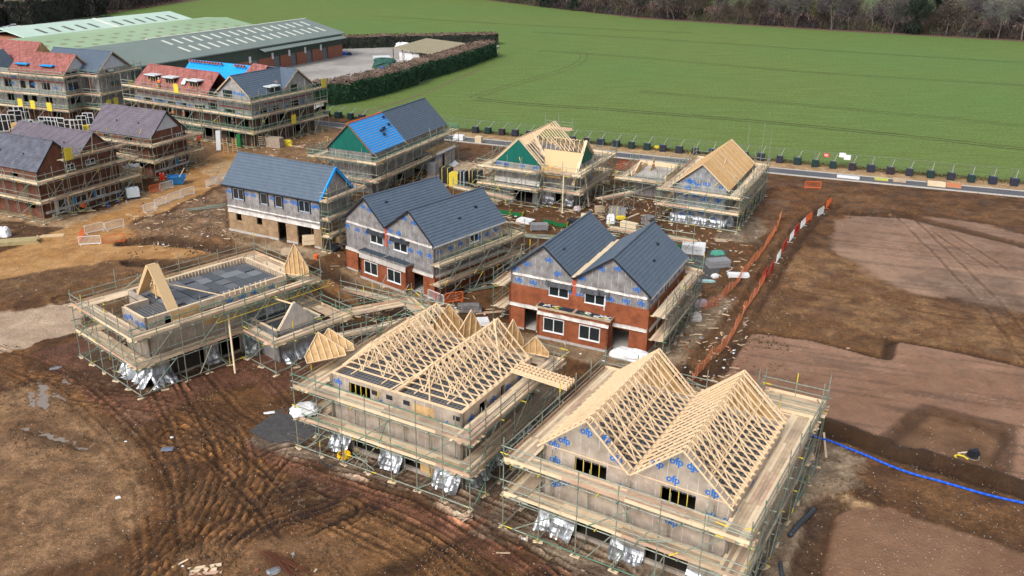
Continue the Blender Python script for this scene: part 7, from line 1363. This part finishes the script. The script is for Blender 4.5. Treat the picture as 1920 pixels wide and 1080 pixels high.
# mid-site material stores
_mats = [m_timp, m_timd, m_gb, m_wht, m_wrapdk, m_blk, m_ply]
_names = ['pale timber','weathered timber','grey block','white wrapped','dull grey wrapped','black wrapped','plywood']
_where = ['in the yard between the raftered and battened roof houses','behind the red brick house','between the foil twin gable and raftered houses','in the gap between the two slate twin gable houses','beside the battened roof house garage','near the blue roofed house garage']
for i, (px_, py_) in enumerate(((1100,415),(1125,398),(1010,432),(985,418),(1215,420),(1230,440),(1085,440),(1180,435),(925,382),(900,372),(905,610),(880,585),(1075,425),(1150,330),(1135,345),(790,318),(1345,500),(1385,520),(1290,540),(620,470),(640,455),(580,460),(545,480))):
    k = i % 7; sz = (random.uniform(1.0,2.6), random.uniform(.7,1.3), random.uniform(.35,1.1)); o = thing('material_stack', (px_, py_), random.uniform(-.9,.3), '', 'material stack', 'material stacks on the site'); mb = MB(); n_ = random.choice([2,3,4,5])
    for l in range(n_): j = random.uniform(-.07,.07); mb.box((-sz[0]/2+j,-sz[1]/2,.1+l*sz[2]/n_),(sz[0]/2+j*2,sz[1]/2+j*.5,.1+(l+.9)*sz[2]/n_))
    mb.build('load', _mats[k], o); mb = MB(); [mb.box((-sz[0]/2+s_*(sz[0]-.1),-sz[1]/2,0),(-sz[0]/2+s_*(sz[0]-.1)+.1,sz[1]/2,.1)) for s_ in (0,.5,1)]; mb.build('bearer', m_timd, o)
    place = ('behind the red brick house' if 1050 < px_ < 1260 and py_ > 385 else 'between the raftered house and the battened one' if px_ > 1100 and py_ < 350 else 'right of the red brick house' if px_ > 1260 else 'between the foil gabled and raftered houses' if px_ > 880 and py_ < 440 else 'in the gap left of the red brick house' if px_ > 870 else 'in front of the long slate roofed house' if px_ < 700 else 'by the garage of the blue roofed house')
    o['label'] = '%s stack of %d layers %s' % (_names[k], n_, place) + (', nearest the boards' if i == 7 else '')
# ---- trampled debris and stones: more than anyone could count
def scatter(name, zones, n, fn, mats, label):
    mb = MB(); rg = random.Random(len(name)*7+n)
    for _ in range(n):
        z = rg.choices(zones, [q[4] for q in zones])[0]; x, y = rg.uniform(z[0], z[2]), rg.uniform(z[1], z[3]); p = P(x, y); 
        if any(_in(h, p) for h in H_): continue
        if name == 'soil_clods' and math.sin(p.x*.9+math.sin(p.y*.7)*2)+math.sin(p.y*1.1+p.x*.4) < rg.uniform(-.4,1.2): continue
        p.z = ground_z(p.x, p.y); fn(mb, p, rg)
    return mb.build(name, mats, kind='stuff', label=label)
DIM = {'E':(13.2,11),'D':(13,10.6),'C':(13.9,6),'H1':(11.8,10.2),'H2':(10.8,9.4),'G':(3.9,13.4),'B':(9.2,21),'T':(10.9,12.4),'Bt':(6.7,15.1),'L1':(11.9,13.6),'L3':(6.8,11.7),'A2':(7.4,15),'A1':(4,12)}
def _in(h, p):
    X0, Y0, a = H_[h]; dx, dy = p.x-X0, p.y-Y0; u = dx*math.cos(a)+dy*math.sin(a); v = -dx*math.sin(a)+dy*math.cos(a); return -.2 < u < DIM[h][0]+.2 and -.2 < v < DIM[h][1]+.2
def f_deb(mb, p, rg):
    a = rg.random()*6.28; k = rg.random(); d = Vector((math.cos(a), math.sin(a), 0)); e = Vector((-d.y, d.x, 0))
    if k < .5: L = rg.uniform(.2,1.3); L *= .8; mb.obox(p+Vector((0,0,.05)), d*L/2+Vector((0,0,rg.uniform(-.03,.06))), e*rg.uniform(.03,.09), (0,0,.02), rg.choice([0,1,1]))
    elif k < .8: s = rg.uniform(.05,.16); mb.obox(p+Vector((0,0,.04)), d*s, e*s*.6+Vector((0,0,.02)), (0,0,s*.4), rg.choice([2,3,3]))
    else: s = rg.uniform(.06,.28); mb.poly([p+d*s+Vector((0,0,.05)), p+e*s*.7+Vector((0,0,.1)), p-d*s*.8+Vector((0,0,.05)), p-e*s*.6+Vector((0,0,.07))], 4)
scatter('site_debris', [(860,375,1260,440,8),(600,455,900,600,4),(1240,430,1420,520,4),(300,300,640,340,4),(1270,560,1400,660,3),(0,370,420,400,2),(800,300,900,350,3),(1080,290,1240,410,4),(480,250,620,300,3),(240,395,430,470,3),(640,560,1180,680,2),(940,1000,1500,1100,.6),(330,1040,600,1080,.25),(430,330,560,420,1),(1180,640,1400,720,2)], 1250, f_deb, [m_timp, m_timd, m_gb, m_brick, m_wht], 'offcuts, broken blocks and scraps trodden into the ground')
def f_st(mb, p, rg):
    s = rg.uniform(.018,.06)*(1+(p.y > 70)*.6); d = Vector((rg.gauss(0,1), rg.gauss(0,1), 0)).normalized()*s; e = Vector((-d.y, d.x, 0))*rg.uniform(.5,.9); t = Vector((0,0,s*.8)); mb.poly([p+d, p+e, p+t]); mb.poly([p+e, p-d, p+t]); mb.poly([p-d, p-e, p+t]); mb.poly([p-e, p+d, p+t]); mb.m[-4:] = [rg.choice([0,0,0,1,2])]*4
def f_clod(mb, p, rg):
    s = rg.uniform(.03,.15)*rg.uniform(.6,1)*(1+(p.y > 70)*.4); d = Vector((rg.gauss(0,1), rg.gauss(0,1), 0)).normalized()*s; e = Vector((-d.y, d.x, 0))*rg.uniform(.6,.95); t = Vector((rg.uniform(-.3,.3)*s,rg.uniform(-.3,.3)*s,s*.7)); mi = rg.choice([0,0,1])
    for a, b in ((d,e),(e,-d),(-d,-e),(-e,d)): mb.poly([p+a, p+b, p+b*.45+t, p+a*.5+t], mi)
    mb.poly([p+d*.5+t, p+e*.45+t, p-d*.5+t, p-e*.45+t], mi)
scatter('loose_stones', [(-20,680,1300,1100,8),(1200,480,1500,1080,3),(1500,800,1940,1080,3),(0,380,420,560,1.5),(250,380,470,470,2),(1450,340,1940,640,.5),(500,600,700,720,1)], 3600, f_st, [M('pale_flint', (.40,.35,.28), (.52,.47,.40)), M('tan_stone', (.34,.25,.17), (.42,.33,.24)), M('grey_stone', (.25,.24,.23), (.33,.32,.30))], 'pale flints scattered over the bare soil')
scatter('soil_clods', [(250,650,1000,1100,7),(0,640,400,860,2),(1300,400,1480,700,3),(1450,340,1940,410,1),(1540,860,1800,950,.6),(240,400,460,560,3)], 14000, f_clod, [M('dark_clod', (.085,.052,.028), (.12,.075,.042), 4, .95), M('brown_clod', (.13,.082,.046), (.18,.12,.07), 4, .95)], 'clods of turned soil')
# ---- stored windows and doors behind the brick pair
def frame_unit(p, rz, w_, hh, n, label, mat=None, tilt=.12, z=0, group='stored white window frames'):
    o = thing('window_frame', p, rz, label, 'window frame', group, z); o.rotation_euler = (tilt, 0, rz)
    mb = MB(); t = .10
    mb.box((-w_/2,-.05,0),(w_/2,.05,t)); mb.box((-w_/2,-.05,hh-t),(w_/2,.05,hh)); mb.box((-w_/2,-.05,t),(-w_/2+t,.05,hh-t)); mb.box((w_/2-t,-.05,t),(w_/2,.05,hh-t)); mb.box((-w_/2+t,-.04,hh*.6),(w_/2-t,.04,hh*.6+t*.7))
    for k in range(1, n): c = -w_/2+w_*k/n; mb.box((c-t/2,-.045,t),(c+t/2,.045,hh-t))
    mb.build('frame', mat or m_white, o); mb = MB(); mb.box((-w_/2+t,-.01,t),(w_/2-t,.01,hh-t)); mb.build('pane', m_glass, o)
for i, (p, w_, hh, n) in enumerate((((8,246),1.8,3.0,2),((22,242),1.6,2.6,2),((31,232),2.2,2.4,2),((44,226),2.4,2.6,3),((62,241),.8,1.6,1),((86,236),2.0,1.7,2),((102,238),2.2,1.8,3),((119,246),1.6,2.4,1),((133,247),1.7,2.2,2),((146,250),1.9,2.4,3),((155,238),1.6,2.0,2),((168,234),1.8,2.2,2),((1,236),1.4,2.4,1),((30,222),2.4,2.6,2))):
    frame_unit(p, random.uniform(-.5,.5), w_, hh, n, 'white window frame stored behind the purple roofed brick pair, '+['tallest at far left','leaning beside the orange strap','in front of the empty dark frame','tall empty one at the back','narrow single light','low wide one in the middle','low three light one in the middle','solid door like one','two light one leaning right','slanting three light one','small one at the right','one nearest the yellow light','narrow one at the left edge','back row wide one'][i])
for i, (p, c) in enumerate((((33,246),m_osb),((50,240),m_gb),((68,244),m_gb),((76,240),m_gb),((160,247),m_yel),((184,222),m_yel),((14,238),m_orange))): stack(p, .2, (1.5,1.1,1.5-.1*i), c, 'pallet load behind the purple roofed brick pair, '+['orange board stack','left grey crate','middle grey crate','right grey crate','yellow bags','small yellow load by the flats','orange strapped load'][i])

# ================================================================ yard things
yd = tag(empty('open_shed', P(800,110)), 'open sided shed with a flat mossy brown roof in the works yard', 'shed')
q = [P(737,89,3.0), P(800,71.5,3.0), P(874,81,3.0), P(812,101,3.0)]; mb = MB(); mb.hexa([p-Vector((0,0,.2)) for p in (q[0],q[3],q[2],q[1])]+[q[0],q[3],q[2],q[1]]); reparent(mb.build('shed_roof', M('mossy_roof', (.27,.23,.15), (.34,.30,.20), .8, .9)), yd)
mb = MB()
for a, b in ((q[0],q[3]),(q[3],q[2]),(q[0],q[1])):
    for k in range(5): p = a.lerp(b, k/4); mb.box((p.x-.08,p.y-.08,0),(p.x+.08,p.y+.08,2.8))
reparent(mb.build('post', m_rust), yd); mb = MB(); mb.hexa([(p.x,p.y,0) for p in (q[1],q[2],q[2]+Vector((.1,-.2,0)),q[1]+Vector((.1,-.2,0)))]+[(p.x,p.y,2.8) for p in (q[1],q[2],q[2]+Vector((.1,-.2,0)),q[1]+Vector((.1,-.2,0)))]); reparent(mb.build('back_wall', m_dark), yd)
def hut(p, rz, sz, wall_m, roof_m, label):
    o = thing('site_hut', p, rz, label, 'hut', 'huts in the works yard'); x, y, z = sz; mb = MB(); mb.box((-x/2,-y/2,0),(x/2,y/2,z)); mb.build('wall', wall_m, o); mb = MB(); mb.box((-x/2-.15,-y/2-.15,z),(x/2+.15,y/2+.15,z+.15)); mb.build('roof', roof_m, o); mb = MB(); mb.box((-x/4,-y/2-.03,.9),(x/4,-y/2-.005,1.9)); mb.build('window', m_glass, o)
hut((716,120), .3, (4,3,2.4), M('pale_blue_hut', (.45,.52,.55), (.5,.58,.6)), m_cap, 'pale blue grey hut in front of the mossy roofed shed')
lump('tarpaulin', (722,126), .2, (6.5,4,2.8), M('dark_green_tarp', (.02,.07,.055), (.03,.10,.08), 2, .6), 'dark green tarpaulin over a heap in the yard', 'tarpaulin', rough=.18); lump('covered_car', (755,88), .1, (5.5,3,2.0), m_wht, 'grey white sheeted vehicle behind the mossy roofed shed', 'sheeted pack')
for p, l in (((757,112),'left pale tank under the shed edge'),((767,114),'middle pale tank under the shed edge'),((778,116),'right pale tank under the shed edge')): stack(p, .3, (2.0,2.0,2.6), m_wht, l, n=2, pal=False)
lump('white_heap', (756,122), .1, (4.5,2.2,1.2), m_wht, 'low white heap beside the hedge in the yard', 'heap'); lump('blue_drum', (646,103), 0, (1.6,1.4,1.4), m_bpipe, 'bright blue drum by the warehouse corner', 'drum'); lump('blue_drum', (654,103), 0, (1.8,1.6,1.3), M('dark_blue_drum', (.02,.04,.1), (.03,.06,.13)), 'dark blue drum by the warehouse corner', 'drum'); lump('blue_drum', (716,129), 0, (1.2,1.0,1.1), m_bpipe, 'blue tub beside the green tarpaulin', 'drum')

# ================================================================ people
m_skin = M('skin', (.50,.30,.20), (.55,.34,.23)); m_trs = M('dark_trousers', (.03,.035,.05), (.05,.055,.07)); m_hiv = M('hi_vis_yellow', (.55,.8,.05), (.6,.85,.1)); m_hio = M('hi_vis_orange', (.85,.22,.03), (.9,.3,.05)); m_hel = M('white_helmet', (.8,.8,.8), (.75,.75,.75), rough=.3)
def person(loc, rz, top, label, arm=.6, lean=0.0):
    J = [(0,0,.95),(0,lean*.3,1.2),(0,lean,1.45),(0,lean*1.1,1.56),(0,lean*1.2,1.66),(.1,0,.9),(.12,.06,.5),(.11,-.02,.06),(.11,.14,.03),(-.1,0,.9),(-.13,-.08,.5),(-.12,-.1,.06),(-.12,.06,.03),(.2,lean,1.42),(.28,lean+.05,1.15),(.24,lean+.1+arm*.3,.95+arm*.2),(-.2,lean,1.42),(-.29,lean,1.15),(-.27,lean+.14,.9)]
    E_ = [(0,1),(1,2),(2,3),(3,4),(0,5),(5,6),(6,7),(7,8),(0,9),(9,10),(10,11),(11,12),(2,13),(13,14),(14,15),(2,16),(16,17),(17,18)]; Rr = [.15,.15,.16,.06,.07,.10,.075,.05,.045,.10,.075,.05,.045,.075,.055,.04,.075,.055,.04]
    o = empty('person', loc, rz, label, 'person', 'site workers')
    def skin(name, ids, mat, grow=0):
        ids_ = list(ids); me = bpy.data.meshes.new(name); me.from_pydata([J[i] for i in ids_], [(ids_.index(a), ids_.index(b)) for a, b in E_ if a in ids_ and b in ids_], []); ob = bpy.data.objects.new(name, me); COL.objects.link(ob); ob.parent = o
        sm = ob.modifiers.new('skin', 'SKIN'); 
        lay = me.skin_vertices[0] if me.skin_vertices else None
        if lay is None:
            import bmesh as bmm; b = bmm.new(); b.from_mesh(me); b.verts.layers.skin.verify(); b.to_mesh(me); b.free(); lay = me.skin_vertices[0]
        for k, i in enumerate(ids_): lay.data[k].radius = (Rr[i]+grow, Rr[i]*.8+grow)
        lay.data[0].use_root = True; ob.modifiers.new('sub', 'SUBSURF').levels = 1; ob.modifiers['sub'].render_levels = 1; me.materials.append(mat); return ob
    skin('body', range(19), m_skin); skin('trousers', (0,5,6,7,9,10,11), m_trs, .02); skin('jacket', (0,1,2,13,14,16,17), top, .025)
    mb = MB()
    for j in range(4):
        a0, a1 = j*math.pi/8, (j+1)*math.pi/8
        for i in range(10):
            t0, t1 = i*math.pi/5, (i+1)*math.pi/5; f = lambda a, t: (.14*math.cos(a)*math.cos(t), lean*1.3+.16*math.cos(a)*math.sin(t), 1.74+.14*math.sin(a)); mb.poly([f(a0,t0), f(a0,t1), f(a1,t1), f(a1,t0)])
    mb.build('helmet', m_hel, o, True); mb = MB(); c = Vector((0, lean*1.25, 1.68)); n = 8
    for j in range(-4, 4):
        a0, a1 = j*math.pi/8, (j+1)*math.pi/8
        for i in range(n):
            t0, t1 = i*2*math.pi/n, (i+1)*2*math.pi/n; f = lambda a, t: c+Vector((.095*math.cos(a)*math.cos(t), .115*math.cos(a)*math.sin(t)+(.02 if abs(a) < .3 and abs(math.sin(t)-1) < .1 else 0), .13*math.sin(a))); mb.poly([f(a0,t0), f(a0,t1), f(a1,t1), f(a1,t0)])
    mb.build('head', m_skin, o, True)
person(onh('A2',-9.6,-1.3,2.6), .5, m_hio, 'worker in orange hi-vis and white helmet on the lower left flats scaffold'); person(onh('A2',-7.0,-1.3,2.6), 2, m_red, 'worker in a red top on the flats scaffold'); person(onh('A2',8.0,2.0,2.6), 1.5, m_hiv, 'worker in bright yellow hi-vis inside the corner of the flats scaffold', lean=.2); person(onh('A2',-12.2,-1.2,7.5), .4, m_hio, 'worker in orange beside the red tiled roof', lean=.15)
person(onh('L3',8.2,-1.0,2.5), .2, m_hio, 'worker in orange with a white helmet at the end of the pale gabled house scaffold'); person(onh('A2',3.9,-1.0,2.6), 3, m_trs, 'worker in dark clothes behind the flats guard rail')
# ================================================================ parked cars, far corner
def car(p, rz, mat, label):
    o = thing('parked_car', p, rz, label, 'car', 'cars parked beyond the works'); mb = MB()
    prof = [(-2.1,.35),(-2.1,.8),(-1.9,.95),(-1.35,1.0),(-.8,1.42),(.7,1.45),(1.3,1.0),(1.95,.88),(2.1,.7),(2.1,.35)]; mb.prism([(x,-.82,z) for x, z in prof], (0,1.64,0)); mb.build('body', mat, o)
    mb = MB(); mb.prism([(-1.28,-.84,1.0),(-.78,-.84,1.36),(.66,-.84,1.38),(1.18,-.84,1.0)], (0,1.68,0)); mb.build('window', m_glass, o); mb = MB(); mb.poly([(.74,-.7,1.44),(1.32,-.74,1.02),(1.32,.74,1.02),(.74,.7,1.44)]); mb.build('windscreen', m_glass, o)
    for sx in (-1.3, 1.3):
        for sy in (-.86, .70): mb = MB(); mb.tube((sx,sy,.32),(sx,sy+.17,.32),.32,12); mb.build('wheel', m_blk, o)
    for sy in (-.6,.45): mb = MB(); mb.box((2.08,sy,.62),(2.13,sy+.22,.76)); mb.build('headlight', m_white, o)
for p, rz, m_, l in (((12,55),.3,m_white,'white car parked in front beside the brick annex'),((26,50),.3,m_cap,'silver car parked behind the white one'),((4,60),.3,m_cap,'silver grey car at the left edge'),((18,46),.4,M('car_blue', (.03,.06,.15), (.03,.06,.15), rough=.3),'dark blue car below the far hedge')): car(p, rz, m_, l)
# white field goal like frames by the far trees
for p, l in (((207,6),'white ladder like frame standing below the far left trees'),((238,6),'smaller white frame beside the ladder like one')):
    o = thing('lattice_stand', p, .2, l, 'lattice stand', 'white frames by the trees'); mb = MB()
    for s in (-1.6,1.6): mb.bar((s,0,0),(s*.7,0,7),.4,.3)
    for k in range(5): mb.bar((-1.5+k*.1,0,1+k*1.3),(1.5-k*.1,0,1+k*1.3),.3,.3)
    mb.build('bars', m_white, o)

# ================================================================ hedges
def leafmat(name, a, b): return M(name, a, b, .9, .9)
m_hg = leafmat('hedge_green', (.012,.040,.022), (.030,.075,.035)); m_hb = leafmat('hedge_brown_top', (.13,.085,.065), (.20,.14,.11)); m_hd = leafmat('hedge_dark', (.018,.022,.018), (.035,.04,.03))
def quads(mb, p, n, s, mi=0):
    for _ in range(n):
        d = Vector((random.gauss(0,1), random.gauss(0,1), random.gauss(0,1))).normalized(); e = d.orthogonal().normalized()*s; f = d.cross(e); mb.poly([p-e*.5, p+f*.35, p+e*.5, p-f*.35], mi)
def hedge(pts, wdt, hgt, label, side=None, top=None, dens=7.0, s=.5):
    p = [Vector((P(*q).x, P(*q).y, 0)) for q in pts]; o = empty('hedge', p[0], 0, label, 'hedge', 'clipped hedges'); mb = MB()
    for a, b in zip(p[:-1], p[1:]):
        d = b-a; L = d.length; d.normalize(); n = Vector((-d.y, d.x, 0)); N_ = int(L/1.1); H_r = 5; prev = None
        for i in range(N_+1):
            c = a+d*(L*i/N_); hh = hgt*(random.uniform(.94,1.05)+.05*math.sin(i*.7)); ring = [c+n*random.uniform(-.18,.18)*wdt*.3+Vector((0,0,0)), c+n*random.uniform(-.35,.15)+Vector((0,0,hh*.5)), c+n*random.uniform(-.15,.3)+Vector((0,0,hh*.92)), c+n*(.35+random.uniform(0,.2))+Vector((0,0,hh)), c+n*(wdt-.4)+Vector((0,0,hh*random.uniform(.95,1.02))), c+n*wdt+Vector((0,0,hh*.9)), c+n*wdt]
            if prev:
                for k in range(6): mb.poly([prev[k], ring[k], ring[k+1], prev[k+1]], 1 if k in (2,3,4) else 0)
            prev = ring
        for _ in range(int(L*hgt*dens)): t, z = random.random(), random.random()**.8; quads(mb, a+d*(L*t)+n*(random.gauss(-.15,.28)-.25*math.sin(t*L*.8)*(1-z))+Vector((0,0,z*hgt*.97)), 1, s, 0)
        for _ in range(int(L*wdt*dens*1.2)): t = random.random(); quads(mb, a+d*(L*t)+n*random.uniform(-.1,wdt)+Vector((0,0,hgt*random.uniform(.95,1.08))), 1, s*.8, 1 if random.random() < .9 else 0)
    f = mb.build('foliage', [side or m_hg, top or m_hb]); reparent(f, o); return o
hedge([(606,200),(660,193),(720,178),(786,158)], 5, 4.4, 'near length of dark green hedge with a brown clipped top beside the concrete yard')
hedge([(784,156),(800,150),(860,132),(932,106)], 5, 4.2, 'far length of dark green hedge with a brown clipped top running to the field corner')
hedge([(1010+0,86),(1010,85)] if False else [(636,92),(760,88),(860,86),(934,84)], 3.5, 3.4, 'straight dark hedge behind the works yard along the crop field', m_hd, m_hb)
hedge([(18,48),(60,46),(120,38),(200,27)], 9, 8.0, 'tall dark clipped hedge beyond the brick annex', m_hd, leafmat('hedge_top_tan', (.12,.10,.075), (.17,.14,.1)), 2.0, .9); hedge([(-40,58),(13,47)], 7, 6.0, 'short dark clipped hedge at the far left corner', m_hd, m_hb, 2.0, .9)
mb = MB()                                                          # rough weeds and brambles on the verge
for _ in range(9000):
    x_ = random.uniform(-36, 86); q = Vector((x_, float(fence_y(x_))-random.uniform(-.2,2.0)*random.random(), .0)); q.z = .05+random.random()*.22; quads(mb, q, 1, random.uniform(.10,.32), 0 if random.random() < .6 else 1)
mb.build('verge_weeds', [leafmat('weed_green', (.075,.10,.03), (.12,.14,.05)), leafmat('dead_bramble', (.12,.08,.05), (.18,.13,.08))], kind='stuff', label='rough grass and brambles along the fence')

# ================================================================ trees of the wood edge
m_bark = M('tree_bark', (.09,.075,.065), (.15,.13,.11), 1.5, .9)
tw = [M('bare_twigs', (.06,.052,.055), (.10,.088,.09), .3, .95), M('bare_twigs_brown', (.075,.06,.052), (.115,.09,.075), .3, .95), M('budding_twigs', (.14,.145,.055), (.20,.20,.085), .3, .95), M('ivy_leaves', (.016,.028,.022), (.03,.045,.03), .5, .9), M('grey_twigs', (.10,.095,.095), (.15,.14,.135), .3, .95)]
def tree_proto(seed, hgt, kind):
    rg = random.Random(seed); o = empty('bare_tree', (0,0,0)); tr_, cr = MB(), MB()
    def br(p, d, L, r, lv):
        n = 3; q = p
        for i in range(n):
            d2 = (d+Vector((rg.gauss(0,.12), rg.gauss(0,.12), rg.gauss(0,.06)+.05))).normalized(); e = q+d2*(L/n); (tr_ if lv < 2 else cr).tube(q, e, r*(1-.25*i/n), 5 if lv < 2 else 3, 0, r*(1-.25*(i+1)/n), cap=False); q = e; d = d2
            if lv < 4 and (i > 0 or lv > 0):
                for _ in range(rg.choice([1,2,2]) if lv < 3 else rg.choice([2,3])):
                    a = rg.uniform(0, 6.28); s = d.orthogonal().normalized(); s2 = d.cross(s); nd = (d*rg.uniform(.35,.8)+(s*math.cos(a)+s2*math.sin(a))*rg.uniform(.6,1)+Vector((0,0,.15))).normalized(); br(q, nd, L*rg.uniform(.55,.72), r*.5, lv+1)
        if lv >= 3:
            for _ in range(3):
                a = Vector((rg.gauss(0,1), rg.gauss(0,1), rg.gauss(.3,1))).normalized()*rg.uniform(.5,1.3); s = a.orthogonal().normalized()*.045; cr.poly([q-s, q+s, q+a])
    br(Vector((0,0,0)), Vector((0,0,1)), hgt*.42, hgt*.022, 0)
    tr_.build('trunk', m_bark, o); 
    if kind == 3:
        for _ in range(2600): z = rg.random(); a = rg.uniform(0,6.28); rr = hgt*(.10+.10*math.sin(z*9))*rg.uniform(.5,1); quads(cr, Vector((rr*math.cos(a), rr*math.sin(a), z*hgt*.85)), 1, .7)
    else:
        for _ in range(900): z = rg.uniform(.3,1); a = rg.uniform(0,6.28); rr = hgt*.32*math.sqrt(rg.random()); quads(cr, Vector((rr*math.cos(a), rr*math.sin(a), z*hgt)), 1, .35)
    cr.build('crown', tw[kind], o); return o
protos = [tree_proto(3,15,0), tree_proto(8,13,1), tree_proto(12,11,2), tree_proto(21,15,3), tree_proto(33,14,4), tree_proto(44,9,1)]
kindl = ['dark bare tree','brown twiggy tree','budding yellow green tree','dark ivy covered tree','pale grey bare tree','small brown thorn tree']
spots = []
rg = random.Random(5); xx = 905
edge_pts = W([(2100,88),(1920,76),(1740,66),(1560,56),(1380,45),(1200,33),(1050,18),(900,-2),(800,-8),(600,-14)])
def edge_at(t): i = min(int(t), len(edge_pts)-2); return edge_pts[i]*(1-(t-i))+edge_pts[i+1]*(t-i)
nT = 84
for i in range(nT):
    t = .4+(i%42)/42*8.3+rg.uniform(-.08,.08); p = edge_at(t); back = .5+rg.uniform(0,3) if i < 42 else 8+rg.uniform(0,14)
    k = rg.choices(range(6), [.26,.2,.14,.12,.14,.14])[0]; spots.append((p[0]+rg.uniform(-1,1), p[1]+back, k, rg.uniform(.8,1.25)))
for i in range(40):
    a = P(rg.uniform(-20, 330), rg.uniform(2, 24)); 
    if a.y > P(a.x, 0).y: pass
    px = rg.uniform(-20, 335); py = (46 if px < 60 else 30 if px < 180 else 30-(px-187)*.17)-rg.uniform(9, 16); a = P(px, max(py, -12)); spots.append((a.x, a.y, rg.choice([0,0,1,3,3,4,3]), rg.uniform(1.0,1.5)))
used = set()
pos = ['in the far wood edge beyond the crop field']
for i, (x, y, k, s) in enumerate(spots):
    o = protos[k] if k not in used else copy_tree(protos[k]); used.add(k); o.location = (x, y, -.1); o.rotation_euler = (0, 0, rg.uniform(0, 6.28)); o.scale = (s, s, s*rg.uniform(.9,1.15))
    left = x < -60; tag(o, kindl[k]+(' in the dark wood at the top left beyond the works' if left else ' in the far wood edge beyond the crop field'), 'tree', kindl[k]+('s of the top left wood' if left else 's of the far wood edge'))
mb = MB()                                                          # undergrowth: one thicket mass below and behind the trees
for i in range(44000):
    t = .2+rg.random()*8.7; p = edge_at(t); dpt = rg.random()**1.5*26; z = rg.random()**1.6*max(.8, 2.0+dpt*.38+1.6*math.sin(t*17)+1.4*math.sin(t*41)); c = Vector((p[0]+rg.uniform(-2,2), p[1]+1+dpt, z))
    a = Vector((rg.gauss(0,.5), rg.gauss(0,.5), 1)).normalized()*rg.uniform(.7,1.8); s = Vector((rg.gauss(0,1), rg.gauss(0,1), 0)).normalized()*rg.uniform(.06,.16); mi = min(3, max(0, int(2*(math.sin(t*5)+math.sin(t*13+1)+1.6+rg.uniform(-.5,.5)))//2)); mb.poly([c-s, c+s, c+s*.3+a, c-s*.3+a], mi)
for i in range(12000):
    px = rg.uniform(-40, 340); py = (48 if px < 60 else 34 if px < 180 else 30-(px-187)*.17)-rg.uniform(0,16); a = P(px, max(py,-14)); c = Vector((a.x, a.y, rg.random()*6)); d = Vector((rg.gauss(0,.5), rg.gauss(0,.5), 1)).normalized()*rg.uniform(.8,2); s = Vector((rg.gauss(0,1), rg.gauss(0,1), 0)).normalized()*.14; mb.poly([c-s, c+s, c+s*.3+d, c-s*.3+d], rg.choice([0,0,1,3]))
mb.build('undergrowth', [M('thicket_dark', (.035,.03,.032), (.055,.045,.045), .2, .95), M('thicket_brown', (.065,.048,.042), (.09,.07,.06), .2, .95), M('thicket_olive', (.08,.08,.042), (.11,.11,.06), .2, .95), M('thicket_grey', (.06,.055,.055), (.085,.08,.078), .2, .95)], kind='stuff', label='twiggy undergrowth along the wood edges')
for o in list(bpy.data.objects):                                    # nothing may stay unplaced
    if o.name.startswith('bare_tree') and not o.get('label'): bpy.data.objects.remove(o)
